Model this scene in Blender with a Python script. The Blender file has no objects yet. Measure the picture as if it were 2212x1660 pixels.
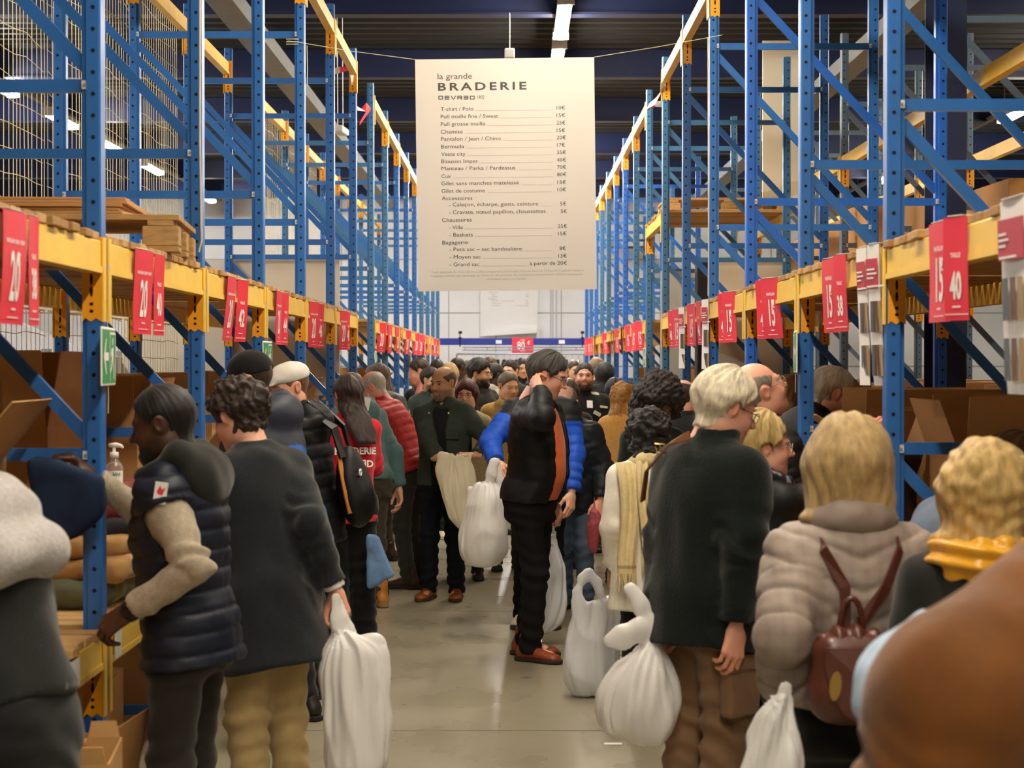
import bpy, math, random
import numpy as np
from mathutils import Vector, Matrix, Euler
import openvdb as vdb

# ------------------------------------------------------------------ camera, world, exposure
SC = bpy.context.scene
COL = SC.collection
FPX, CX, CY, CAMZ = 3800.0, 1110.0, 784.0, 1.70
cam_d = bpy.data.cameras.new('camera')
cam_d.sensor_width = 36.0
cam_d.lens = FPX * 36.0 / 2212.0
cam_d.clip_start, cam_d.clip_end = 0.1, 200
cam_d.dof.use_dof = True
cam_d.dof.focus_distance = 10.5
cam_d.dof.aperture_fstop = 5.0
CAM = bpy.data.objects.new('camera', cam_d)
COL.objects.link(CAM)
CAM.location = (0, 0, CAMZ)
CAM.rotation_euler = (math.radians(90) - math.atan((830 - CY) / FPX), 0, math.atan((CX - 1106) / FPX))
SC.camera = CAM
wd = bpy.data.worlds.new('world')
wd.use_nodes = True
wd.node_tree.nodes['Background'].inputs[0].default_value = (0.9, 0.85, 0.75, 1)
wd.node_tree.nodes['Background'].inputs[1].default_value = 0.02
SC.world = wd
SC.view_settings.view_transform = 'Standard'
SC.view_settings.look = 'None'
SC.view_settings.exposure = 0.0
SC.view_settings.gamma = 1.0
SC.view_settings.use_curve_mapping = False
TUBE_POWER = 175.0
TUBE_COLOR = (1.0, 0.88, 0.70)
FAR_POWER = 245.0
FAR_COLOR = (1.0, 0.95, 0.90)

rng = random.Random(7)
NR = np.random.RandomState(3)

def P(px, py, y):
    """pixel + distance along the aisle -> world point"""
    return Vector(((px - CX) * y / FPX, y, CAMZ - (py - CY) * y / FPX))

def srgb(h):
    h = h.lstrip('#')
    r = [int(h[i:i + 2], 16) / 255 for i in (0, 2, 4)]
    return tuple(c / 12.92 if c <= 0.04045 else ((c + 0.055) / 1.055) ** 2.4 for c in r)

ORD = ['', 'first', 'second', 'third', 'fourth', 'fifth', 'sixth', 'seventh', 'eighth', 'ninth', 'tenth', 'eleventh',
       'twelfth', 'thirteenth', 'fourteenth', 'fifteenth', 'sixteenth', 'seventeenth', 'eighteenth', 'nineteenth', 'twentieth']

# ------------------------------------------------------------------ materials
MATS = {}
def mat(name, col, rough=0.6, bump=0.0, bscale=200.0, var=0.0, vscale=8.0, metal=0.0, spec=0.5, sheen=0.0, transl=0.0,
        coat=0.0, attr=False, emit=0.0, wave=None, sss=0.0, stretch=None):
    if name in MATS: return MATS[name]
    m = bpy.data.materials.new(name)
    m.use_nodes = True
    nt = m.node_tree; N = nt.nodes; L = nt.links
    b = N['Principled BSDF']
    c = srgb(col) if isinstance(col, str) else col
    b.inputs['Base Color'].default_value = (*c, 1)
    b.inputs['Roughness'].default_value = rough
    b.inputs['Metallic'].default_value = metal
    b.inputs['Specular IOR Level'].default_value = spec
    if sheen:
        b.inputs['Sheen Weight'].default_value = sheen
        b.inputs['Sheen Roughness'].default_value = 0.5
    if coat: b.inputs['Coat Weight'].default_value = coat
    if sss:
        b.inputs['Subsurface Weight'].default_value = sss
        b.inputs['Subsurface Radius'].default_value = (0.012, 0.005, 0.003)
        b.inputs['Subsurface Scale'].default_value = 1.0
    if emit:
        b.inputs['Emission Color'].default_value = (*c, 1)
        b.inputs['Emission Strength'].default_value = emit
    tc = N.new('ShaderNodeTexCoord')
    vec = tc.outputs['Object']
    if stretch:
        mp = N.new('ShaderNodeMapping'); mp.inputs['Scale'].default_value = stretch
        L.new(vec, mp.inputs['Vector']); vec = mp.outputs['Vector']
    csock = None
    if attr:
        a = N.new('ShaderNodeAttribute'); a.attribute_name = 'tint'
        csock = a.outputs['Color']
    if var:
        n = N.new('ShaderNodeTexNoise'); n.inputs['Scale'].default_value = vscale; n.inputs['Detail'].default_value = 6
        n.inputs['Roughness'].default_value = 0.65
        L.new(vec, n.inputs['Vector'])
        r = N.new('ShaderNodeMapRange'); r.inputs[1].default_value = 0.3; r.inputs[2].default_value = 0.7
        r.inputs[3].default_value = 1 - var; r.inputs[4].default_value = 1 + var
        L.new(n.outputs['Fac'], r.inputs[0])
        mx = N.new('ShaderNodeMix'); mx.data_type = 'RGBA'; mx.blend_type = 'MULTIPLY'
        mx.inputs[0].default_value = 1.0
        if csock: L.new(csock, mx.inputs[6])
        else: mx.inputs[6].default_value = (*c, 1)
        L.new(r.outputs[0], mx.inputs[7])
        csock = mx.outputs[2]
    if csock: L.new(csock, b.inputs['Base Color'])
    if bump:
        if wave:
            n2 = N.new('ShaderNodeTexWave'); n2.inputs['Scale'].default_value = wave; n2.inputs['Distortion'].default_value = 1.5
            n2.inputs['Detail'].default_value = 2
        else:
            n2 = N.new('ShaderNodeTexNoise'); n2.inputs['Scale'].default_value = bscale; n2.inputs['Detail'].default_value = 3
        L.new(vec, n2.inputs['Vector'])
        bp = N.new('ShaderNodeBump'); bp.inputs['Strength'].default_value = bump; bp.inputs['Distance'].default_value = 0.004
        L.new(n2.outputs['Fac'], bp.inputs['Height'])
        L.new(bp.outputs['Normal'], b.inputs['Normal'])
    if transl:
        t = N.new('ShaderNodeBsdfTranslucent'); t.inputs['Color'].default_value = (*c, 1)
        mxs = N.new('ShaderNodeMixShader'); mxs.inputs[0].default_value = transl
        out = N['Material Output']
        L.new(b.outputs[0], mxs.inputs[1]); L.new(t.outputs[0], mxs.inputs[2]); L.new(mxs.outputs[0], out.inputs['Surface'])
    MATS[name] = m
    return m

M_BLUE = mat('blue_enamel', '#2C67AE', 0.34, var=0.10, vscale=5, bump=0.05, bscale=60)
M_BLUE2 = mat('blue_enamel_old', '#3A6C97', 0.36, var=0.14, vscale=5, bump=0.05, bscale=60)
M_BLUE3 = mat('blue_enamel_bright', '#2765C4', 0.34, var=0.10, vscale=5, bump=0.05, bscale=60)
M_GALV = mat('galvanised_steel', '#8C95A0', 0.4, var=0.12, vscale=6, metal=0.35)
M_HOLE = mat('hole_dark', '#05070B', 0.9)
M_YEL = mat('yellow_enamel', '#F4C84A', 0.42, var=0.08, vscale=4, bump=0.04, bscale=40)
M_ORA = mat('orange_enamel', '#F0A012', 0.42, var=0.06, vscale=4)
M_BOLT = mat('bolt_zinc', '#DADAD6', 0.35, metal=0.2)
M_WOOD = mat('deck_wood', '#C29A62', 0.75, var=0.22, vscale=5, bump=0.25, bscale=30, stretch=(1, 14, 14))
M_WOOD2 = mat('pallet_wood', '#B08A58', 0.8, var=0.25, vscale=6, bump=0.3, bscale=30, stretch=(2, 12, 12))
M_WOOD3 = mat('deck_wood_dark', '#A77E4B', 0.8, var=0.25, vscale=7, bump=0.3, bscale=30, stretch=(1, 14, 14))
M_CARD = mat('cardboard', '#B07F49', 0.8, var=0.07, vscale=6, bump=0.05, bscale=150)
M_CARD2 = mat('cardboard_pale', '#BF935B', 0.8, var=0.07, vscale=6, bump=0.05, bscale=150)
M_WHITE = mat('white_sheet', '#F0EEEA', 0.55)
M_RED = mat('red_print', '#E8384C', 0.5, spec=0.4)
M_REDD = mat('crimson_print', '#BE3048', 0.5)
M_BANNER = mat('banner_vinyl', '#CFC9C2', 0.6)
M_INK = mat('ink', '#4A4544', 0.7)
M_INKL = mat('ink_light', '#A8A29E', 0.7)
M_GREEN = mat('sign_green', '#2E9B57', 0.4)
M_CREAM = mat('cream_panel', '#D9CFBA', 0.6, var=0.05, vscale=2)
M_WIRE = mat('wire_cream', '#D8CDA8', 0.5)
M_BLACKP = mat('black_plastic', '#111214', 0.4)
M_TAPE = mat('barrier_tape', '#D9D4CC', 0.5)

# ------------------------------------------------------------------ mesh helpers
class MB:
    def __init__(s): s.v = []; s.f = []; s.m = []
    def add(s, vs, fs, mi=0):
        o = len(s.v); s.v += [tuple(v) for v in vs]
        s.f += [tuple(i + o for i in f) for f in fs]; s.m += [mi] * len(fs)
        return s
    def box(s, x0, x1, y0, y1, z0, z1, mi=0):
        return s.add([(x0, y0, z0), (x1, y0, z0), (x1, y1, z0), (x0, y1, z0), (x0, y0, z1), (x1, y0, z1), (x1, y1, z1), (x0, y1, z1)],
                     [(3, 2, 1, 0), (4, 5, 6, 7), (0, 1, 5, 4), (1, 2, 6, 5), (2, 3, 7, 6), (3, 0, 4, 7)], mi)
    def bbox(s, x0, x1, y0, y1, z0, z1, b=0.004, mi=0):
        """box with chamfered vertical+horizontal edges (12-gon prism style)"""
        vs = []
        for (zz, i) in ((z0, b), (z0 + b, 0), (z1 - b, 0), (z1, b)):
            X0, X1, Y0, Y1 = x0 + i, x1 - i, y0 + i, y1 - i
            c = b if i == 0 else b * 0.6
            vs += [(X0 + c, Y0, zz), (X1 - c, Y0, zz), (X1, Y0 + c, zz), (X1, Y1 - c, zz), (X1 - c, Y1, zz), (X0 + c, Y1, zz), (X0, Y1 - c, zz), (X0, Y0 + c, zz)]
        fs = [tuple(range(7, -1, -1)), tuple(range(24, 32))]
        for k in range(3):
            for j in range(8):
                a = k * 8 + j; bb = k * 8 + (j + 1) % 8
                fs.append((a, bb, bb + 8, a + 8))
        return s.add(vs, fs, mi)
    def prism(s, poly, axis, a0, a1, mi=0):
        """poly: 2D points ccw; axis 'z' -> (x,y), 'y' -> (x,z), 'x' -> (y,z)"""
        n = len(poly)
        def pt(p, a):
            return (p[0], p[1], a) if axis == 'z' else ((p[0], a, p[1]) if axis == 'y' else (a, p[0], p[1]))
        vs = [pt(p, a0) for p in poly] + [pt(p, a1) for p in poly]
        fs = [tuple(range(n - 1, -1, -1)), tuple(range(n, 2 * n))]
        for j in range(n): fs.append((j, (j + 1) % n, (j + 1) % n + n, j + n))
        return s.add(vs, fs, mi)
    def bar(s, a, b, w, h, up=(0, 0, 1), mi=0):
        a, b = Vector(a), Vector(b); d = (b - a).normalized(); u = Vector(up)
        if abs(d.dot(u)) > 0.98: u = Vector((0, 1, 0))
        r = d.cross(u).normalized(); u = r.cross(d).normalized()
        vs = []
        for p in (a, b):
            for (i, j) in ((-1, -1), (1, -1), (1, 1), (-1, 1)):
                vs.append(p + r * (i * w / 2) + u * (j * h / 2))
        return s.add(vs, [(3, 2, 1, 0), (4, 5, 6, 7), (0, 1, 5, 4), (1, 2, 6, 5), (2, 3, 7, 6), (3, 0, 4, 7)], mi)
    def tube(s, pts, r, n=6, mi=0, close=False):
        pts = [Vector(p) for p in pts]; rs = r if isinstance(r, (list, tuple)) else [r] * len(pts)
        prev = None; vs = []
        K = len(pts)
        for i, p in enumerate(pts):
            if close: t = pts[(i + 1) % K] - pts[i - 1]
            else: t = pts[min(i + 1, K - 1)] - pts[max(i - 1, 0)]
            t = t.normalized() if t.length > 1e-9 else Vector((0, 0, 1))
            if prev is None:
                u = Vector((0, 0, 1)) if abs(t.z) < 0.9 else Vector((1, 0, 0))
                prev = (u - t * u.dot(t)).normalized()
            else:
                prev = (prev - t * prev.dot(t))
                prev = prev.normalized() if prev.length > 1e-9 else Vector((1, 0, 0))
            w = t.cross(prev)
            for k in range(n):
                a = 2 * math.pi * k / n
                vs.append(p + (prev * math.cos(a) + w * math.sin(a)) * rs[i])
        fs = []
        for i in range(K if close else K - 1):
            for k in range(n):
                a, b = i * n + k, i * n + (k + 1) % n
                c, d = ((i + 1) % K) * n + (k + 1) % n, ((i + 1) % K) * n + k
                fs.append((a, b, c, d))
        if not close:
            fs.append(tuple(range(n - 1, -1, -1))); fs.append(tuple(range((K - 1) * n, K * n)))
        return s.add(vs, fs, mi)
    def grid(s, fn, nu, nv, mi=0, closeu=False):
        vs = [fn(i / (nu if closeu else nu - 1), j / (nv - 1)) for j in range(nv) for i in range(nu)]
        fs = []
        for j in range(nv - 1):
            for i in range(nu if closeu else nu - 1):
                i2 = (i + 1) % nu
                fs.append((j * nu + i, j * nu + i2, (j + 1) * nu + i2, (j + 1) * nu + i))
        return s.add(vs, fs, mi)
    def mesh(s, name, mats, smooth=False):
        me = bpy.data.meshes.new(name)
        me.from_pydata(s.v, [], s.f)
        for m in (mats if isinstance(mats, (list, tuple)) else [mats]): me.materials.append(m)
        me.polygons.foreach_set('material_index', s.m)
        if smooth: me.polygons.foreach_set('use_smooth', [True] * len(s.f))
        me.update()
        return me

def link(name, me, parent=None, loc=(0, 0, 0), rot=(0, 0, 0)):
    o = bpy.data.objects.new(name, me)
    COL.objects.link(o)
    o.location = loc; o.rotation_euler = rot
    if parent is not None: o.parent = parent
    return o

def tag(o, label, cat, group=None):
    o['label'] = label; o['category'] = cat
    if group: o['group'] = group
    return o

def struct(name, me, loc=(0, 0, 0), label=None):
    o = link(name, me, None, loc); o['kind'] = 'structure'
    if label: o['label'] = label
    return o

def empty(name, loc, label, cat, group=None, rz=0.0):
    o = bpy.data.objects.new(name, None); COL.objects.link(o)
    o.location = loc; o.rotation_euler = (0, 0, rz); o.empty_display_size = 0.1
    return tag(o, label, cat, group)

TXT_CACHE = {}
def text_mesh(body, size, align='LEFT', bold=0.0, sx=1.0, spacing=1.0):
    """flat lettering in the XZ plane (front towards -Y); returns (verts, faces)"""
    key = (body, size, align, bold, sx, spacing)
    if key in TXT_CACHE: return TXT_CACHE[key]
    c = bpy.data.curves.new('txt', 'FONT')
    c.body = body; c.size = size; c.align_x = align; c.offset = bold; c.space_character = spacing
    c.resolution_u = 3; c.fill_mode = 'FRONT'
    o = bpy.data.objects.new('txt', c); COL.objects.link(o)
    dg = bpy.context.evaluated_depsgraph_get(); dg.update()
    me = bpy.data.meshes.new_from_object(o.evaluated_get(dg))
    vs = [(v.co.x * sx, 0.0, v.co.y) for v in me.vertices]
    fs = [tuple(p.vertices) for p in me.polygons]
    bpy.data.objects.remove(o); bpy.data.curves.remove(c); bpy.data.meshes.remove(me)
    TXT_CACHE[key] = (vs, fs)
    return vs, fs

def put_text(mb, body, x, z, y, size, align='LEFT', bold=0.0, sx=1.0, spacing=1.0, mi=0, shear=0.0):
    vs, fs = text_mesh(body, size, align, bold, sx, spacing)
    mb.add([(v[0] + x, y, v[2] + z + shear * (v[0] + x)) for v in vs], fs, mi)
# ------------------------------------------------------------------ hall shell
X0, X1, Y0, Y1, ZC = -9.5, 11.0, -7.0, 33.6, 5.05
def floor_material():
    m = mat('polished_concrete', '#98917C', 0.30, var=0.09, vscale=0.55, spec=0.5)
    nt = m.node_tree; N = nt.nodes; L = nt.links; b = N['Principled BSDF']
    for q in N:
        if q.type == 'MAP_RANGE': q.interpolation_type = 'SMOOTHSTEP'; q.inputs[1].default_value = 0.15; q.inputs[2].default_value = 0.85
        if q.type == 'TEX_NOISE': q.inputs['Detail'].default_value = 2.5; q.inputs['Roughness'].default_value = 0.5
    tc = N.new('ShaderNodeTexCoord')
    n = N.new('ShaderNodeTexNoise'); n.inputs['Scale'].default_value = 2.2; n.inputs['Detail'].default_value = 3; n.inputs['Roughness'].default_value = 0.5
    L.new(tc.outputs['Object'], n.inputs['Vector'])
    r = N.new('ShaderNodeMapRange'); r.interpolation_type = 'SMOOTHSTEP'; r.inputs[1].default_value = 0.15; r.inputs[2].default_value = 0.85
    r.inputs[3].default_value = 0.22; r.inputs[4].default_value = 0.38
    L.new(n.outputs['Fac'], r.inputs[0]); L.new(r.outputs[0], b.inputs['Roughness'])
    return m
M_FLOOR = floor_material()
mb = MB(); mb.box(X0, X1, Y0, Y1, -0.1, 0)
struct('floor', mb.mesh('floor', M_FLOOR))
# saw-cut joints in the slab and a pale scrap lying on it
M_JOINT = mat('slab_joint', '#7C7664', 0.8)
mb = MB()
for yy in (4.6, 8.1, 12.0, 16.0, 20.0, 24.0): mb.box(-1.3, 1.3, yy, yy + 0.012, 0.0, 0.0012)
struct('trim_1', mb.mesh('slab_joint', M_JOINT))
M_WALLW = mat('wall_white', '#ECEBEA', 0.75, var=0.04, vscale=1.5)
M_WALLS = mat('wall_side', '#8A8D92', 0.8, var=0.08, vscale=1.5)
M_WALLB = mat('wall_navy', '#232C40', 0.8, var=0.08, vscale=1.5)
mb = MB(); mb.box(X0, X1, Y1, Y1 + 0.1, 0, ZC)
w = struct('wall_far', mb.mesh('wall_far', M_WALLW))
mb = MB()
for k in range(3):
    zz = 1.62 + k * 1.02
    mb.box(X0, X1, Y1 - 0.006, Y1, zz, zz + 0.02)
for x in (-7.2, -5.4, -3.3, -1.25, -0.35, 0.9, 2.9, 4.9, 6.9): mb.box(x, x + 0.014, Y1 - 0.006, Y1, 0, ZC)
o = link('panel_joint', mb.mesh('panel_joint', mat('wall_joint', '#9C9A9A', 0.8)), w)
mb = MB()
for x in (0.70, 0.74, 0.81): mb.tube([(x, Y1 - 0.03, 1.2), (x, Y1 - 0.03, 4.8)], 0.012, 6)
o = link('conduit', mb.mesh('conduit', mat('conduit', '#C9C8C8', 0.5)), w)
mb = MB(); mb.box(X0 - 0.1, X0, Y0, Y1, 0, ZC); struct('wall_left', mb.mesh('wall_left', M_WALLS))
mb = MB(); mb.box(X1, X1 + 0.1, Y0, Y1, 0, ZC); struct('wall_right', mb.mesh('wall_right', M_WALLB))
mb = MB(); mb.box(X0, X1, Y0 - 0.1, Y0, 0, ZC); struct('wall_near', mb.mesh('wall_near', M_WALLS))
# dark ribbed roof deck
M_DECK = mat('roof_deck', '#0C0F13', 0.55, var=0.1, vscale=2)
M_BEAMN = mat('roof_beam_navy', '#111D45', 0.5, var=0.08)
M_GIRD = mat('roof_girder_grey', '#7B7F84', 0.6, var=0.08)
mb = MB(); mb.box(X0, X1, Y0, Y1, ZC, ZC + 0.12)
ce = struct('ceiling', mb.mesh('ceiling', M_DECK))
mb = MB(); yy = Y0 + 0.2
while yy < Y1 - 0.2:
    mb.prism([(yy, ZC), (yy + 0.03, ZC - 0.06), (yy + 0.11, ZC - 0.06), (yy + 0.14, ZC)], 'x', X0, X1)
    yy += 0.28
r = link('roof_rib', mb.mesh('roof_rib', M_DECK), ce); r['kind'] = 'stuff'
k = 0; yy = -1.5
while yy < Y1 - 1:
    mb = MB()
    mb.box(X0, X1, yy - 0.01, yy + 0.01, ZC - 0.33, ZC - 0.02)
    mb.box(X0, X1, yy - 0.08, yy + 0.08, ZC - 0.35, ZC - 0.33)
    b_ = link('roof_beam', mb.mesh('roof_beam', M_BEAMN), ce)
    yy += 3.35
for (xa, xb, yA, yB) in ((-2.32, -2.32, 4, 33), (3.3, 3.3, 4, 33)):
    mb = MB(); mb.box(xa - 0.11, xa + 0.11, yA, yB, ZC - 0.50, ZC - 0.36)
    link('roof_girder', mb.mesh('roof_girder', M_GIRD), ce)
# steel building column behind the right rack
mb = MB()
cx, cy = 2.60, 10.62
mb.box(cx - 0.09, cx + 0.09, cy - 0.15, cy - 0.135, 0, ZC - 0.36)
mb.box(cx - 0.09, cx + 0.09, cy + 0.135, cy + 0.15, 0, ZC - 0.36)
mb.box(cx - 0.006, cx + 0.006, cy - 0.135, cy + 0.135, 0, ZC - 0.36)
mb.box(cx - 0.16, cx + 0.16, cy - 0.2, cy + 0.2, 0, 0.02)
struct('trim_2', mb.mesh('steel_column', mat('column_navy', '#1E2A4A', 0.5, var=0.1)), label='dark navy steel building column behind the right rack')

# ------------------------------------------------------------------ tube lights
def emis(name, col, strength):
    m = bpy.data.materials.new(name); m.use_nodes = True
    b = m.node_tree.nodes['Principled BSDF']
    b.inputs['Base Color'].default_value = (0.8, 0.8, 0.8, 1)
    b.inputs['Emission Color'].default_value = (*col, 1); b.inputs['Emission Strength'].default_value = strength
    return m
M_TUBE = emis('tube_glow_warm', TUBE_COLOR, TUBE_POWER)
M_TUBEF = emis('tube_glow_white', FAR_COLOR, FAR_POWER)
M_HOUS = mat('lamp_housing', '#E4E2DC', 0.5)
TL, TZ = 1.5, 4.62
def tube_meshes(m, TL=TL):
    h = MB(); h.box(-0.06, 0.06, -TL / 2 - 0.04, TL / 2 + 0.04, 0.02, 0.075)
    h.box(-0.07, 0.07, -TL / 2 - 0.045, -TL / 2 - 0.005, -0.03, 0.075); h.box(-0.07, 0.07, TL / 2 + 0.005, TL / 2 + 0.045, -0.03, 0.075)
    t = MB(); t.prism([(-0.05, 0.02), (-0.05, -0.01), (-0.03, -0.035), (0.03, -0.035), (0.05, -0.01), (0.05, 0.02)], 'y', -TL / 2, TL / 2)
    return h.mesh('housing', M_HOUS), t.mesh('tube', m)
HM, TM = tube_meshes(M_TUBE)
HF, TF = tube_meshes(M_TUBEF)
HS, TS = tube_meshes(M_TUBEF, 1.15)
rail = MB(); rail.box(-0.03, 0.03, -16.5, 16.5, 0, 0.05)
for yk in range(-16, 17, 3): rail.tube([(0, yk, 0.05), (0, yk, 0.32)], 0.006, 5)
rme = rail.mesh('lamp_rail', M_GIRD)
for rx_, rl_ in ((0.42, 'long grey rail carrying the tube lamps above the aisle'), (-5.45, 'long grey rail carrying the tube lamps behind the left rack'), (5.9, 'long grey rail carrying the tube lamps behind the right rack')):
    tag(link('lamp_rail', rme, None, (rx_, 16.2, TZ + 0.075)), rl_, 'lamp rail', None)
k = 0
for i, y in enumerate([-5.0, -2.5, 0.0, 2.5, 5.0, 7.5, 10.0] + [15.1 - 1.55, 17.0, 19.7, 22.5, 25.0, 27.5, 30.0]):
    if i == 7: y = 15.0
    far = y > 24
    t = empty('tube_lamp', (0.42, y, TZ), f'{ORD[i + 1]} long tube lamp from the camera on the rail over the aisle', 'lamp', 'tube lamps over the aisle')
    link('lamp_housing', HF if far else HM, t); link('lamp_tube', TF if far else TM, t)
for i, y in enumerate([8.2, 10.8, 13.4, 16.0, 18.6, 21.2, 23.8, 26.5, 31.2]):
    t = empty('tube_lamp', (-5.45, y, TZ), f'{ORD[i + 1]} tube lamp from the camera in the aisle behind the left rack', 'lamp', 'tube lamps behind the left rack')
    link('lamp_housing', HS, t); link('lamp_tube', TS, t)
for i, y in enumerate([9.0, 14.0, 17.0, 20.5, 24.0, 28.0]):
    t = empty('tube_lamp', (5.9, y, TZ), f'{ORD[i + 1]} tube lamp from the camera in the aisle behind the right rack', 'lamp', 'tube lamps behind the right rack')
    link('lamp_housing', HM, t); link('lamp_tube', TM, t)
# ------------------------------------------------------------------ pallet racks
BAY = 1.85
POST_H = 4.37
DEPTH = 1.12
PW, PD = 0.064, 0.075      # post size across the aisle / along it
LV = {'lower': 0.81, 'upper': 2.095, 'top': 4.25}   # beam tops
BH = 0.105
def post_mesh(sg, h, holes=True, m=M_BLUE):
    """aisle face at x=0, body runs towards sg*x"""
    b = MB(); c = 0.006
    pts = [(0, -PD / 2 + c), (c, -PD / 2), (0.046, -PD / 2), (0.046, -PD / 2 + 0.014), (PW, -PD / 2 + 0.014), (PW, PD / 2 - 0.014), (0.046, PD / 2 - 0.014), (0.046, PD / 2), (c, PD / 2), (0, PD / 2 - c)]
    pts = [(sg * u, v) for u, v in pts]
    if sg < 0: pts = pts[::-1]
    b.prism(pts, 'z', 0, h, 0)
    b.box(min(0, sg * PW) - 0.02, max(0, sg * PW) + 0.02, -0.06, 0.06, 0, 0.008, 0)
    z = 0.12
    while z < h - 0.05:
        q = [(sg * 0.024 + 0.0075 * math.cos(a), -PD / 2 - 0.0006, z + 0.0075 * math.sin(a)) for a in [math.pi / 4 * k for k in range(8)]]
        b.add(q, [tuple(range(8))], 1)
        q = [(-sg * 0.0006, 0.010 * math.cos(a), z + 0.035 + 0.014 * math.sin(a)) for a in [math.pi / 3 * k for k in range(6)]]
        if holes == 2: b.add(q, [tuple(range(6)) if sg < 0 else tuple(range(5, -1, -1))], 1)
        z += 0.07
    return b.mesh('post', [m, M_HOLE])
POSTS = {}
def get_post(sg, h, m):
    k = (sg, round(h, 3), m.name)
    if k not in POSTS: POSTS[k] = post_mesh(sg, h, True, m)
    return POSTS[k]
def brace_mesh(a, b, m):
    mb = MB(); a = Vector(a); b = Vector(b)
    d = (b - a).normalized(); n = Vector((0, 1, 0)); u = d.cross(n)
    # C channel, open side away from the camera
    mb.bar(a, b, 0.004, 0.042, up=u) if False else None
    vs = []
    prof = [(-0.021, 0.0), (0.021, 0.0), (0.021, 0.026), (0.017, 0.026), (0.017, 0.004), (-0.017, 0.004), (-0.017, 0.026), (-0.021, 0.026)]
    for p in (a, b):
        for (pu, pv) in prof: vs.append(p + u * pu + n * (pv - 0.013))
    fs = [tuple(range(7, -1, -1)), tuple(range(8, 16))] + [(j, (j + 1) % 8, (j + 1) % 8 + 8, j + 8) for j in range(8)]
    mb.add(vs, fs)
    return mb.mesh('brace', m)
BR = {}
def frame(side, sg, xf, y, idx, h=POST_H, m=M_BLUE, label=None, depth=DEPTH, zs=(0.2, 1.4, 2.6, 3.8), group=None, name='rack_frame'):
    """upright frame: two posts, horizontals and diagonals. xf = aisle face x, sg = direction into the rack"""
    lab = label or f'{ORD[idx]} blue upright rack frame from the camera on the {side} of the aisle'
    t = empty(name, (xf, y, 0), lab, 'rack frame', group or f'upright frames of the {side} rack')
    pm = get_post(sg, h, m)
    link('post', pm, t)
    pm2 = get_post(-sg, h, m)
    link('post', pm2, t, (sg * depth, 0, 0))
    xi, xo = sg * (PW - 0.01), sg * (depth - PW + 0.01)
    zz = [z for z in zs if z < h - 0.1]
    for z in zz:
        k = ('h', sg, depth, m.name)
        if k not in BR: BR[k] = brace_mesh((xi, 0, 0), (xo, 0, 0), m)
        link('horizontal_brace', BR[k], t, (0, 0, z))
        if 'bolt' not in BR:
            b = MB(); b.box(-0.010, 0.010, -PD / 2 + 0.004, -PD / 2 + 0.012, -0.014, 0.014, 0); b.box(-0.004, 0.004, -PD / 2 - 0.002, -PD / 2 + 0.004, -0.004, 0.004, 1)
            BR['bolt'] = b.mesh('bolt_plate', [M_BOLT, M_GALV])
        for xx in (sg * (PW - 0.012), sg * (depth - PW + 0.012)): link('bolt_plate', BR['bolt'], t, (xx, 0, z))
    for z0, z1 in zip(zz[:-1], zz[1:]):
        k = ('d', sg, depth, m.name, round(z1 - z0, 3))
        if k not in BR:
            # same slope in the world on both sides: high at -x, low at +x
            a = (xo, 0, (z1 - z0) - 0.06) if sg < 0 else (xi, 0, (z1 - z0) - 0.06)
            b = (xi, 0, 0.06) if sg < 0 else (xo, 0, 0.06)
            BR[k] = brace_mesh(a, b, m)
        link('diagonal_brace', BR[k], t, (0, 0, z0))
    return t
def beam_meshes():
    L = BAY - PD
    b = MB()
    # stepped box section: tall face, ledge lip below
    b.bbox(-0.022, 0.022, -L / 2 + 0.005, L / 2 - 0.005, -BH, 0, 0.004)
    b.box(-0.027, 0.027, -L / 2 + 0.005, L / 2 - 0.005, -BH, -BH + 0.02)
    c = MB()
    def conn(c):
        # plate against the post side (faces the camera on the far end), notched foot, slots
        c.prism([(-0.028, 0.012), (-0.028, -0.262), (-0.018, -0.25), (0.0, -0.262), (0.016, -0.25), (0.034, -0.262), (0.034, 0.012)], 'y', -0.002, 0.002, 0)
        for (u, z, w, h) in ((0.002, -0.125, 0.005, 0.02), (0.002, -0.165, 0.0055, 0.018), (0.002, -0.205, 0.007, 0.006), (0.002, -0.228, 0.007, 0.006)):
            q = [(u + w * math.cos(a), -0.0026, z + h * math.sin(a)) for a in [math.pi / 4 * k for k in range(8)]]
            c.add(q, [tuple(range(8))], 1)
            c.add([(p[0], 0.0026, p[2]) for p in q], [tuple(range(7, -1, -1))], 1)
        c.box(-0.030, -0.026, -0.038, 0.002, -0.262, 0.012, 0) if False else None
        return c
    conn(c)
    return b.mesh('shelf_beam', [M_YEL]), c
BEAM, _c = beam_meshes()
CONN = _c.mesh('beam_connector', [M_ORA, M_HOLE])
fl = MB(); fl.box(-0.003, 0.003, -0.036, 0.0, -0.262, 0.012, 0); fl.box(-0.003, 0.005, -0.026, -0.012, -0.09, -0.075, 1)
CFL = fl.mesh('connector_flange', [M_YEL, M_BOLT])
def beam(side, sg, xf, yc, lev, face, idx, group=None, label=None, z=None):
    z = LV[lev] if z is None else z
    x = xf + sg * 0.020 if face == 'front' else xf + sg * (DEPTH - 0.020)
    lab = label or f'yellow {face} beam of the {lev} shelf in the {ORD[idx]} bay from the camera, {side} rack'
    o = link('shelf_beam', BEAM, None, (x, yc, z))
    tag(o, lab, 'shelf beam', group or f'{lev} beams of the {side} rack')
    ds = 1 if (sg < 0) == (face == 'front') else -1
    for e in (-1, 1):
        c = link('beam_connector', CONN, o, (-0.012 * ds, e * (BAY - PD) / 2 - (0.001 * e), 0))
        f = link('connector_flange', CFL, c, (0.012 * ds + ds * 0.026, 0.0 if e > 0 else 0.036, 0))
        if e > 0: f.location.y = PD * 0.5
    return o
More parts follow.
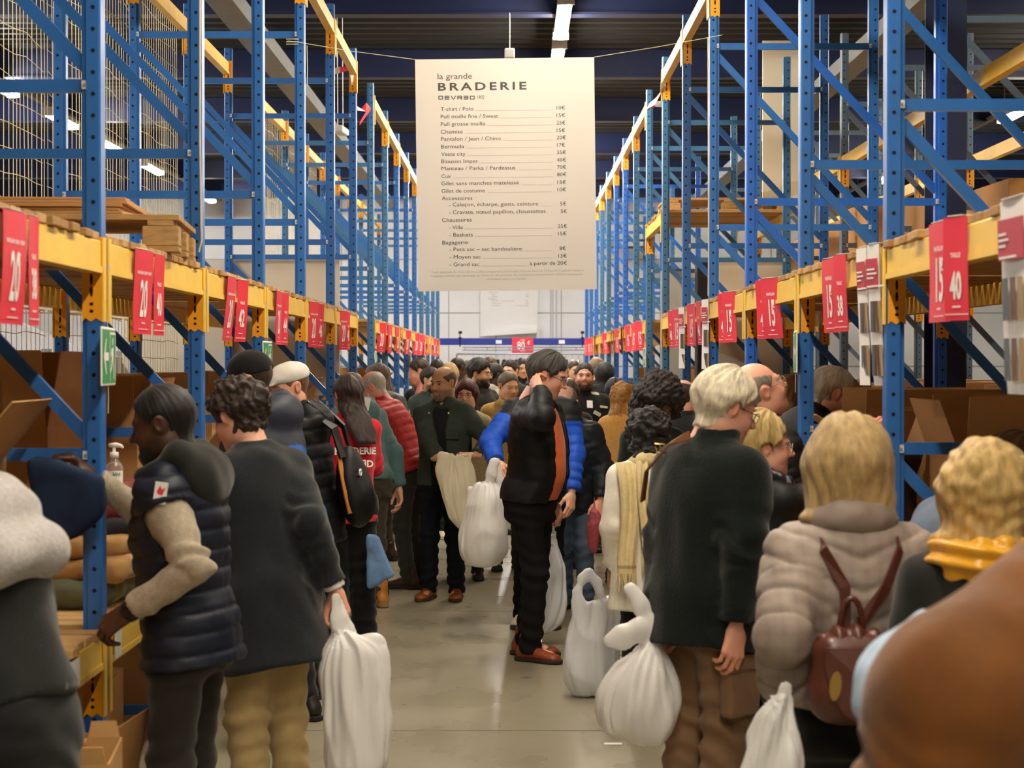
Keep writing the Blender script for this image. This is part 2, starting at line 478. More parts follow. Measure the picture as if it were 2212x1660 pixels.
def board_meshes(n=6):
    out = []
    for k in range(n):
        b = MB(); w = 0.086 + 0.006 * rng.random(); e = 0.012 * rng.random()
        b.bbox(-DEPTH / 2 - e, DEPTH / 2 + 0.012 * rng.random(), -w / 2, w / 2, 0, 0.026 + 0.004 * rng.random(), 0.003)
        out.append(b.mesh('deck_board', M_WOOD if k % 3 else M_WOOD3))
    return out
BOARDS = board_meshes()
def deck(side, sg, xf, yc, lev, idx, single, ztop=None, label=None):
    z = LV[lev] if ztop is None else ztop
    t = empty('shelf_deck', (xf + sg * DEPTH / 2, yc, z), label or f'wooden board deck on the {lev} shelf of the {ORD[idx]} bay from the camera, {side} rack', 'shelf deck', f'{lev} board decks of the {side} rack')
    n = 16; p = (BAY - PD - 0.01) / n
    if single:
        for k in range(n):
            o = link('deck_board', BOARDS[rng.randrange(6)], t, (0.004 * rng.uniform(-1, 1) * 3, -(BAY - PD) / 2 + p * (k + 0.5), 0.0))
            if rng.random() < 0.5: o.rotation_euler.z = math.pi
    else:
        b = MB()
        for k in range(n):
            y = -(BAY - PD) / 2 + p * (k + 0.5); e = 0.012 * rng.random()
            b.box(-DEPTH / 2 - e, DEPTH / 2 + e, y - 0.044, y + 0.044, 0, 0.026 + 0.004 * rng.random())
        o = link('deck_boards', b.mesh('deck_boards', M_WOOD), t); o['kind'] = 'stuff'
    return t
NF = 15
RACKS = {'left': (-1, -1.337, 5.735), 'right': (1, 1.297, 6.16)}
PASS = 5   # bay without front beams: the cross passage
for side, (sg, xf, z0) in RACKS.items():
    for n in range(-1, NF):
        y = z0 + n * BAY
        m = M_BLUE
        if side == 'left': m = M_BLUE2 if n in (6, 7) or n > 10 else M_BLUE
        else: m = M_BLUE3 if n in (2, 8, 9) else (M_BLUE2 if n in (5, 6, 7, 10, 11) else M_BLUE)
        frame(side, sg, xf, y, n + 2, m=m)
    for n in range(-1, NF - 1):
        yc = z0 + (n + 0.5) * BAY; idx = n + 2
        for lev in ('lower', 'upper', 'top'):
            for face in ('front', 'back'):
                if n == PASS and not (lev == 'upper' and face == 'back') : continue
                if side == 'right' and lev == 'top' and face == 'back': continue
                if lev == 'top' and n < 0: continue
                beam(side, sg, xf, yc, lev, face, idx)
            if lev != 'top' and n != PASS:
                deck(side, sg, xf, yc, lev, idx, n <= 2 if lev == 'upper' else n <= 1)
# mid-level shelf in the right-hand passage bay
sg, xf, z0 = RACKS['right']
yc = z0 + (PASS + 0.5) * BAY
LV['bridging'] = 3.02
beam('right', sg, xf, yc, 'bridging', 'front', PASS + 2); beam('right', sg, xf, yc, 'bridging', 'back', PASS + 2)
deck('right', sg, xf, yc, 'bridging', PASS + 2, True)
# ------------------------------------------------------------------ solid modelling on voxel fields
def smin(a, b, k):
    e = np.maximum(k - np.abs(a - b), 0.0) / k
    return np.minimum(a, b) - e * e * k * 0.25
def smax(a, b, k): return -smin(-a, -b, k)

class Vol:
    def __init__(s, lo, hi, h):
        s.h = h; s.lo = np.array(lo, float) - 3 * h; n = np.ceil((np.array(hi, float) + 3 * h - s.lo) / h).astype(int) + 1
        s.n = n
        s.ax = [(s.lo[i] + h * np.arange(n[i])).astype(np.float32) for i in range(3)]
        s.D = np.full(n, 1.0, np.float32)
    def _sl(s, lo, hi, m):
        sl = []
        for i in range(3):
            a = max(0, int(math.floor((lo[i] - m - s.lo[i]) / s.h))); b = min(s.n[i], int(math.ceil((hi[i] + m - s.lo[i]) / s.h)) + 1)
            if b <= a: return None
            sl.append(slice(a, b))
        return tuple(sl)
    def _eval(s, prim, m):
        f, lo, hi = prim
        sl = s._sl(lo, hi, m)
        if sl is None: return None, None
        X = s.ax[0][sl[0]][:, None, None]; Y = s.ax[1][sl[1]][None, :, None]; Z = s.ax[2][sl[2]][None, None, :]
        return sl, f(X, Y, Z)
    def add(s, prim, k=0.02):
        sl, d = s._eval(prim, k + 3 * s.h)
        if sl: s.D[sl] = smin(s.D[sl], d, k)
        return s
    def sub(s, prim, k=0.01):
        sl, d = s._eval(prim, k + 3 * s.h)
        if sl: s.D[sl] = smax(s.D[sl], -d, k)
        return s
    def cut(s, n, d, k=0.01):
        """keep the half space n.p >= d"""
        X = s.ax[0][:, None, None]; Y = s.ax[1][None, :, None]; Z = s.ax[2][None, None, :]
        s.D = smax(s.D, (d - (n[0] * X + n[1] * Y + n[2] * Z)).astype(np.float32), k)
        return s
    def mesh(s, iso=0.0):
        b = 3 * s.h
        g = vdb.FloatGrid(b)
        g.copyFromArray(np.ascontiguousarray(np.clip(s.D - iso, -b, b), dtype=np.float32))
        p, q = g.convertToQuads(0.0)
        p = p.astype(np.float64) * s.h + s.lo
        q = q.astype(np.int64)
        if len(q) == 0: return p, q
        a, b_, c, d = p[q[:, 0]], p[q[:, 1]], p[q[:, 2]], p[q[:, 3]]
        if np.einsum('ij,ij->i', a, np.cross(b_ - a, c - a)).sum() + np.einsum('ij,ij->i', a, np.cross(c - a, d - a)).sum() < 0: q = q[:, ::-1]
        return p, q

def vnorm(p, q):
    n = np.cross(p[q[:, 2]] - p[q[:, 0]], p[q[:, 3]] - p[q[:, 1]])
    N = np.zeros_like(p)
    for k in range(q.shape[1]):
        for c in range(3): N[:, c] += np.bincount(q[:, k], n[:, c], minlength=len(p))
    return N / (np.linalg.norm(N, axis=1, keepdims=True) + 1e-12)

def relax(p, q, it=1, w=0.5):
    for _ in range(it):
        acc = np.zeros_like(p); cnt = np.zeros(len(p))
        for k in range(4):
            for j in (1, 3):
                t = q[:, (k + j) % 4]
                for c in range(3): acc[:, c] += np.bincount(q[:, k], p[t, c], minlength=len(p))
                cnt += np.bincount(q[:, k], minlength=len(p))
        p = p + (acc / np.maximum(cnt, 1)[:, None] - p) * w
    return p

def to_mesh(name, p, q, mats, tint=None, smooth=True):
    me = bpy.data.meshes.new(name)
    k = q.shape[1]
    me.vertices.add(len(p)); me.vertices.foreach_set('co', np.ascontiguousarray(p, dtype=np.float32).ravel())
    me.loops.add(q.size); me.loops.foreach_set('vertex_index', np.ascontiguousarray(q, dtype=np.int32).ravel())
    me.polygons.add(len(q)); me.polygons.foreach_set('loop_start', np.arange(0, q.size, k, dtype=np.int32))
    me.update(calc_edges=True)
    if smooth: me.polygons.foreach_set('use_smooth', np.ones(len(q), bool))
    for m in (mats if isinstance(mats, (list, tuple)) else [mats]): me.materials.append(m)
    if tint is not None:
        a = me.attributes.new('tint', 'FLOAT_COLOR', 'POINT')
        a.data.foreach_set('color', np.ascontiguousarray(np.c_[tint, np.ones(len(p))], dtype=np.float32).ravel())
    return me

def cap(a, b, ra, rb, flat=None, cutend=False):
    """tapered capsule; flat=(axis vector, factor) squashes the section along an axis"""
    a = np.array(a, float); b = np.array(b, float); d = b - a; L2 = float(d @ d) + 1e-12; r = max(ra, rb)
    def f(X, Y, Z):
        px, py, pz = X - a[0], Y - a[1], Z - a[2]
        t = np.clip((px * d[0] + py * d[1] + pz * d[2]) / L2, 0, 1)
        qx, qy, qz = px - t * d[0], py - t * d[1], pz - t * d[2]
        if flat is not None:
            ax, fac = flat; w = qx * ax[0] + qy * ax[1] + qz * ax[2]
            e = w * w * (fac * fac - 1)
            D = np.sqrt(qx * qx + qy * qy + qz * qz + e + 1e-12) - (ra + (rb - ra) * t)
        else:
            D = np.sqrt(qx * qx + qy * qy + qz * qz + 1e-12) - (ra + (rb - ra) * t)
        if cutend:
            L = math.sqrt(L2); D = np.maximum(D, (px * d[0] + py * d[1] + pz * d[2]) / L - L)
        return D
    return f, np.minimum(a, b) - r, np.maximum(a, b) + r

def ell(c, r, R=None):
    c = np.array(c, float); r = np.array(r, float)
    M = np.eye(3) if R is None else np.array(R, float)   # columns = ellipsoid axes
    ext = np.sqrt(((M * r) ** 2).sum(1))
    def f(X, Y, Z):
        px, py, pz = X - c[0], Y - c[1], Z - c[2]
        u = px * M[0, 0] + py * M[1, 0] + pz * M[2, 0]; v = px * M[0, 1] + py * M[1, 1] + pz * M[2, 1]; w = px * M[0, 2] + py * M[1, 2] + pz * M[2, 2]
        k0 = np.sqrt((u / r[0]) ** 2 + (v / r[1]) ** 2 + (w / r[2]) ** 2 + 1e-9)
        k1 = np.sqrt((u / r[0] ** 2) ** 2 + (v / r[1] ** 2) ** 2 + (w / r[2] ** 2) ** 2 + 1e-9)
        return k0 * (k0 - 1) / k1
    return f, c - ext, c + ext

def rbox(c, hs, rad, R=None):
    c = np.array(c, float); hs = np.array(hs, float)
    M = np.eye(3) if R is None else np.array(R, float)
    ext = np.abs(M) @ (hs + 0)
    def f(X, Y, Z):
        px, py, pz = X - c[0], Y - c[1], Z - c[2]
        u = np.abs(px * M[0, 0] + py * M[1, 0] + pz * M[2, 0]) - (hs[0] - rad); v = np.abs(px * M[0, 1] + py * M[1, 1] + pz * M[2, 1]) - (hs[1] - rad)
        w = np.abs(px * M[0, 2] + py * M[1, 2] + pz * M[2, 2]) - (hs[2] - rad)
        o = np.sqrt(np.maximum(u, 0) ** 2 + np.maximum(v, 0) ** 2 + np.maximum(w, 0) ** 2)
        return o + np.minimum(np.maximum(u, np.maximum(v, w)), 0) - rad
    return f, c - ext, c + ext

def loft(rows, R=None, O=(0, 0, 0), cr=0.03):
    """rows: (z, cx, cy, rx, ry); section ellipses stacked along z of a frame (columns of R, origin O)"""
    rows = sorted(rows); A = np.array(rows, float)
    zz = np.linspace(A[0, 0], A[-1, 0], 60)
    # monotone smooth interpolation: cubic hermite
    def interp(col):
        z = A[:, 0]; y = A[:, col]; m = np.gradient(y, z) if len(z) > 2 else np.full(len(z), (y[-1] - y[0]) / (z[-1] - z[0]))
        i = np.clip(np.searchsorted(z, zz) - 1, 0, len(z) - 2); h = z[i + 1] - z[i]; t = (zz - z[i]) / h
        return (2 * t ** 3 - 3 * t ** 2 + 1) * y[i] + (t ** 3 - 2 * t ** 2 + t) * h * m[i] + (-2 * t ** 3 + 3 * t ** 2) * y[i + 1] + (t ** 3 - t ** 2) * h * m[i + 1]
    T = [interp(c) for c in range(1, 5)]
    M = np.eye(3) if R is None else np.array(R, float); O = np.array(O, float)
    z0, z1 = A[0, 0], A[-1, 0]
    rx, ry = A[:, 3].max(), A[:, 4].max()
    cs = np.array([[sx * (rx + np.abs(A[:, 1]).max()), sy * (ry + np.abs(A[:, 2]).max()), z] for sx in (-1, 1) for sy in (-1, 1) for z in (z0, z1)])
    W = cs @ M.T + O
    def f(X, Y, Z):
        px, py, pz = X - O[0], Y - O[1], Z - O[2]
        u = px * M[0, 0] + py * M[1, 0] + pz * M[2, 0]; v = px * M[0, 1] + py * M[1, 1] + pz * M[2, 1]; w = px * M[0, 2] + py * M[1, 2] + pz * M[2, 2]
        wi = np.clip((w - z0) / (z1 - z0) * 59, 0, 58.999); i = wi.astype(np.int32); t = wi - i
        g = [c[i] * (1 - t) + c[i + 1] * t for c in T]
        du, dv = u - g[0], v - g[1]; a, b = np.maximum(g[2], 1e-3), np.maximum(g[3], 1e-3)
        k0 = np.sqrt((du / a) ** 2 + (dv / b) ** 2 + 1e-9); k1 = np.sqrt((du / a ** 2) ** 2 + (dv / b ** 2) ** 2 + 1e-9)
        d = k0 * (k0 - 1) / k1
        return smax(d, np.maximum(z0 - w, w - z1), cr)
    return f, W.min(0), W.max(0)

def snoise(p, f, seed=0, oct=2):
    r = np.random.RandomState(seed); out = np.zeros(len(p)); amp = 1.0; tot = 0
    for o in range(oct):
        acc = 0
        for k in range(5):
            d = r.normal(size=3); d /= np.linalg.norm(d); ph = r.uniform(0, 6.28)
            acc = acc + np.sin(p @ d * f + ph + 1.3 * np.sin(p @ np.roll(d, 1) * f * 0.6 + ph * 2))
        out += amp * acc / 3.0; tot += amp; amp *= 0.5; f *= 2.1
    return out / tot

def Rx(a): a = math.radians(a); c, s = math.cos(a), math.sin(a); return np.array([[1, 0, 0], [0, c, -s], [0, s, c]])
def Ry(a): a = math.radians(a); c, s = math.cos(a), math.sin(a); return np.array([[c, 0, s], [0, 1, 0], [-s, 0, c]])
def Rz(a): a = math.radians(a); c, s = math.cos(a), math.sin(a); return np.array([[c, -s, 0], [s, c, 0], [0, 0, 1]])
def unit(v): v = np.array(v, float); return v / (np.linalg.norm(v) + 1e-12)

# ------------------------------------------------------------------ hands, shoes (canonical, cached)
HANDS = {}
def hand_pq(curl, h=0.0042):
    """wrist at origin, fingers +Y, palm -Z, thumb +X"""
    k = (round(curl, 2), h)
    if k in HANDS: return HANDS[k]
    V = Vol((-0.055, -0.04, -0.10), (0.085, 0.20, 0.035), h)
    V.add(cap((0, -0.04, 0), (0, 0.02, 0), 0.027, 0.027, flat=((0, 0, 1), 1.35)), 0.02)
    kn = [(0.033, 0.088, 0.0), (0.012, 0.094, 0.003), (-0.010, 0.090, 0.002), (-0.030, 0.080, -0.002)]
    ln = [(0.042, 0.026, 0.020), (0.046, 0.030, 0.021), (0.042, 0.028, 0.020), (0.033, 0.021, 0.018)]
    for i, (x, y, z) in enumerate(kn):
        V.add(cap((x * 0.55, 0.015, 0), (x, y, z), 0.015, 0.0115), 0.014)
    V.add(ell((0.028, 0.035, -0.008), (0.018, 0.03, 0.016)), 0.012)
    for i, (x, y, z) in enumerate(kn):
        p = np.array((x, y, z)); ang = 0.0
        sp = x * 2.0 * (1 - min(curl, 1))
        for j, l in enumerate(ln[i]):
            ang += curl * (0.75, 1.0, 0.7)[j] * (1 + 0.10 * (i - 1)) + 0.06
            d = np.array((sp * 0.6, math.cos(ang), -math.sin(ang))); d /= np.linalg.norm(d)
            q = p + d * l
            r0 = (0.0098, 0.0092, 0.0086)[j] * (0.88 if i == 3 else 1)
            V.add(cap(p, q, r0, r0 * 0.92), 0.004); p = q
    c = min(curl, 1.3)
    t0 = np.array((0.022, 0.022, -0.006)); t1 = np.array((0.050, 0.050, -0.016 - 0.010 * c)); t2 = t1 + np.array((0.012 - 0.012 * c, 0.028, -0.008 - 0.014 * c)); t3 = t2 + np.array((0.002 - 0.016 * c, 0.022, -0.006 - 0.008 * c))
    V.add(cap(t0, t1, 0.016, 0.0125), 0.01); V.add(cap(t1, t2, 0.0115, 0.0105), 0.005); V.add(cap(t2, t3, 0.0105, 0.0088), 0.004)
    p, q = V.mesh(); p = relax(p, q, 1, 0.4)
    HANDS[k] = (p, q)
    return p, q

SHOES = {}
def shoe_meshes(kind, col, sole):
    key = (kind, col, sole)
    if key in SHOES: return SHOES[key]
    h = 0.006
    # heel at y=-0.07, toe at y=0.20; ankle at origin height 0.09
    U = Vol((-0.06, -0.09, 0.0), (0.06, 0.22, 0.22), h)
    w = 0.046 if kind != 'sneaker' else 0.05
    U.add(loft([(-0.075, 0, 0.045, 0.030, 0.030), (-0.05, 0, 0.05, 0.036, 0.045), (0.02, 0, 0.052, 0.037, 0.047), (0.08, 0, 0.042, 0.042, 0.034), (0.14, 0, 0.034, w, 0.027), (0.19, 0, 0.028, 0.034, 0.020), (0.207, 0, 0.026, 0.014, 0.010)],
               R=np.array([[1, 0, 0], [0, 0, 1], [0, 1, 0]]).T, cr=0.02), 0.01)
    if kind in ('boot', 'workboot'): U.add(cap((0, -0.025, 0.06), (0, -0.02, 0.17 if kind == 'workboot' else 0.14), 0.040, 0.045 if kind == 'workboot' else 0.038), 0.03)
    else: U.add(cap((0, -0.03, 0.06), (0, -0.02, 0.10), 0.04, 0.04), 0.02)
    for k in range(3): U.add(cap((-0.018, 0.055 + 0.022 * k, 0.085 - 0.009 * k), (0.018, 0.055 + 0.022 * k, 0.085 - 0.009 * k), 0.004, 0.004), 0.004)
    U.cut((0, 0, 1), 0.022, 0.004)
    S = Vol((-0.06, -0.09, 0.0), (0.06, 0.23, 0.05), h)
    S.add(loft([(-0.085, 0, 0.0, 0.030, 0.1), (-0.06, 0, 0, 0.040, 0.1), (0.03, 0, 0, 0.038, 0.1), (0.12, 0, 0, w + 0.005, 0.1), (0.19, 0, 0, 0.036, 0.1), (0.216, 0, 0, 0.016, 0.1)],
               R=np.array([[1, 0, 0], [0, 0, 1], [0, 1, 0]]).T, cr=0.01), 0.005)
    S.cut((0, 0, 1), 0.002, 0.004); S.cut((0, 0, -1), -(0.034 if kind in ('sneaker', 'workboot') else 0.026), 0.004)
    pu, qu = U.mesh(); ps, qs = S.mesh()
    a = to_mesh('shoe', relax(pu, qu), qu, mat('shoe_' + col, col, 0.5, var=0.12, vscale=20, bump=0.1, bscale=80))
    b = to_mesh('sole', ps, qs, mat('sole_' + sole, sole, 0.7))
    SHOES[key] = (a, b)
    return a, b

# ------------------------------------------------------------------ heads
def head_vol(h, f):
    """canonical head: origin between the ears, face +Y. f: dict of proportions"""
    V = Vol((-0.10, -0.125, -0.175), (0.10, 0.135, 0.135), h)
    jw = f.get('jaw', 1.0); fat = f.get('fat', 0.0)
    V.add(ell((0, -0.014, 0.030), (0.077, 0.098, 0.092)), 0.02)
    V.add(ell((0, 0.028, -0.030), (0.062 + fat, 0.066, 0.088)), 0.03)
    V.add(ell((0, 0.034, -0.078), (0.047 * jw + fat, 0.050, 0.040)), 0.03)
    V.add(ell((0, 0.073, -0.100), (0.020, 0.017, 0.017)), 0.025)
    for s in (-1, 1):
        V.add(ell((s * 0.040, 0.058, -0.030), (0.022 + fat * 0.5, 0.026, 0.026)), 0.025)
        V.add(ell((s * 0.050, -0.005, -0.060), (0.022 * jw + fat, 0.04, 0.035)), 0.03)
        V.add(cap((s * 0.010, 0.087, 0.025), (s * 0.045, 0.073, 0.027), 0.009, 0.007), 0.016)
    for s in (-1, 1):
        V.sub(ell((s * 0.032, 0.100, 0.004), (0.020, 0.018, 0.012)), 0.014)
        V.add(ell((s * 0.032, 0.0735, 0.005), (0.0155, 0.0145, 0.0125)), 0.006)
    ns = f.get('nose', 1.0)
    V.add(cap((0, 0.082, 0.014), (0, 0.099 + 0.011 * ns, -0.026), 0.0075, 0.0115 * ns ** 0.5), 0.012)
    for s in (-1, 1): V.add(ell((s * 0.0125, 0.094, -0.032), (0.0085, 0.010, 0.008)), 0.008)
    V.add(ell((0, 0.0845, -0.060), (0.026, 0.010, 0.0060)), 0.007)
    V.add(ell((0, 0.0825, -0.0715), (0.022, 0.010, 0.0068)), 0.006)
    V.sub(cap((-0.024, 0.094, -0.0658), (0.024, 0.094, -0.0658), 0.003, 0.003), 0.004)
    if f.get('ears', True):
        for s in (-1, 1):
            R = Ry(s * 14) @ Rz(s * -22)
            V.add(ell((s * 0.080, -0.012, 0.000), (0.0085, 0.021, 0.032), R), 0.008)
            V.sub(ell((s * 0.090, -0.008, 0.003), (0.006, 0.011, 0.019), R), 0.005)
    V.add(cap((0, -0.028, -0.05), (0, -0.048, -0.165), 0.050, 0.054), 0.03)
    return V
def simple_head(V):
    V.add(ell((0, -0.014, 0.030), (0.077, 0.098, 0.092)), 0.02)
    V.add(ell((0, 0.028, -0.030), (0.062, 0.066, 0.088)), 0.03)
    V.add(ell((0, 0.040, -0.080), (0.047, 0.052, 0.040)), 0.03)
    V.add(cap((0, -0.028, -0.05), (0, -0.048, -0.165), 0.050, 0.054), 0.03)

def hair_pq(style, h, seed=1):
    """returns canonical hair mesh for a style dict"""
    t = style.get('t', 0.012); kind = style['kind']
    drop = style.get('drop', 0.0)
    lo = np.array((-0.11, -0.13, -0.16)) - t - 0.01; hi = np.array((0.11, 0.12, 0.14)) + t + 0.01
    if drop: lo[2] = -0.16 - drop; lo[1] -= 0.02
    V = Vol(lo, hi, h); simple_head(V)
    X = V.ax[0][:, None, None]; Y = V.ax[1][None, :, None]; Z = V.ax[2][None, None, :]
    # thicker on the crown than at the nape and temples
    prof = np.clip((Z + 0.09) / 0.12, style.get('tmin', 0.35), 1.0) * np.clip((0.115 - Y) / 0.08 + 0.35, 0.5, 1.0)
    D = V.D - (t * prof).astype(np.float32)
    hl = style.get('line', 0.0)           # moves the hairline back (+) or forward (-)
    side = style.get('side', 0.0)
    r = (-(Y - 0.022 + hl) * 0.78 + Z * 0.62)
    if kind == 'fringe': r = np.maximum(r, np.minimum(Z - 0.028 - 0.1 * np.abs(X), 0.07))
    if kind in ('short', 'bald', 'fringe', 'curly', 'crop'):
        r = np.minimum(r, Z + style.get('nape', 0.088) - 0.25 * np.maximum(Y, -0.2) * 0)
    if kind == 'bald':
        e = ell((0, style.get('by', 0.03), 0.135), style.get('br', (0.072, 0.115, 0.085)))
        r = np.minimum(r, e[0](X, Y, Z))
    if style.get('earcut', True):
        ec = np.sqrt(((np.abs(X) - 0.08) / 0.03) ** 2 + ((Y + 0.006) / 0.026) ** 2 + ((Z + 0.004) / 0.034) ** 2)
        r = np.minimum(r, (ec - 1) * 0.025)
    D = smax(D, (-r).astype(np.float32), 0.012)
    V.D = D.astype(np.float32)
    if kind == 'afro':
        for (c, rr) in style['blobs']: V.add(ell(c, rr), 0.03)
        V.sub(ell((0, 0.12, -0.035), (0.062, 0.085, 0.085)), 0.02)
    if kind == 'bob': V.add(ell((0, -.022, .032), (w0 := style.get('w', .088), .108, .112 + t * .7)), .03); V.sub(ell((0, .105, -.02), (.058, .07, .075)), .02)
    if kind in ('long', 'bob'):
        b = -0.10 - drop; w = style.get('w', 0.088); bl = style.get('by', -0.055); bk = style.get('back', 0.0)
        V.add(loft([(b, 0, bl - 0.01 - bk, w * 0.80, 0.034), (b + drop * 0.4, 0, bl - bk * .72, w * 0.97, 0.046), (-0.07, 0, bl + 0.015, w, 0.062), (0.03, 0, -0.02, 0.086, 0.09)], cr=0.02), 0.03)
        V.sub(ell((0, 0.085, -0.065), (0.066, 0.085, 0.105)), 0.015)
    p, q = V.mesh()
    n = vnorm(p, q)
    if kind in ('curly', 'afro') or style.get('curl'):
        a = style.get('amp', 0.010)
        d = snoise(p, style.get('f', 95), seed, 2) * a + snoise(p, style.get('f', 95) * 2.6, seed + 5, 1) * a * 0.4
    else:
        a = style.get('amp', 0.0042); u = np.arctan2(p[:, 0], -p[:, 1] + 0.02)
        q3 = np.stack([np.cos(u) * 0.085, np.sin(u) * 0.085, 0.22 * p[:, 2] + 0.1 * style.get('sweep', 0.3) * p[:, 1]], 1) + 0.012 * np.stack([snoise(p, 22, seed + k, 1) for k in range(3)], 1)
        d = a * (0.75 * snoise(q3, 150, seed, 1) + 0.55 * snoise(q3, 330, seed + 1, 1) + 0.7 * snoise(p, 42, seed + 9, 1))
    d = np.clip(d, -0.45 * t, 2 * t) if t > .008 else d * .3
    p = p + n * d[:, None]
    return p, q

SKINS = {'light': '#E3B292', 'pink': '#E6AA90', 'tan': '#D2A07A', 'olive': '#C79672', 'brown': '#7A4E36', 'dark': '#4A2E20'}
M_SKIN = mat('skin', '#C89070', 0.48, attr=True, bump=0.08, bscale=400, var=0.05, vscale=30, sss=0.10)
M_EYE = mat('eye_white', '#D8D2CA', 0.25)
M_IRIS = mat('eye_iris', '#1E1612', 0.2)
def skin_tint(p, c, beard=None):
    """complexion on the canonical head: redder lips, cheeks, nose and ears"""
    c = np.array(srgb(c)); out = np.tile(c, (len(p), 1))
    def blob(cx, cy, cz, r): return np.exp(-(((p[:, 0] - cx) ** 2 + (p[:, 1] - cy) ** 2 + (p[:, 2] - cz) ** 2) / r ** 2))
    red = 0.55 * (blob(0.042, 0.07, -0.03, 0.025) + blob(-0.042, 0.07, -0.03, 0.025) + blob(0, 0.108, -0.026, 0.016)) + 0.4 * (np.abs(p[:, 0]) > 0.079)
    lip = np.exp(-((np.abs(p[:, 0]) / 0.024) ** 4) - ((p[:, 2] + 0.0655) / 0.011) ** 4) * (p[:, 1] > 0.078)
    out *= 1 + np.outer(np.clip(red, 0, 1), [0.12, -0.16, -0.18]) + np.outer(lip, [-0.02, -0.42, -0.36])
    crease = np.exp(-((np.abs(p[:, 0]) - 0.032) / 0.017) ** 4 - ((p[:, 2] - 0.0045) / 0.0022) ** 2) * (p[:, 1] > 0.06)
    out *= 1 - 0.75 * crease[:, None]
    if beard: out = out * (1 - beard[1] * stub(p)[:, None]) + np.array(srgb(beard[0])) * (beard[1] * stub(p))[:, None]
    return out
def stub(p):
    a = np.clip((-0.030 - p[:, 2] - 0.5 * np.clip(0.05 - p[:, 1], 0, 1) * 0) / 0.018, 0, 1) * np.clip((p[:, 1] + 0.02) / 0.03, 0, 1) * np.clip((p[:, 2] + 0.135) / 0.02, 0, 1)
    lip = np.exp(-((np.abs(p[:, 0]) / 0.024) ** 4) - ((p[:, 2] + 0.066) / 0.010) ** 4)
    return np.clip(a * (1 - lip), 0, 1)

def sphere_mesh(r, mats, fr=0.0):
    b = MB(); nu, nv = 12, 8
    vs = [(0, 0, r)]
    for j in range(1, nv):
        for i in range(nu):
            a = math.pi * j / nv; u = 2 * math.pi * i / nu
            vs.append((r * math.sin(a) * math.cos(u), r * math.sin(a) * math.sin(u), r * math.cos(a)))
    vs.append((0, 0, -r)); fs = []; L = len(vs) - 1
    for i in range(nu):
        fs.append((0, 1 + i, 1 + (i + 1) % nu)); fs.append((L, L - nu + (i + 1) % nu, L - nu + i))
    for j in range(nv - 2):
        for i in range(nu):
            a = 1 + j * nu + i; c = 1 + j * nu + (i + 1) % nu
            fs.append((a, a + nu, c + nu, c))
    b.add(vs, fs)
    return b.mesh('sphere', mats, True)
def eye_mesh():
    b = MB(); r = 0.0128; rings = 10; n = 14
    vs = [(0, r, 0)]; fs = []; ms = []
    for j in range(1, rings + 1):
        a = math.pi * 0.55 * j / rings
        for i in range(n):
            u = 2 * math.pi * i / n
            vs.append((r * math.sin(a) * math.cos(u), r * math.cos(a), r * math.sin(a) * math.sin(u)))
    for i in range(n): fs.append((0, 1 + (i + 1) % n, 1 + i)); ms.append(1)
    for j in range(rings - 1):
        for i in range(n):
            a = 1 + j * n + i; c = 1 + j * n + (i + 1) % n
            fs.append((a, c, c + n, a + n)); ms.append(1 if j < 3 else 0)
    b.add(vs, fs); b.m = ms
    return b.mesh('eye', [M_EYE, M_IRIS], True)
EYE = eye_mesh()
M_LENS = mat('lens', '#FFFFFF', 0.03)
M_LENS.node_tree.nodes['Principled BSDF'].inputs['Alpha'].default_value = 0.14
def glasses_mesh(col, r=0.021, thick=0.0016, dark=0.0):
    b = MB()
    for s in (-1, 1):
        c = (s * 0.0335, 0.107, 0.000)
        ring = [(c[0] + r * 1.12 * math.cos(a), c[1] - 0.25 * abs(r * math.cos(a)) * (1 if s * math.cos(a) > 0 else 0), c[2] + r * 0.85 * math.sin(a)) for a in [2 * math.pi * k / 18 for k in range(18)]]
        b.tube(ring, thick, 5, 0, True)
        b.add(ring, [tuple(range(18)) if s else ()], 1)
        b.tube([(s * 0.057, 0.101, 0.006), (s * 0.072, 0.070, 0.006), (s * 0.080, 0.010, 0.010), (s * 0.080, -0.012, 0.004), (s * 0.078, -0.03, -0.012)], thick, 5)
    b.tube([(-0.012, 0.107, 0.004), (0, 0.110, 0.007), (0.012, 0.107, 0.004)], thick, 5)
    return b.mesh('glasses', [mat('frame_' + col, col, 0.3, metal=0.3), M_LENS])
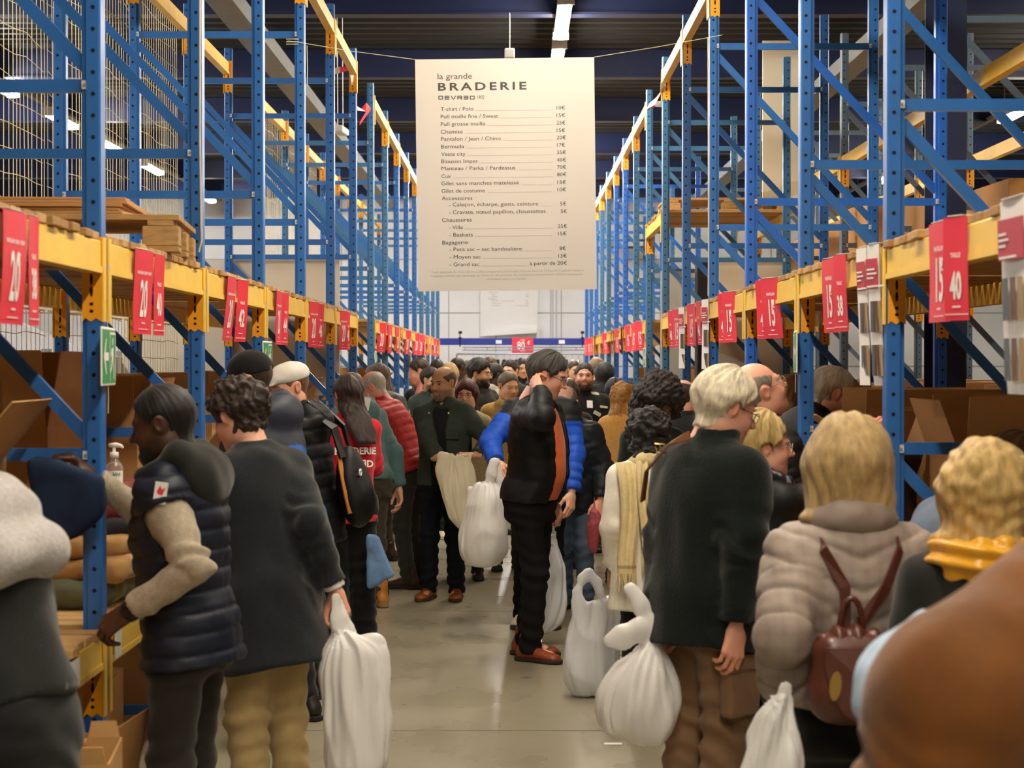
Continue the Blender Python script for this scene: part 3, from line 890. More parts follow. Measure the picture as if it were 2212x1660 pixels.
# ------------------------------------------------------------------ people
class Info: pass
BODY_ROWS = [(.84, 0, 0, .165, .115), (.95, 0, -.005, .172, .122), (1.05, 0, .005, .155, .112), (1.18, 0, .005, .165, .118),
             (1.30, 0, 0, .178, .122), (1.39, 0, -.008, .165, .100), (1.455, 0, -.015, .105, .075), (1.50, 0, -.01, .058, .058)]
def cloth_mat(kind, col, attr=False):
    key = f'{kind}_{col}_{int(attr)}'
    if key in MATS: return MATS[key]
    col = srgb(col)
    if max(col) < .14: col = tuple(c * .45 for c in col)
    kw = dict(rough=0.85, bump=0.25, bscale=350, var=0.10, vscale=14, sheen=0.15, spec=0.25)
    if kind == 'nylon': kw = dict(rough=0.55, bump=0.12, bscale=60, var=0.10, vscale=12, spec=0.32)
    elif kind == 'wool': kw = dict(rough=0.95, bump=0.5, bscale=220, var=0.18, vscale=60, sheen=0.25, spec=0.15)
    elif kind == 'denim': kw = dict(rough=0.85, bump=0.25, bscale=300, var=0.22, vscale=9, spec=0.2)
    elif kind == 'leather': kw = dict(rough=0.48, bump=0.25, bscale=90, var=0.2, vscale=9, spec=0.4)
    elif kind == 'fleece': kw = dict(rough=0.95, bump=0.6, bscale=120, var=0.22, vscale=90, sheen=0.2, spec=0.1)
    elif kind == 'suede': kw = dict(rough=0.75, bump=0.3, bscale=40, var=0.32, vscale=3.5, sheen=0.2, spec=0.2)
    return mat(key, col, attr=attr, **kw)
HAIRC = {}
def hair_mat(col, tip=None):
    key = 'hair_' + col + (tip or '')
    if key in MATS: return MATS[key]
    m = mat(key, col, 0.5, bump=0.5, bscale=60, var=0.35, vscale=9, spec=0.35, sheen=0.1, stretch=(7, 7, 1.2))
    return m

def person(label, hp, y, yaw, skin='light', face=None, hair=None, beard=None, head=(0, 0, 0), lean=(0, 0), crane=0.0, g=1.0, sh=1.0,
           belly=0.0, top=None, inner=None, legs=None, shoes=None, arms=None, eyes=False, glasses=None, brow=None, hat=None, hs=None,
           S=None, h=None, group=None, post=None, hscale=1.0):
    face = face or {}; legs = dict(dict(col='#23262C', w=1.0, l=(0, 0), r=(0, 0), kind='cloth'), **(legs or {}))
    top = dict(dict(kind='cloth', col='#222428', hem=.80, th=.022, flare=.0, collar='stand', sleeve=True), **(top or {}))
    arms = dict(dict(R='down', L='down'), **(arms or {}))
    s_px = FPX / y
    hc = h or min(0.020, max(0.0075, 4.2 / s_px)); hh = min(0.0085, max(0.0036, 1.5 / s_px))
    if s_px < 210 and h is None: hc, hh = 0.018, 0.008
    O1 = np.array((0, 0, 0.93)); Rt = Rx(-lean[0]) @ Ry(lean[1])
    Rh = Rz(head[0]) @ Rx(-head[1]) @ Ry(head[2])
    Rn = Rx(-(0.6 * lean[0] + 0.35 * head[1])) @ Ry(0.6 * lean[1] + 0.4 * head[2])
    N1 = O1 + Rt @ (np.array((0, -0.012, 1.475)) - O1)
    H1 = N1 + Rn @ np.array((0, 0.028 + crane, 0.150))
    W = P(hp[0], hp[1], y)
    if S is None: S = W.z / H1[2]
    hs = (hs or S ** 0.5) * hscale
    O, N, H = O1 * S, N1 * S, H1 * S
    RZ = Rz(yaw)
    hw = RZ @ H
    loc = np.array((W.x - hw[0], W.y - hw[1], 0.0))
    if S * H1[2] < W.z - 1e-6 or True: loc[2] = 0.0
    def tp(v): return O + Rt @ (np.array(v, float) * S - O)
    def local(wp): return RZ.T @ (np.array(wp, float) - loc)
    # ---- arms
    A = {}
    for nm, sx in (('R', 1), ('L', -1)):
        sp = arms[nm]; J = tp((sx * 0.166 * sh, -0.008, 1.390))
        l1, l2 = 0.285 * S, 0.255 * S
        d = dict(curl=0.45, pole=None, palm=None, hd=None)
        if sp == 'down': Wt = J + np.array((sx * 0.055, 0.05, -0.52)) * S
        elif sp == 'front': Wt = J + np.array((-sx * 0.06, 0.33, -0.30)) * S
        else:
            d.update({k: v for k, v in sp.items() if k in d}); 
            Wt = local(sp['w']) if 'w' in sp else (J + np.array(sp['j']) * S if 'j' in sp else np.array(sp['l']) * S)
        v = Wt - J; L = np.linalg.norm(v); L = max(L, 1e-4)
        if L > (l1 + l2) * 0.995: v = v / L * (l1 + l2) * 0.995; L = (l1 + l2) * 0.995; Wt = J + v
        a = (l1 * l1 - l2 * l2 + L * L) / (2 * L); hgt = math.sqrt(max(l1 * l1 - a * a, 0))
        pole = np.array(RZ.T @ np.array(sp['polew'], float) if isinstance(sp, dict) and 'polew' in sp else d['pole'] if d['pole'] is not None else (sx * 0.5, -0.8, -0.35), float); u = v / L
        pole = unit(pole - u * (pole @ u)); E = J + u * a + pole * hgt
        f = unit(d['hd']) if d['hd'] is not None else unit(unit(Wt - E) + (np.array((0, 0.15, -0.15)) if sp == 'down' else 0))
        pn = np.array(d['palm'] if d['palm'] is not None else ((-sx, 0.25, 0) if sp == 'down' else (-sx * 0.5, 0, -0.8)), float)
        zc = -unit(pn - f * (pn @ f)); xc = np.cross(f, zc)
        # canonical thumb on +X is a left hand seen palm down; mirror for the right
        thumb = xc if sx < 0 else xc
        A[nm] = dict(J=J, E=E, W=Wt, f=f, zc=zc, xc=xc, sx=sx, curl=d['curl'], hidden=(isinstance(sp, dict) and sp.get('hidden')))
    # ---- legs
    G = {}
    for nm, sx, st in (('R', 1, legs['r']), ('L', -1, legs['l'])):
        hip = np.array((sx * 0.088, 0.0, 0.90)) * S; hip[:2] += 0
        ank = np.array((sx * (0.095 + st[0] * sx), -0.03 + st[1], 0.085)) * S
        v = ank - hip; L = np.linalg.norm(v); l1, l2 = 0.412 * S, 0.409 * S
        if L > (l1 + l2) * 0.998: L2_ = (l1 + l2) * 0.998; sc = math.sqrt(max(L2_ ** 2 - (ank[2] - hip[2]) ** 2, 1e-6)) / (np.linalg.norm(v[:2]) + 1e-9); ank[:2] = hip[:2] + v[:2] * min(sc, 1); v = ank - hip; L = min(np.linalg.norm(v), L2_)
        a = (l1 * l1 - l2 * l2 + L * L) / (2 * L); hg = math.sqrt(max(l1 * l1 - a * a, 0)); u = v / L
        pole = unit(np.array((0, 1, 0)) - u * u[1]); G[nm] = dict(hip=hip, knee=hip + u * a + pole * hg, ank=ank, sx=sx)
    # ---- body: head + trunk + limbs + hands in one mesh
    parts_p, parts_q, parts_t = [], [], []
    def put(p, q, t):
        off = sum(len(x) for x in parts_p); parts_p.append(p); parts_q.append(q + off); parts_t.append(t)
    V = head_vol(hh, face); hp_, hq_ = V.mesh()
    tint = skin_tint(hp_, SKINS[skin], beard=(beard['col'], beard.get('shade', 0.6)) if beard else None)
    put((hp_ * hs) @ Rh.T + H, hq_, tint)
    sk = np.array(srgb(SKINS[skin]))
    hb = max(0.012, hc * 1.2)
    pts = np.array([N, H, O] + [A[k][j] for k in 'RL' for j in 'JEW'] + [G[k][j] for k in 'RL' for j in ('hip', 'knee', 'ank')])
    lo, hi = pts.min(0) - 0.14, pts.max(0) + 0.14; lo[2] = max(lo[2], 0.03)
    B = Vol(lo, hi, hb)
    rows = [(z * S - O[2], cx * S, cy * S, rx * S * g * 0.97, (ry + 0.5 * belly * math.exp(-((z - 1.08) / .12) ** 2)) * S * g * 0.97) for z, cx, cy, rx, ry in BODY_ROWS]
    B.add(loft(rows, Rt, O), 0.02)
    B.add(cap(N + Rt @ np.array((0, 0.01, -0.04)) * S, H + Rh @ np.array((0, -0.035, -0.07)) * hs, 0.054 * S, 0.049 * hs), 0.03)
    for k in 'RL':
        a = A[k]; B.add(cap(a['J'], a['E'], 0.050 * S, 0.040 * S), 0.04); B.add(cap(a['E'], a['W'], 0.038 * S, 0.027 * S), 0.02)
        l = G[k]; B.add(cap(l['hip'], l['knee'], 0.080 * S, 0.054 * S), 0.05); B.add(cap(l['knee'], l['ank'], 0.052 * S, 0.036 * S), 0.02)
        B.add(cap(l['ank'] + np.array((0, -0.02, -0.03)), l['ank'] + np.array((0, 0.13, -0.045)), 0.036, 0.028), 0.03)
    bp, bq = B.mesh(); put(bp, bq, np.tile(sk, (len(bp), 1)))
    for k in 'RL':
        a = A[k]
        if a['hidden']: continue
        hp2, hq2 = hand_pq(a['curl'], 0.0042 if s_px > 250 else 0.008)
        sc = 1.06 * S ** 0.5; m = np.array((1.0 if a['sx'] < 0 else -1.0, 1, 1)); pp = hp2 * m * sc
        M = np.stack([a['xc'], a['f'], a['zc']], 1)
        qq = hq2 if a['sx'] < 0 else hq2[:, ::-1]
        t2 = np.tile(sk, (len(pp), 1)); red = np.clip(hp2[:, 1] / 0.15, 0, 1)[:, None]; t2 = t2 * (1 + red * np.array([0.06, -0.10, -0.12]))
        put(pp @ M.T + a['W'] + a['f'] * 0.012, qq, t2)
    me = to_mesh('person', np.concatenate(parts_p), np.concatenate(parts_q), M_SKIN, np.concatenate(parts_t))
    root = link('person', me, None, tuple(loc), (0, 0, math.radians(yaw)))
    tag(root, label, 'person', group)
    I = Info(); I.root, I.loc, I.S, I.tp, I.local, I.A, I.G, I.H, I.Rh, I.Rt, I.N, I.O, I.hs, I.RZ, I.hc, I.y = root, loc, S, tp, local, A, G, H, Rh, Rt, N, O, hs, RZ, hc, y
    I.world = lambda v: RZ @ np.array(v, float) + loc
    I.headpt = lambda v: H + Rh @ (np.array(v, float) * hs)
    def headchild(name, me, at=(0, 0, 0), parent=None):
        o = link(name, me, parent or root)
        M4 = Matrix([[*(Rh[i] * hs), (H + Rh @ (np.array(at, float) * hs))[i]] for i in range(3)] + [[0, 0, 0, 1]])
        o.matrix_local = M4
        return o
    I.headchild = headchild
    # ---- hair, brows, beard, eyes
    if hair:
        p, q = hair_pq(hair, hh * (1.15 if hair['kind'] not in ('long', 'afro') else 1.5), seed=len(label))
        headchild('hair', to_mesh('hair', p, q, hair_mat(hair['col'])))
    if beard and beard.get('t', 0) > 0:
        V = Vol((-0.09, -0.05, -0.16), (0.09, 0.12, -0.01), hh * 1.2); simple_head(V)
        V.add(ell((0, 0.073, -0.100), (0.022, 0.019, 0.019)), 0.025)
        X = V.ax[0][:, None, None]; Y = V.ax[1][None, :, None]; Z = V.ax[2][None, None, :]
        t = beard['t']; r = np.minimum(-0.045 + 0.55 * np.clip(0.075 - Y, -1, 1) - Z - 0.25 * np.abs(X), np.minimum(Y + 0.005, Z + 0.128))
        if beard.get('gt'): r = np.minimum(r, 0.034 - np.abs(X))
        mo = np.sqrt((X / 0.026) ** 2 + ((Z + 0.067) / 0.0095) ** 2) - 1
        r = np.minimum(r, mo * 0.01)
        V.D = smax(V.D - t, (-r).astype(np.float32) * np.ones_like(V.D), 0.006)
        V.add(cap((-0.024, 0.088, -0.056), (0.024, 0.088, -0.056), 0.0045, 0.0045), 0.006)
        p, q = V.mesh()
        if len(p):
            n = vnorm(p, q); p = p + n * (0.0018 * snoise(p, 220, 3))[:, None]
            headchild('beard', to_mesh('beard', p, q, hair_mat(beard['col'])))
    if brow:
        for s in (-1, 1):
            b = MB(); b.tube([(s * 0.014, 0.094, 0.021), (s * 0.028, 0.0955, 0.027), (s * 0.042, 0.088, 0.0255), (s * 0.051, 0.077, 0.020)], [0.0028, 0.0036, 0.003, 0.0014], 6)
            headchild('eyebrow', b.mesh('eyebrow', hair_mat(brow), True))
    if eyes:
        for s in (-1, 1): headchild('eye', EYE, (s * 0.0315, 0.0752, 0.0055))
    if glasses: headchild('glasses', glasses_mesh(glasses if isinstance(glasses, str) else '#2A2624'))
    # ---- garments
    def garment(name, sp, extra=None, body=True):
        th = sp.get('th', .022); hem = sp['hem']; fl = sp.get('flare', 0); kind = sp['kind']
        gg = sp.get('g', 1.0) * g
        rws = []
        for z, cx, cy, rx, ry in BODY_ROWS[:-1]:
            if z < max(hem, .86): continue
            b = belly * math.exp(-((z - 1.08) / .13) ** 2); bx = sp.get('box', 0) * math.exp(-((z - 1.05) / .13) ** 2)
            shf = sh if z > 1.25 else (1 + (sh - 1) * 0.4)
            rws.append((z, cx, cy + b * 0.5, rx * gg * shf + th + bx, ry * gg + th + b * 0.5 + bx * 0.6))
        if hem < .86:
            rws.append((.86, 0, 0, .172 * gg + th + fl * .3, .122 * gg + th + fl * .2))
        zb = hem - 0.03
        if hem < .80:
            rws.append((zb, 0, 0, .168 * gg + th + fl, .122 * gg + th + fl * .8))
        else: rws.append((min(zb, rws[-1][0] - 0.02) if rws[-1][0] > zb else zb - 0.001, 0, 0, (.170 * gg + th + fl), (.118 * gg + th + fl * .8)))
        rws = sorted(rws)
        rws.append((1.495, 0, -.012, .064 + th * .5, .064 + th * .5))
        rl = [(z * S - O[2], cx * S, cy * S, rx * S, ry * S) for z, cx, cy, rx, ry in rws]
        pts = np.array([N, O, tp((0, 0, hem - .05))] + [A[k][j] for k in 'RL' for j in 'JEW'])
        m = 0.20 + fl + th
        lo, hi = pts.min(0) - m, pts.max(0) + m
        Vg = Vol(lo, hi, sp.get('h', hc))
        Vg.add(loft(rl, Rt, O, cr=0.02), 0.02)
        # straight hem
        nrm = Rt @ np.array((0, 0, 1)); Vg.cut(nrm, nrm @ tp((0, 0, hem)), 0.008)
        if extra: extra(Vg)
        if sp.get('sleeve', True):
            sr = sp.get('sr', 1.0); cf = sp.get('cuff', 0.96)
            for k in 'RL':
                a = A[k]
                r0, r1, r2 = (0.050 + th * .7) * S * sr, (0.042 + th * .65) * S * sr, (0.033 + th * .5) * S * sr
                Vg.add(cap(a['J'], a['E'], r0, r1), 0.05)
                Vg.add(cap(tp((a['sx'] * 0.045, -0.02, 1.452)), a['J'] + np.array((0, 0, 0.012)) * S, (0.040 + th * .7) * S, (0.046 + th * .7) * S), 0.04)
                Vg.add(cap(a['E'], a['E'] + (a['W'] - a['E']) * cf, r1, r2, cutend=True), 0.02)
        else:
            for k in 'RL':
                a = A[k]; Vg.add(cap(a['J'] - (a['J'] - N) * 0.2, a['J'] + (a['E'] - a['J']) * 0.06, (0.060 + th) * S, (0.062 + th) * S), 0.04)
                d = unit(a['E'] - a['J']); Vg.sub(cap(a['J'] + d * 0.045 * S, a['E'], 0.076 * S, 0.07 * S), 0.012); Vg.sub(cap(a['E'], a['W'], 0.07 * S, 0.06 * S), 0.012)
        col = sp.get('collar')
        if col == 'stand':
            Vg.add(loft([(1.43 * S - O[2], 0, -.012 * S, .085 * S + th * .5, .085 * S + th * .5), (1.49 * S - O[2], 0, -.004 * S, .070 * S + th * .4, .072 * S + th * .4), (1.545 * S - O[2], 0, .012 * S, .066 * S + th * .4, .070 * S + th * .4)], Rt, O, cr=0.01), 0.015)
            Vg.sub(loft([(1.50 * S - O[2], 0, 0, .054 * S, .056 * S), (1.60 * S - O[2], 0, .02 * S, .062 * S, .066 * S)], Rt, O, cr=0.005), 0.008)
        elif col == 'shirt':
            Vg.add(loft([(1.43 * S - O[2], 0, -.010 * S, .088 * S + th * .5, .082 * S + th * .5), (1.485 * S - O[2], 0, -.004 * S, .073 * S + th * .4, .075 * S + th * .4), (1.520 * S - O[2], 0, .004 * S, .068 * S + th * .4, .070 * S + th * .4)], Rt, O, cr=0.01), 0.012)
            Vg.sub(loft([(1.47 * S - O[2], 0, 0, .052 * S, .054 * S), (1.60 * S - O[2], 0, .02 * S, .064 * S, .066 * S)], Rt, O, cr=0.005), 0.008)
            Vg.sub(ell(tp((0, .095, 1.505)), np.array((.034, .05, .075)) * S, Rt), 0.008)
        elif col == 'hood':
            hd = sp.get('hoodsize', 1.0)
            Vg.add(ell(tp((0, -.105, 1.425)), np.array((.135, .075, .085)) * S * hd, Rt), 0.03)
            for s in (-1, 1): Vg.add(cap(tp((s * .085, -.07, 1.49)), tp((s * .055, .085, 1.44)), .040 * S * hd, .030 * S), 0.02)
            Vg.add(cap(tp((-.085, -.08, 1.50)), tp((.085, -.08, 1.50)), .040 * S * hd, .040 * S * hd), 0.02)
        p, q = Vg.mesh(sp.get('iso', 0.0))
        n = vnorm(p, q)
        pt = ((p - O) @ Rt + O) / S            # torso frame, unit stature
        # nearest arm coordinates
        armw = np.zeros(len(p)); arms_s = np.zeros(len(p)); near = np.full(len(p), 9.0); side = np.zeros(len(p), int)
        for k in 'RL':
            a = A[k]
            for (u, w, s0) in ((a['J'], a['E'], 0.0), (a['E'], a['W'], np.linalg.norm(a['E'] - a['J']))):
                d = w - u; L = np.linalg.norm(d); t = np.clip((p - u) @ d / L ** 2, 0, 1); dist = np.linalg.norm(p - u - t[:, None] * d, axis=1)
                b = dist < near; near[b] = dist[b]; arms_s[b] = s0 + t[b] * L; side[b] = a['sx']
        isarm = np.clip((0.085 * S + th - near) / 0.02, 0, 1) * np.clip((arms_s - 0.06) / 0.05, 0, 1) if sp.get('sleeve', True) else np.zeros(len(p))
        amp = sp.get('fold', 0.007); sd = len(label)
        n1 = snoise(p * np.array((1, 1, 0.6)), 15 / S, 11 + sd, 2); n2 = snoise(p @ Ry(25).T * np.array((1.2, 1.2, 0.35)), 40 / S, 17 + sd, 1)
        d = amp * (1.1 * n1 + 0.35 * n2)
        bend = np.exp(-((arms_s - 0.285 * S) / 0.09) ** 2) + 0.8 * np.exp(-((arms_s - 0.50 * S) / 0.06) ** 2) + 0.25
        d += isarm * amp * bend * 0.9 * np.sin(arms_s * 80 + 5 * snoise(p, 14, 5 + sd)) * (0.4 + 0.6 * snoise(p, 20, 6 + sd, 1))
        d += (1 - isarm) * amp * 0.6 * np.sin(pt[:, 2] * 30 + 4 * snoise(p, 8, 8 + sd) + pt[:, 0] * 14) * np.clip((1.20 - pt[:, 2]) / .25, 0, 1) * (0.3 + 0.7 * snoise(p, 10, 3, 1))
        if sp.get('quilt'):
            qh, qa = sp['quilt']
            sl = sp.get('qslope', 0.0)
            ph = np.where(isarm > 0.5, arms_s / (qh * 0.9), (pt[:, 2] * S + sl * np.abs(pt[:, 0])) / qh)
            gz = np.abs(np.sin(np.pi * ph)); d += qa * (np.minimum(gz, 0.75) ** 0.5 - 0.75) + qa * 0.25 * snoise(p, 70, 4, 1)
            if sp.get('vq'):
                gx = np.abs(np.sin(np.pi * pt[:, 0] * S / sp['vq'])); d += np.where(isarm > .5, 0, 0.4 * qa * (np.minimum(gx, .6) ** .5 - .7))
        p = p + n * d[:, None]
        tint = sp['colfn'](p, pt, isarm * side) if sp.get('colfn') else None
        m = sp.get('mat') or cloth_mat(kind, sp['col'], attr=tint is not None)
        o = link(name, to_mesh(name, p, q, m, tint), root)
        return o
    I.garment = garment
    if inner: I.inner = garment(inner.get('name', 'shirt'), dict(dict(kind='cloth', hem=.82, th=.006, sleeve=False, fold=0.003), **inner), inner.get('extra'))
    I.top = garment(top.get('name', 'jacket'), top, top.get('extra'))
    # ---- trousers
    w = legs['w']; tb = legs.get('taper', 1.0)
    lo = np.array((-0.30, -0.30, 0.02)) * S; hi = np.array((0.30, 0.36, 1.06)) * S
    for k in 'RL': lo = np.minimum(lo, G[k]['ank'] - 0.13); hi = np.maximum(hi, np.maximum(G[k]['ank'], G[k]['knee']) + 0.13)
    lo[2] = 0.02; hi[2] = 1.06 * S
    T = Vol(lo, hi, hc)
    T.add(loft([((z) * S, cx * S, cy * S, (rx * g + .006) * S, (ry * g + .008) * S) for z, cx, cy, rx, ry in [(.80, 0, -.005, .168, .115), (.92, 0, -.008, .176, .128), (1.03, 0, .003, .160, .115)]], cr=0.02), 0.02)
    for k in 'RL':
        l = G[k]
        T.add(cap(l['hip'], l['knee'], 0.092 * S * w ** .5 * g ** .5, 0.068 * S * w), 0.05)
        T.add(cap(l['knee'], l['ank'] + np.array((0, 0, legs.get('up', -0.035))), 0.068 * S * w, 0.058 * S * w * tb, cutend=True), 0.03)
    p, q = T.mesh(); n = vnorm(p, q)
    amp = legs.get('fold', 0.006); zz = p[:, 2] / S
    foldw = 0.4 + 0.8 * np.exp(-((zz - .47) / .10) ** 2) + 1.0 * np.exp(-((zz - .14) / .09) ** 2) + 0.6 * np.exp(-((zz - .82) / .07) ** 2)
    d = amp * foldw * np.sin(zz * 70 + 3.5 * snoise(p, 12, 21) + p[:, 1] * 30 + p[:, 0] * 20) * 0.7 + amp * 0.8 * snoise(p * np.array((1, 1, .4)), 30, 31)
    tint = legs['colfn'](p, p / S) if legs.get('colfn') else None
    I.legs = link(legs.get('name', 'trousers'), to_mesh('trousers', p + n * d[:, None], q, cloth_mat(legs['kind'], legs['col'], tint is not None), tint), root)
    # ---- shoes
    sk_ = shoes or ('shoe', '#1B1A1A', '#15130F')
    ma, mb_ = shoe_meshes(*sk_)
    for k in 'RL':
        l = G[k]; sc = S ** 0.5
        o = link('shoe', ma, root, (l['ank'][0], l['ank'][1], 0.0), (0, 0, math.radians(-8 * l['sx']))); o.scale = (sc, sc, sc)
        link('sole', mb_, o)
    return I
# ------------------------------------------------------------------ helpers for extra pieces on people
def sdf_part(name, prims, m, parent=None, h=0.008, k=0.02, disp=None, subs=(), iso=0.0, tint=None, cuts=(), smooth_it=0):
    lo = np.min([p[1] for p in prims], 0) - 0.02; hi = np.max([p[2] for p in prims], 0) + 0.02
    V = Vol(lo, hi, h)
    for p in prims: V.add(p, k)
    for p in subs: V.sub(p, 0.01)
    for n, d in cuts: V.cut(n, d, 0.006)
    p, q = V.mesh(iso)
    if smooth_it: p = relax(p, q, smooth_it)
    if disp is not None: p = p + vnorm(p, q) * disp(p)[:, None]
    me = to_mesh(name, p, q, m, tint(p) if tint else None)
    return link(name, me, parent)
def worn(I, name, label, cat, group=None):
    """a thing worn or held: own top-level empty sharing the wearer's frame"""
    o = empty(name, tuple(I.loc), label, cat, group)
    o.rotation_euler = I.root.rotation_euler
    return o
def T(I, v): return I.tp(v)
def ball_cap(I, col, brim_dir=0.0):
    m = cloth_mat('cloth', col)
    V = Vol((-.10, -.13, -.02), (.10, .12, .15), 0.005); simple_head(V); V.D -= 0.012
    V.add(ell((0, -.012, .058), (.083, .105, .085)), .02)
    V.cut((0, 0.10, 1), 0.022, 0.006)
    V.sub(ell((0, -.105, .035), (.034, .05, .026)), 0.004)
    p, q = V.mesh(); n = vnorm(p, q); u = np.arctan2(p[:, 0], p[:, 1] + .01)
    p = p - n * (0.0015 * np.exp(-(np.sin(u * 3) / .06) ** 2) * (p[:, 2] > .05))[:, None]
    c = I.headchild('cap', to_mesh('cap', p, q, m))
    b = MB()
    def br(u, v):
        a = (u - .5) * 2.0; w = .078 * math.sin(a); y = .070 + .022 * math.cos(a) + v * (.078 * math.cos(a * .75))
        return (w * (1 + .05 * v), y, .030 - .012 * v - .030 * (a * a) * (0.6 + .4 * v))
    b.grid(br, 15, 5); n0 = len(b.v); top = [(x, y, z + .004) for x, y, z in b.v]; fs = [tuple(reversed(f)) for f in b.f]
    b2 = MB(); b2.v = b.v + top; b2.f = fs + [tuple(i + n0 for i in f) for f in b.f]; b2.m = [0] * len(b2.f)
    for i in range(14): b2.f.append((60 + i, 61 + i, 61 + i + n0, 60 + i + n0)); b2.m.append(0)
    o = link('brim', b2.mesh('brim', m, True), c)
    return c
def flat_cap(I, col):
    m = cloth_mat('cloth', col)
    V = Vol((-.11, -.13, 0), (.11, .15, .16), 0.005)
    V.add(ell((0, -.018, .062), (.088, .108, .072)), .02); V.add(ell((0, .055, .062), (.070, .065, .036), Rx(-18)), .03)
    V.add(ell((0, .105, .040), (.055, .030, .010), Rx(-22)), .012)
    V.cut((0, .05, 1), .034, .006)
    p, q = V.mesh(); n = vnorm(p, q)
    p = p + n * (.0025 * snoise(p, 40, 3))[:, None]
    return I.headchild('flat_cap', to_mesh('flat_cap', p, q, m))
def scarf_ring(I, m, name='scarf', r=.03, parent=None, amp=.006):
    pts = [T(I, (.085 * math.sin(a), -.02 + .085 * math.cos(a), 1.475 - .03 * math.cos(a))) for a in [2 * math.pi * k / 10 for k in range(11)]]
    return sdf_part(name, [cap(a, b, r * I.S, r * I.S) for a, b in zip(pts[:-1], pts[1:])], m, parent or I.root, 0.007, .02, lambda p: amp * snoise(p * np.array((1, 1, 1.8)), 38, 2))
def strap(pts, w, t, m, name='strap', parent=None):
    """flat ribbon along points (local), width direction fixed per point by the path side"""
    b = MB(); pts = [Vector(p) for p in pts]; vs = []
    for i, p in enumerate(pts):
        d = (pts[min(i + 1, len(pts) - 1)] - pts[max(i - 1, 0)]).normalized()
        nrm = Vector((p.x, p.y, 0)); nrm = nrm.normalized() if nrm.length > 1e-6 else Vector((0, -1, 0))
        s = d.cross(nrm).normalized()
        n = s.cross(d).normalized()
        for (i1, j1) in ((-1, -1), (1, -1), (1, 1), (-1, 1)): vs.append(p + s * (i1 * w / 2) + n * (j1 * t / 2))
    fs = []
    for i in range(len(pts) - 1):
        for k in range(4): fs.append((i * 4 + k, i * 4 + (k + 1) % 4, i * 4 + 4 + (k + 1) % 4, i * 4 + 4 + k))
    fs += [(3, 2, 1, 0), tuple(len(pts) * 4 - 4 + k for k in range(4))]
    b.add(vs, fs)
    return link(name, b.mesh(name, m), parent)
def open_front(w=.07, z1=1.44, y0=.03):
    """carves the front opening of an unbuttoned jacket"""
    def ex(I_tp, S, Rt):
        def f(V):
            V.sub(rbox(I_tp((0, .16, (z1 + .70) / 2)), np.array((w, .13, (z1 - .70) / 2)) * S, .02, Rt), .01)
            V.sub(ell(I_tp((0, .12, z1 - .02)), np.array((w * .9, .10, .10)) * S, Rt), .01)
        return f
    return ex
# person() evaluates 'extra' before the Info exists, so give it the same torso frame
_person = person
def person(label, hp, y, yaw, **kw):
    op = kw.pop('open', None)
    if op:
        lean = kw.get('lean', (0, 0)); head = kw.get('head', (0, 0, 0)); crane = kw.get('crane', 0.0)
        O1 = np.array((0, 0, 0.93)); Rt = Rx(-lean[0]) @ Ry(lean[1]); Rn = Rx(-(0.6 * lean[0] + 0.35 * head[1])) @ Ry(0.6 * lean[1] + 0.4 * head[2])
        H1 = O1 + Rt @ (np.array((0, -0.012, 1.475)) - O1) + Rn @ np.array((0, 0.028 + crane, 0.150))
        S = kw.get('S') or P(hp[0], hp[1], y).z / H1[2]
        tp = lambda v: O1 * S + Rt @ (np.array(v, float) * S - O1 * S)
        kw['top'] = dict(kw['top'], extra=open_front(*op)(tp, S, Rt))
    I = _person(label, hp, y, yaw, **kw)
    return I
def two_tone(cut, lo, hi, slope=0.0):
    a, b = np.array(srgb(lo)), np.array(srgb(hi))
    return lambda p, pt, arm: np.where((pt[:, 2] + slope * np.abs(pt[:, 0]) > cut)[:, None], b, a)
def arm_tone(body, sleeve):
    a, b = np.array(srgb(body)), np.array(srgb(sleeve))
    return lambda p, pt, arm: np.where((np.abs(arm) > .5)[:, None], b, a)
def plaid(c1, c2):
    a, b = np.array(srgb(c1)), np.array(srgb(c2))
    def f(p, pt, arm):
        t = 0.5 * (np.sin(pt[:, 0] * 140) > .55) + 0.5 * (np.sin(pt[:, 2] * 140) > .55)
        return a * (1 - t[:, None] * .45) + b * (t[:, None] * .45)
    return f
def px(x, y, d): return P(x, y, d)

DKB = '#241A14'
# ------------------------------------------------------------------ people along the left rack
vest = person('man in navy quilted vest and beige sweater stretching an arm to the left shelf', (352, 918), 5.5, 78, skin='dark', g=1.0,
    hair=dict(kind='short', col='#120D0B', t=.009, amp=.003, line=.005), beard=dict(col='#120D0B', t=.004, shade=.55), head=(8, 14, 0), lean=(6, 0),
    arms=dict(L=dict(w=px(285, 1318, 5.28), pole=(-.3, -1, -.5), palm=(.6, 0, -.6), curl=.7), R=dict(w=px(205, 1032, 5.72), pole=(.6, -.3, -.8), curl=.9, palm=(0, 0, -1))),
    inner=dict(name='sweater', kind='wool', col='#A79A86', th=.014, sleeve=True, hem=.84, sr=1.18, fold=.009),
    top=dict(name='vest', kind='nylon', col='#232B40', hem=.82, th=.034, sleeve=False, quilt=(.062, .012), vq=.12, collar=None, flare=.02, g=1.02),
    legs=dict(col='#3A352E', w=1.1, kind='cloth'))
I = vest
sdf_part('hood', [ell(T(I, (0, -.115, 1.435)), (.15, .065, .10), I.Rt), cap(T(I, (-.08, -.06, 1.51)), T(I, (.08, -.06, 1.51)), .05, .05)] + [cap(T(I, (s * .09, -.06, 1.50)), T(I, (s * .06, .08, 1.46)), .042, .03) for s in (-1, 1)],
    cloth_mat('cloth', '#2B2C26'), I.top, .008, .03, lambda p: .008 * snoise(p, 26, 4))
a = I.A['L']
sdf_part('watch', [cap(a['W'] - a['f'] * .01, a['W'] + a['f'] * .012, .034, .034)], M_BLACKP, I.root, .006)

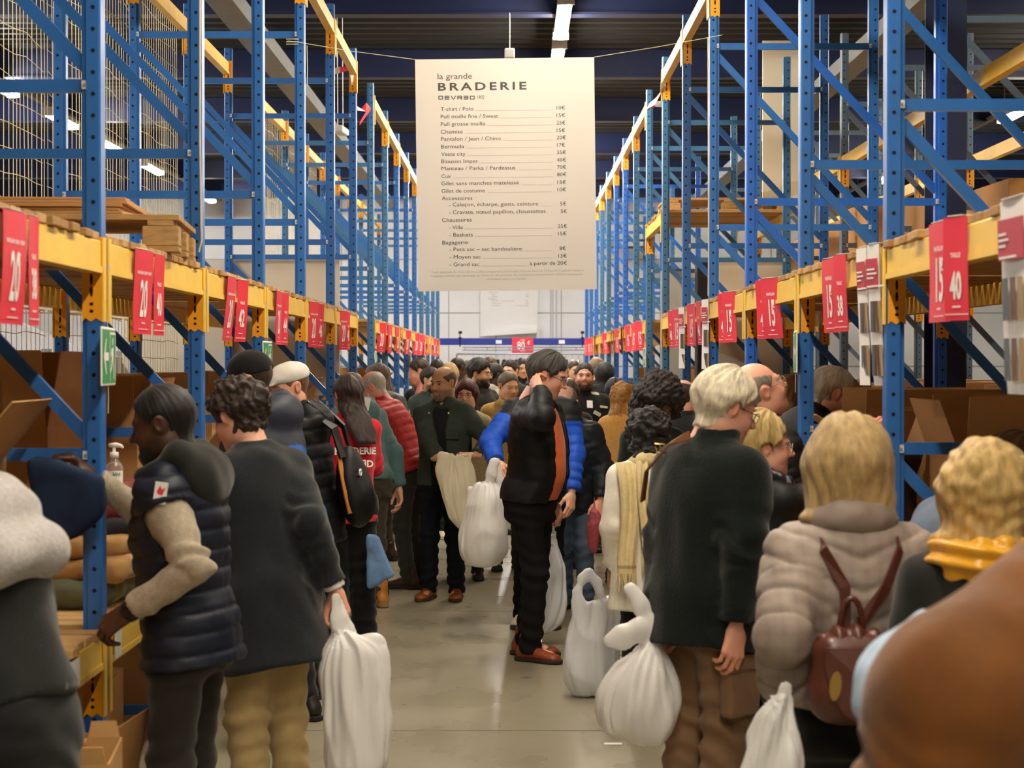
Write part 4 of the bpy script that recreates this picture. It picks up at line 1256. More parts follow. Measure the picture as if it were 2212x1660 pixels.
coat = person('man with curly dark hair in long charcoal coat holding a white carrier bag', (517, 902), 6.33, 44, skin='pink',
    hair=dict(kind='curly', col='#2E2118', t=.030, amp=.014, f=85, nape=.075, tmin=.25), head=(10, 18, 0), lean=(13, 0), crane=.03,
    arms=dict(R=dict(w=px(722, 1268, 6.2), curl=1.0, polew=(.12, -1, 0)), L='front'),
    top=dict(name='coat', kind='wool', col='#30343A', hem=.665, th=.030, flare=.035, collar='shirt', fold=.009, sr=1.12, box=.02), legs=dict(col='#B59C6C', w=1.12, fold=.008))
sdf_part('shirt_cuff', [cap(coat.A['R']['W'] - coat.A['R']['f'] * .03, coat.A['R']['W'] + coat.A['R']['f'] * .006, .040, .038, cutend=True)], M_WHITE, coat.root, .006)

capm = person('man in black baseball cap and navy jacket with a blue back panel', (538, 822), 8.4, 62, skin='light', hair=dict(kind='short', col='#3A2A1C', t=.006, nape=.05), head=(25, 8, 0), lean=(19, 0),
    arms=dict(R='front', L='front'), top=dict(kind='nylon', col='#2B2F3E', hem=.80, th=.032, collar='hood', hoodsize=1.15, fold=.012, colfn=two_tone(1.262, '#1F5CA8', '#2B2F3E', 0.12)), legs=dict(col='#23262E'))
ball_cap(capm, '#17181B')

flat = person('bearded man in white flat cap and black puffer jacket looking down at the shelf', (624, 838), 9.0, 82, skin='pink', eyes=False, brow='#7A5A3A',
    beard=dict(col='#6B4A30', t=.004, shade=.5), hair=dict(kind='short', col='#6B4A30', t=.004), head=(42, 12, 0), lean=(9, 0), arms=dict(R='front', L='front'),
    top=dict(kind='nylon', col='#1C1D1F', hem=.80, th=.034, collar='hood', quilt=(.075, .011), hoodsize=1.2), legs=dict(col='#222326'))
flat_cap(flat, '#DAD5CC')
I = flat
t = worn(I, 'backpack', 'black backpack with orange strap on the back of the man in the white cap', 'backpack')
sdf_part('bag_body', [ell(T(I, (0, -.245, 1.06)), np.array((.125, .085, .21)), I.Rt), ell(T(I, (0, -.265, .99)), (.115, .075, .12), I.Rt)], cloth_mat('nylon', '#151617'), t, .010, .04, lambda p: .006 * snoise(p, 25, 9))
for s in (-1, 1): strap([T(I, (s * .095, -.235, 1.22)), T(I, (s * .10, -.215, 1.38)), T(I, (s * .115, -.10, 1.515)), T(I, (s * .12, .09, 1.43)), T(I, (s * .125, .175, 1.25))], .045, .012, M_BLACKP, 'shoulder_strap', t)
strap([T(I, (-.085, -.215, 1.25)), T(I, (-.118, -.222, 1.16)), T(I, (-.132, -.230, 1.04)), T(I, (-.122, -.235, .93))], .028, .008, mat('orange_leather', '#B9752F', .6), 'side_strap', t)
b = MB(); b.tube([(.02 * math.cos(a), 0, .016 * math.sin(a)) for a in [math.pi * k / 6 for k in range(12)]], .005, 6, 0, True)
link('buckle', b.mesh('buckle', M_BOLT), t, tuple(T(I, (-.085, -.312, 1.13))))

staff = person('woman with very long dark hair in red staff top with lettering on the back', (751, 856), 10.8, 14, skin='tan', sh=.92, g=.92, head=(20, 14, 0), lean=(5, 0),
    hair=dict(kind='long', col='#2A1812', t=.014, drop=.25, w=.092, back=.10, amp=.006), arms=dict(R='front', L='front'),
    top=dict(name='top', kind='cloth', col='#C8172B', hem=.775, th=.018, flare=.02, collar='shirt'), legs=dict(col='#0F1013', w=1.25, taper=1.15), shoes=('shoe', '#161616', '#0E0E0E'))
I = staff
b = MB(); put_text(b, 'BRADERIE', 0, 0.03, 0, .062, 'CENTER', bold=.002); put_text(b, 'DEVR\u018eD', 0, -.055, 0, .062, 'CENTER', bold=.002)
vv = []
for v in b.v:
    w = np.array((v[0] + .02, -.165 * math.sqrt(max(0.05, 1 - (v[0] / .26) ** 2)) + .004, 1.20 + v[2])); vv.append(tuple(T(I, w)))
b.v = vv; link('lettering', b.mesh('lettering', M_WHITE), I.top)

teal = person('man in teal hoodie and tan work boots bending over the left shelf', (758, 842), 12.4, 34, skin='light', hair=dict(kind='bald', col='#7A6248', t=.004), head=(15, 22, 0), lean=(19, 0), g=1.02,
    arms=dict(R=dict(w=px(861, 1052, 12.35), curl=.5), L='front'), top=dict(name='hoodie', kind='cloth', col='#57797B', hem=.90, th=.024, collar='hood', fold=.010), legs=dict(col='#5E5545', w=1.1, fold=.010, l=(.02, .05)), shoes=('workboot', '#B9772E', '#8F7A4E'))
b = MB(); b.box(-.022, .022, -.001, .001, -.045, .045); b.tube([(0, 0, .045), (0, .004, .075)], .0012, 4)
link('price_tag', b.mesh('price_tag', M_WHITE), teal.top, tuple(teal.local(px(792, 873, 12.13))), (0, .2, math.radians(-30)))
redv = person('bald man with glasses in red quilted vest and navy sleeves bent over the shelf', (806, 838), 13.4, 70, skin='pink', hair=dict(kind='bald', col='#B8B2A8', t=.005, br=(.08, .12, .10)), glasses='#8A7A5A', head=(8, 26, 0), lean=(26, 0), g=1.05, belly=.03,
    arms=dict(R='front', L=dict(j=(-.05, .20, -.42))), inner=dict(name='sweater', kind='cloth', col='#232C3C', th=.016, sleeve=True, hem=.86, sr=1.1),
    top=dict(name='vest', kind='nylon', col='#B4231F', hem=.88, th=.032, sleeve=False, quilt=(.06, .011), collar='stand'), legs=dict(col='#4A4A48'), shoes=('boot', '#3A241A', '#1A1411'))
browh = person('long haired person in black jacket with a white triangle patch on the sleeve', (815, 820), 15.3, 48, skin='tan', hair=dict(kind='long', col='#4A3220', t=.02, drop=.06, w=.09, amp=.006), head=(30, 20, 0), lean=(16, 0),
    arms=dict(R=dict(w=px(886, 996, 15.0), curl=1.1), L='front'), top=dict(kind='nylon', col='#191B1E', hem=.82, th=.03, collar='stand'), legs=dict(col='#5A5852'), shoes=('boot', '#3A241A', '#1A1411'))
a = browh.A['R']; e = a['J'] + (a['E'] - a['J']) * .35
b = MB(); b.add([(-.035, 0, -.03), (.035, 0, -.03), (0, 0, .035)], [(0, 1, 2)]); b.add([(-.02, -.001, -.022), (.02, -.001, -.022), (0, -.001, .018)], [(0, 1, 2)], 1)
link('arm_patch', b.mesh('arm_patch', [M_WHITE, M_REDD]), browh.top, tuple(e + np.array((.055, -.055, 0))), (0, 0, math.radians(35)))
person('man with cropped dark hair and pink collar facing the left shelf', (905, 803), 17.6, 95, skin='pink', hair=dict(kind='short', col='#33261B', t=.012), head=(0, 18, 0), lean=(10, 0), arms=dict(R='front', L='front'),
    top=dict(name='jumper', kind='cloth', col='#C9827C', hem=.82, collar='stand'), legs=dict(col='#30343E'))
person('young man with dark full beard and dark green shirt looking to the right', (931, 822), 16.9, 205, skin='light', eyes=True, brow='#1E1510', hair=dict(kind='short', col='#241A12', t=.014), beard=dict(col='#2A1D14', t=.007, shade=.8), glasses='#B8B0A0', head=(30, 0, 0),
    top=dict(name='overshirt', kind='cloth', col='#4A5A52', hem=.80, collar='shirt'), legs=dict(col='#3C4A5C', kind='denim', w=1.1), shoes=('sneaker', '#D9CFA8', '#CFC6A6'))

# ------------------------------------------------------------------ people in the middle of the aisle
beard = person('balding man with grey goatee in dark green denim jacket holding up a white carrier bag', (957, 858), 12.6, 168, skin='tan', eyes=True, brow='#4A3626', face=dict(nose=1.15),
    hair=dict(kind='bald', col='#5A4230', t=.006, br=(.082, .125, .10)), beard=dict(col='#7A6A5A', t=.005, shade=.7, gt=True), head=(-24, 6, 0), g=1.06, belly=.03, S=.955,
    arms=dict(R=dict(w=px(945, 992, 12.25), pole=(1, -.4, -.4), palm=(-.7, .2, -.6), curl=1.0, hd=(-1, .5, .05)), L=dict(w=px(1027, 985, 12.25), pole=(-1, -.4, -.4), palm=(.7, .2, -.6), curl=1.0, hd=(.9, .5, .05))),
    inner=dict(name='shirt', kind='cloth', col='#24272D', th=.010, hem=.86, collar='shirt'), open=(.055, 1.46, .03),
    top=dict(kind='denim', col='#566258', hem=.86, th=.024, collar='shirt', fold=.010, sr=1.1), legs=dict(col='#1F2733', kind='denim', w=1.05, fold=.009, r=(.02, .03)), shoes=('boot', '#8F4B20', '#4A2E16'))
for s, z in ((-1, 1.24), (1, 1.24)):
    sdf_part('pocket_flap', [rbox(T(beard, (s * .105, .158, z)), (.05, .012, .028), .006, beard.Rt @ Rz(s * -18))], cloth_mat('denim', '#566258'), beard.top, .006)
    link('snap_button', sphere_mesh(.007, M_BOLT), beard.top, tuple(T(beard, (s * .075, .152, 1.405))))
person('woman with auburn bob and round glasses in beige coat looking up', (1008, 858), 13.8, 176, skin='light', eyes=True, brow='#4A2A1C', sh=.9, g=.95, face=dict(fat=.003),
    hair=dict(kind='bob', col='#4A2018', t=.020, drop=.035, line=-.004, w=.088), glasses='#5A3428', head=(-6, -6, 0),
    inner=dict(name='blouse', kind='cloth', col='#17171A', th=.008, hem=.8), open=(.05, 1.46, .03), top=dict(name='coat', kind='wool', col='#B5A982', hem=.6, th=.028, flare=.04, collar='shirt'), legs=dict(col='#2A2A2E'))
person('tall man with dark quiff, beard and glasses in black padded jacket, in profile', (1036, 808), 15.6, 222, skin='tan', brow='#1A120C', eyes=True, hair=dict(kind='short', col='#17110D', t=.024, amp=.006), beard=dict(col='#1E1610', t=.006, shade=.8), glasses='#B9A98A', head=(28, 5, 0),
    top=dict(kind='nylon', col='#26281F', hem=.80, th=.034, collar='stand', quilt=(.11, .010)), legs=dict(col='#23262C'))
person('person in khaki flat cap and mustard coat with a black shoulder strap', (1098, 836), 14.4, 190, skin='tan', hair=dict(kind='short', col='#5A4A36', t=.008), head=(20, 10, 0),
    top=dict(name='coat', kind='wool', col='#BF9E58', hem=.62, th=.03, flare=.03, collar='shirt'), legs=dict(col='#3A3430'))
blue = person('person in bright blue puffer jacket with black front hidden behind the man scratching his neck', (1168, 815), 11.3, 178, skin='light', hair=dict(kind='short', col='#3A2A1C', t=.012), g=1.06, sh=1.08,
    arms=dict(R=dict(w=px(1072, 1000, 10.95), pole=(1, -.3, -.3), curl=1.2), L=dict(w=px(1236, 1086, 11.1), pole=(-1, -.3, 0), curl=.6)),
    top=dict(kind='nylon', col='#1F57CC', hem=.80, th=.040, collar='stand', quilt=(.065, .010), sr=1.05, colfn=arm_tone('#17191E', '#1D56CF')), legs=dict(col='#1B202A', kind='denim', l=(.03, 0), r=(.03, 0)), shoes=('sneaker', '#CFC6B4', '#3A352E'))
person('man with glasses in dark navy padded jacket and blue jeans leaning forward', (1222, 874), 11.9, 158, skin='pink', eyes=True, brow='#6A5A4A', hair=dict(kind='bald', col='#6A5F54', t=.008), glasses='#3A3028', head=(10, 24, 0), lean=(16, 0), g=1.1,
    arms=dict(R='front', L=dict(j=(-.10, .05, -.5))), inner=dict(name='jumper', kind='cloth', col='#4A4E55', th=.010, hem=.84), open=(.05, 1.46, .03),
    top=dict(kind='nylon', col='#252E38', hem=.78, th=.045, collar='stand', quilt=(.12, .012), sr=1.15), legs=dict(col='#46566A', kind='denim', w=1.1, l=(0, .04)), shoes=('shoe', '#2A2622', '#17140F'))
neck = person('tall man in black jacket and orange sweater scratching the back of his neck', (1182, 812), 10.05, -114, skin='pink', eyes=True, brow='#33291F', face=dict(nose=1.35), g=1.04, belly=.05,
    hair=dict(kind='short', col='#38332E', t=.020, amp=.006), glasses='#6A4A30', head=(18, 20, 0), lean=(6, 0), hscale=1.04,
    arms=dict(R=dict(w=px(1166, 846, 9.86), pole=(.9, .55, -.55), palm=(-.9, .3, 0), curl=.7, hd=(-.55, -.55, .62)), L=dict(w=px(1196, 1112, 10.42), curl=1.1)),
    inner=dict(name='sweater', kind='cloth', col='#E0692A', th=.012, hem=.92, fold=.004), open=(.085, 1.46, .03),
    top=dict(kind='nylon', col='#181A20', hem=.90, th=.032, collar='stand', quilt=(.13, .008), flare=.01, sr=1.1), legs=dict(col='#1D1C1E', kind='denim', w=1.06, fold=.008, r=(0, .06), l=(0, -.05)), shoes=('boot', '#8A3E1C', '#2A1A10'))
sec = person('stocky security guard with trimmed beard in black uniform with pale reflective strips', (1262, 815), 15.8, 186, skin='pink', eyes=True, brow='#3A2618', face=dict(fat=.006, jaw=1.1), g=1.15, sh=1.08,
    hair=dict(kind='short', col='#2A1E16', t=.009), beard=dict(col='#4A2A18', t=.005, shade=.6), head=(-6, -4, 0), top=dict(kind='cloth', col='#17181A', hem=.82, th=.022, collar='stand'), legs=dict(col='#15161A'))
M_REFL = mat('reflective_strip', '#C9C4B0', .4)

# ------------------------------------------------------------------ people along the right rack
person('woman with wavy golden hair in camel coat, back turned', (1347, 862), 13.6, -24, skin='light', sh=.9, hair=dict(kind='long', col='#9A6B30', t=.022, drop=.14, w=.098, curl=True, amp=.012, f=60), head=(-6, 6, 0),
    top=dict(name='coat', kind='wool', col='#BC8B45', hem=.6, th=.03, flare=.04, collar='shirt'), legs=dict(col='#2A2522'))
afb = [((x, y, z), (r, r, r)) for x, y, z, r in [(0, -.03, .09, .13), (.075, -.02, .05, .10), (-.075, -.02, .05, .10), (.09, -.02, -.03, .085), (-.09, -.02, -.03, .085), (0, -.09, -.01, .11), (.06, .04, .10, .07), (-.06, .04, .10, .07), (.08, -.03, -.085, .06), (-.08, -.03, -.085, .06)]]
person('woman with a large dark afro looking down, dark green top', (1421, 878), 10.2, 205, skin='brown', eyes=False, brow='#120C0A', sh=.92, hair=dict(kind='afro', col='#1C1310', t=.05, blobs=afb, amp=.016, f=75, earcut=False), head=(8, 30, 0), lean=(8, 0),
    top=dict(kind='cloth', col='#1E2C28', hem=.7, th=.026, collar='shirt', flare=.02), legs=dict(col='#22242A'))
scarf = person('woman with curly black hair in cream coat and long beige fringed scarf, back turned', (1400, 948), 8.4, 6, skin='olive', sh=.92, g=1.02,
    hair=dict(kind='curly', col='#15110F', t=.046, amp=.018, f=70, nape=.125, earcut=False, tmin=.7), head=(-12, 14, 0), lean=(4, 0), arms=dict(R='front', L='down'),
    top=dict(name='coat', kind='cloth', col='#EAE4D6', hem=.64, th=.036, flare=.05, collar='stand', sr=1.2, fold=.008), legs=dict(col='#2A2524'), shoes=('boot', '#2A2522', '#17140F'))
M_SCARF = mat('scarf_wool', '#D8C391', .95, bump=.5, bscale=250, var=.12, vscale=30, sheen=.2)
M_SCARFB = mat('scarf_band', '#B09A70', .95, bump=.5, bscale=250)
I = scarf
sc_root = scarf_ring(I, M_SCARF, 'scarf', .040)
sc_root.name = 'scarf'
def tail(x0, x1, zt, zb, yb):
    b = MB()
    def sf(th):
        def f(u, v):
            z = zt + (zb - zt) * v; x = x0 + (x1 - x0) * u + .012 * math.sin(v * 5 + x0 * 30)
            yy = yb + .05 * (1 - v) ** 8 - .05 * v ** .6 - .012 * math.sin(u * 7 + v * 3) - .010 * math.cos(u * 15 + v * 2) + th
            return tuple(T(I, (x, yy, z)))
        return f
    b.grid(sf(0), 13, 30); b.grid(sf(.010), 13, 30)
    o = link('scarf_tail', b.mesh('scarf_tail', M_SCARF, True), sc_root)
    c = MB(); c.grid(lambda u, v: sf(-.002)(u, .93 + v * .025), 13, 3); link('band', c.mesh('band', M_SCARFB, True), o)
    fr = MB(); n = 13
    for k in range(n):
        u = (k + .5) / n; p = np.array(sf(.004)(u, 1.0)); q = p + np.array((rng.uniform(-.012, .012), rng.uniform(-.012, .004), -.085 - rng.uniform(0, .02)))
        fr.tube([p, (p + q) / 2 + np.array((rng.uniform(-.006, .006), 0, 0)), q], [.0045, .004, .002], 5)
    f_ = link('fringe', fr.mesh('fringe', M_SCARF), o); f_['kind'] = 'stuff'
tail(-.215, -.105, 1.485, .86, -.165); tail(-.10, -.03, 1.495, .97, -.178)

lookup = person('bald smiling man with rimless glasses looking up to the right', (1640, 846), 7.45, -58, skin='pink', brow='#8A7A6A', eyes=True, face=dict(nose=1.25), hair=dict(kind='bald', col='#8A7F74', t=.004, br=(.085, .13, .11)), glasses='#8C8478', head=(-14, -26, 0), hscale=1.06, g=1.08,
    inner=dict(name='shirt', kind='cloth', col='#26302A', th=.012, hem=.8, collar='stand'), arms=dict(R='front', L='front'), top=dict(kind='nylon', col='#2E2A29', hem=.78, th=.036, collar=None, quilt=(.07, .010)), legs=dict(col='#26262A'))
grey = person('white haired man in dark green fleece and khaki cargo trousers carrying a knotted bag', (1568, 884), 6.15, -48, skin='pink', eyes=True, brow='#B8AE9C', face=dict(nose=1.2), g=1.12, belly=.03, hscale=1.05,
    hair=dict(kind='short', col='#D8CCB2', t=.026, amp=.006, line=.006), glasses='#3A3430', head=(-24, 18, 0), lean=(7, 0), crane=.02,
    arms=dict(R=dict(w=px(1588, 1385, 5.86), curl=.55, pole=(1, -.5, 0)), L=dict(w=px(1428, 1352, 6.12), curl=1.15, pole=(-1, -.5, 0), palm=(1, .2, 0))),
    top=dict(name='fleece', kind='fleece', col='#1E2724', hem=.76, th=.034, collar='stand', flare=.02, fold=.009, sr=1.2, box=.02), legs=dict(col='#836549', w=1.2, fold=.011, kind='cloth'))
I = grey
strap([T(I, (-.24, -.10, 1.26)), T(I, (-.20, -.135, 1.37)), T(I, (-.11, -.12, 1.475)), T(I, (-.02, -.115, 1.51))], .032, .006, mat('tan_leather', '#7A4A22', .5), 'shoulder_strap', I.top)
b = MB(); b.tube([(-.018, 0, -.018), (.018, 0, -.018), (.018, 0, .018), (-.018, 0, .018)], .0035, 6, 0, True); b.tube([(0, 0, -.018), (0, 0, .018)], .003, 6)
link('buckle', b.mesh('buckle', mat('brass', '#C9A45A', .3, metal=.8), True), I.top, tuple(T(I, (-.135, -.14, 1.455))), (.5, 0, .3))
l = I.G['R']; m_ = (l['hip'] * .42 + l['knee'] * .58)
sdf_part('cargo_pocket', [rbox(m_ + np.array((.080, -.01, -.03)), (.028, .075, .10), .012)], cloth_mat('cloth', '#836549'), I.legs, .008, disp=lambda p: .004 * snoise(p, 30, 5))
sdf_part('pocket_flap', [rbox(m_ + np.array((.098, -.01, .055)), (.018, .082, .028), .008)], cloth_mat('cloth', '#836549'), I.legs, .007)

floral = person('short woman with blonde hair and glasses in black coat and floral scarf, in profile', (1652, 968), 6.9, -62, skin='pink', eyes=True, brow='#8A7048', face=dict(fat=.004, nose=1.15), sh=.94, g=1.05, hscale=1.06,
    hair=dict(kind='short', col='#B79C62', t=.030, amp=.007, nape=.10, tmin=.6, line=-.004), glasses='#A8A090', head=(-26, 0, 0),
    arms=dict(R=dict(w=px(1868, 966, 6.85), pole=(.3, -.3, -1), curl=.5, palm=(0, 0, -1)), L='front'), top=dict(name='coat', kind='nylon', col='#1A1B1A', hem=.62, th=.034, collar='stand', flare=.03, fold=.011), legs=dict(col='#17171A'))
def floral_tint(p):
    n = snoise(p, 120, 3, 1); m2 = snoise(p, 150, 8, 1)
    c = np.tile(np.array(srgb('#14161E')), (len(p), 1)); c[n > .45] = srgb('#8A93A0'); c[m2 > .6] = srgb('#8A2F4A'); return c
pts = [T(floral, (.10 * math.sin(a), .0 + .10 * math.cos(a), 1.475 - .025 * math.cos(a))) for a in [2 * math.pi * k / 10 for k in range(11)]]
sdf_part('scarf', [cap(a, b, .044 * floral.S, .044 * floral.S) for a, b in zip(pts[:-1], pts[1:])], mat('floral_scarf', '#20222A', .8, attr=True, bump=.3, bscale=200), floral.root, .006, .02, lambda p: .008 * snoise(p * np.array((1, 1, 1.8)), 45, 2), tint=floral_tint)

bob = person('woman with blonde bob in taupe checked puffer coat wearing a brown leather backpack', (1832, 1040), 4.65, 2, skin='light', sh=1.0, g=1.10, hscale=1.17,
    hair=dict(kind='bob', col='#AD9060', t=.030, drop=.012, w=.104, amp=.0042, earcut=False, sweep=.6), head=(-8, 8, 0), lean=(4, 0), arms=dict(L=dict(w=px(1690, 1500, 4.58), curl=1.1, polew=(-.25, -1, 0)), R='front'),
    top=dict(name='coat', kind='nylon', col='#A5917F', hem=.945, th=.048, collar='stand', quilt=(.085, .012), qslope=-.35, colfn=plaid('#9A8A7E', '#7A6E6C'), sr=1.2, flare=.01, fold=.006), legs=dict(col='#141416'))
I = bob
sdf_part('collar', [cap(T(I, (.095 * math.sin(a), -.01 + .095 * math.cos(a), 1.50 - .02 * math.cos(a))), T(I, (.095 * math.sin(a2), -.01 + .095 * math.cos(a2), 1.50 - .02 * math.cos(a2))), .040, .040) for a, a2 in [(2 * math.pi * k / 12, 2 * math.pi * (k + 1) / 12) for k in range(12)]], cloth_mat('nylon', '#94857A'), I.top, .008, .02, lambda p: .006 * snoise(p * np.array((.6, .6, 2)), 40, 6))
M_LEA = mat('brown_leather', '#56281A', .42, bump=.2, bscale=120, var=.18, vscale=10, coat=.15)
t = worn(I, 'backpack', 'small brown leather backpack with brass clasp on the woman in the checked coat', 'backpack')
yb = -.255
bagb = sdf_part('bag_body', [rbox(T(I, (-.055, yb, 1.055)), (.100, .055, .105), .045, I.Rt), ell(T(I, (-.055, yb, 1.01)), (.110, .062, .075), I.Rt)], M_LEA, t, .008, .04, lambda p: .004 * snoise(p, 30, 4))
fl = MB(); n = 22
prof = [(-.092, .10), (-.097, .04), (-.082, -.05), (-.045, -.115), (0, -.145), (.045, -.115), (.082, -.05), (.097, .04), (.092, .10)]
vs = []
for dy in (-.010, .0):
    for (x, z) in prof: vs.append(tuple(T(I, (-.055 + x, yb - .064 - .018 * math.cos(x * 16) + dy, 1.055 + z * .88))))
    vs.append(tuple(T(I, (-.055, yb - .084 + dy, 1.055))))
K = len(prof); fs = [(i, i + 1, K) for i in range(K - 1)] + [(K - 1, 0, K)] + [(K + 1 + i + 1, K + 1 + i, 2 * K + 1) for i in range(K - 1)] + [(i, K + 1 + i, K + 2 + i, i + 1) for i in range(K - 1)] + [(K - 1, 2 * K, K + 1, 0)]
fl.add(vs, fs); f_ = link('flap', fl.mesh('flap', M_LEA), t)
flap_obj = f_
sdf_part('gathered_top', [ell(T(I, (-.055, yb + .01, 1.160)), (.085, .045, .035), I.Rt)], M_LEA, t, .007, disp=lambda p: .006 * np.sin(p[:, 0] * 130))
hb = MB(); hb.tube([T(I, (-.05 + .034 * math.cos(a), yb + .035 - .01 * math.sin(a), 1.185 + .095 * math.sin(a))) for a in [math.pi * k / 12 for k in range(13)]], .008, 8)
link('top_handle', hb.mesh('top_handle', M_LEA, True), t)
for s in (-1, 1):
    strap([T(I, (-.05 + s * .012, yb + .055, 1.18)), T(I, (s * .06, -.20, 1.31)), T(I, (s * .115, -.155, 1.42)), T(I, (s * .125, -.06, 1.475)), T(I, (s * .13, .06, 1.44))], .026, .007, M_LEA, 'shoulder_strap', t)
strap([T(I, (.03, yb - .01, 1.17)), T(I, (.075, yb + .005, 1.08)), T(I, (.10, yb + .02, .97))], .022, .007, M_LEA, 'side_strap', t)

yel = person('woman with loose blonde curls and bright yellow scarf in black jacket at the right edge', (2135, 1094), 4.22, -22, skin='light', sh=.95, hscale=1.08, hair=dict(kind='bob', col='#B8985C', t=.034, drop=.010, w=.112, curl=True, amp=.009, f=55, earcut=False), head=(-10, 12, 0), lean=(10, 0),
    arms=dict(R='front', L='down'), top=dict(kind='cloth', col='#24231F', hem=.78, th=.032, collar=None, sr=1.15), legs=dict(col='#1A1A1D'))
pts = [T(yel, (.115 * math.sin(a), -.02 + .115 * math.cos(a), 1.475 + .015 * math.cos(a))) for a in [2 * math.pi * k / 10 for k in range(11)]]
sdf_part('scarf', [cap(a, b, .036, .036, flat=(np.array((0, 0, 1.0)), .75)) for a, b in zip(pts[:-1], pts[1:])], mat('yellow_silk', '#E9A81E', .32, sheen=.2), yel.root, .006, .015, lambda p: .008 * np.sin(p[:, 2] * 160 + 2 * snoise(p, 14, 2)))
_J = np.array((-.17, 0, 1.30))
suede = person('person in brown suede jacket seen close from behind in the right corner', (2560, 1085), 2.72, -8, skin='light', hair=dict(kind='short', col='#3A2A1C', t=.02), g=1.12, sh=1.05, S=.93,
    arms=dict(L=dict(w=px(1990, 1850, 2.62), pole=(-.6, -.6, .0), curl=.6, hidden=False), R='down'),
    top=dict(kind='suede', col='#74461A', hem=.72, th=.060, collar='shirt', sr=1.75, fold=.014, h=.008, flare=.06, box=.07, extra=lambda V: (V.add(cap((-.20, -.03, 1.16), (-.40, -.02, .86), .13, .15), .12), V.add(ell((-.12, -.03, .95), (.30, .20, .34)), .10))), legs=dict(col='#2A2A30'), h=.009)
hoodp = person('person in dark grey jacket with a big pale grey hood stooping to the left shelf', (-150, 1000), 4.1, 66, skin='light', hair=dict(kind='short', col='#4A3626', t=.015), lean=(20, 0), head=(0, 15, 0), g=1.08,
    arms=dict(L=dict(j=(-.10, .20, -.40)), R='front'), top=dict(kind='wool', col='#2B2D2C', hem=.985, th=.036, collar=None, fold=.010, sr=1.25, flare=.0), legs=dict(col='#1E1F21'))
I = hoodp
sdf_part('hood', [ell(T(I, (0.0, -.12, 1.45)), (.150, .075, .075), I.Rt), cap(T(I, (-.09, -.165, 1.33)), T(I, (.09, -.165, 1.33)), .070, .070), cap(T(I, (-.10, -.07, 1.50)), T(I, (.10, -.07, 1.50)), .055, .055)] + [cap(T(I, (s * .10, -.07, 1.50)), T(I, (s * .06, .08, 1.46)), .05, .035) for s in (-1, 1)],
    cloth_mat('fleece', '#B8B3B0'), I.top, .008, .04, lambda p: .011 * snoise(p, 20, 7))
blue_sw = person('person in faded blue jumper reaching into the carton behind the blonde woman', (2195, 1055), 5.40, -72, skin='light', hair=dict(kind='short', col='#6A4A2C', t=.02), S=.95, lean=(46, 0), head=(0, 20, 0),
    arms=dict(L=dict(j=(-.14, .26, -.26), pole=(-1, .1, .5)), R='front'), top=dict(name='jumper', kind='denim', col='#5B6678', hem=.80, th=.030, collar='stand', sr=1.35), legs=dict(col='#22252C'))
person('grey haired person with a spectacle cord leaning into the right shelf', (1797, 852), 8.75, -78, skin='pink', hair=dict(kind='short', col='#A79A84', t=.018), head=(0, 20, 0), lean=(40, 0), arms=dict(R='front', L='front'),
    top=dict(kind='cloth', col='#15161A', hem=.82, th=.026, collar='stand'), legs=dict(col='#22242A'))
person('woman with chestnut hair behind the man looking up', (1706, 876), 9.35, -62, skin='light', sh=.92, hair=dict(kind='bob', col='#8A6238', t=.026, drop=.0, w=.095), head=(0, 15, 0), lean=(34, 0), arms=dict(R='front', L='front'),
    top=dict(kind='cloth', col='#1D1D20', hem=.82, th=.026, collar='stand'), legs=dict(col='#22242A'))

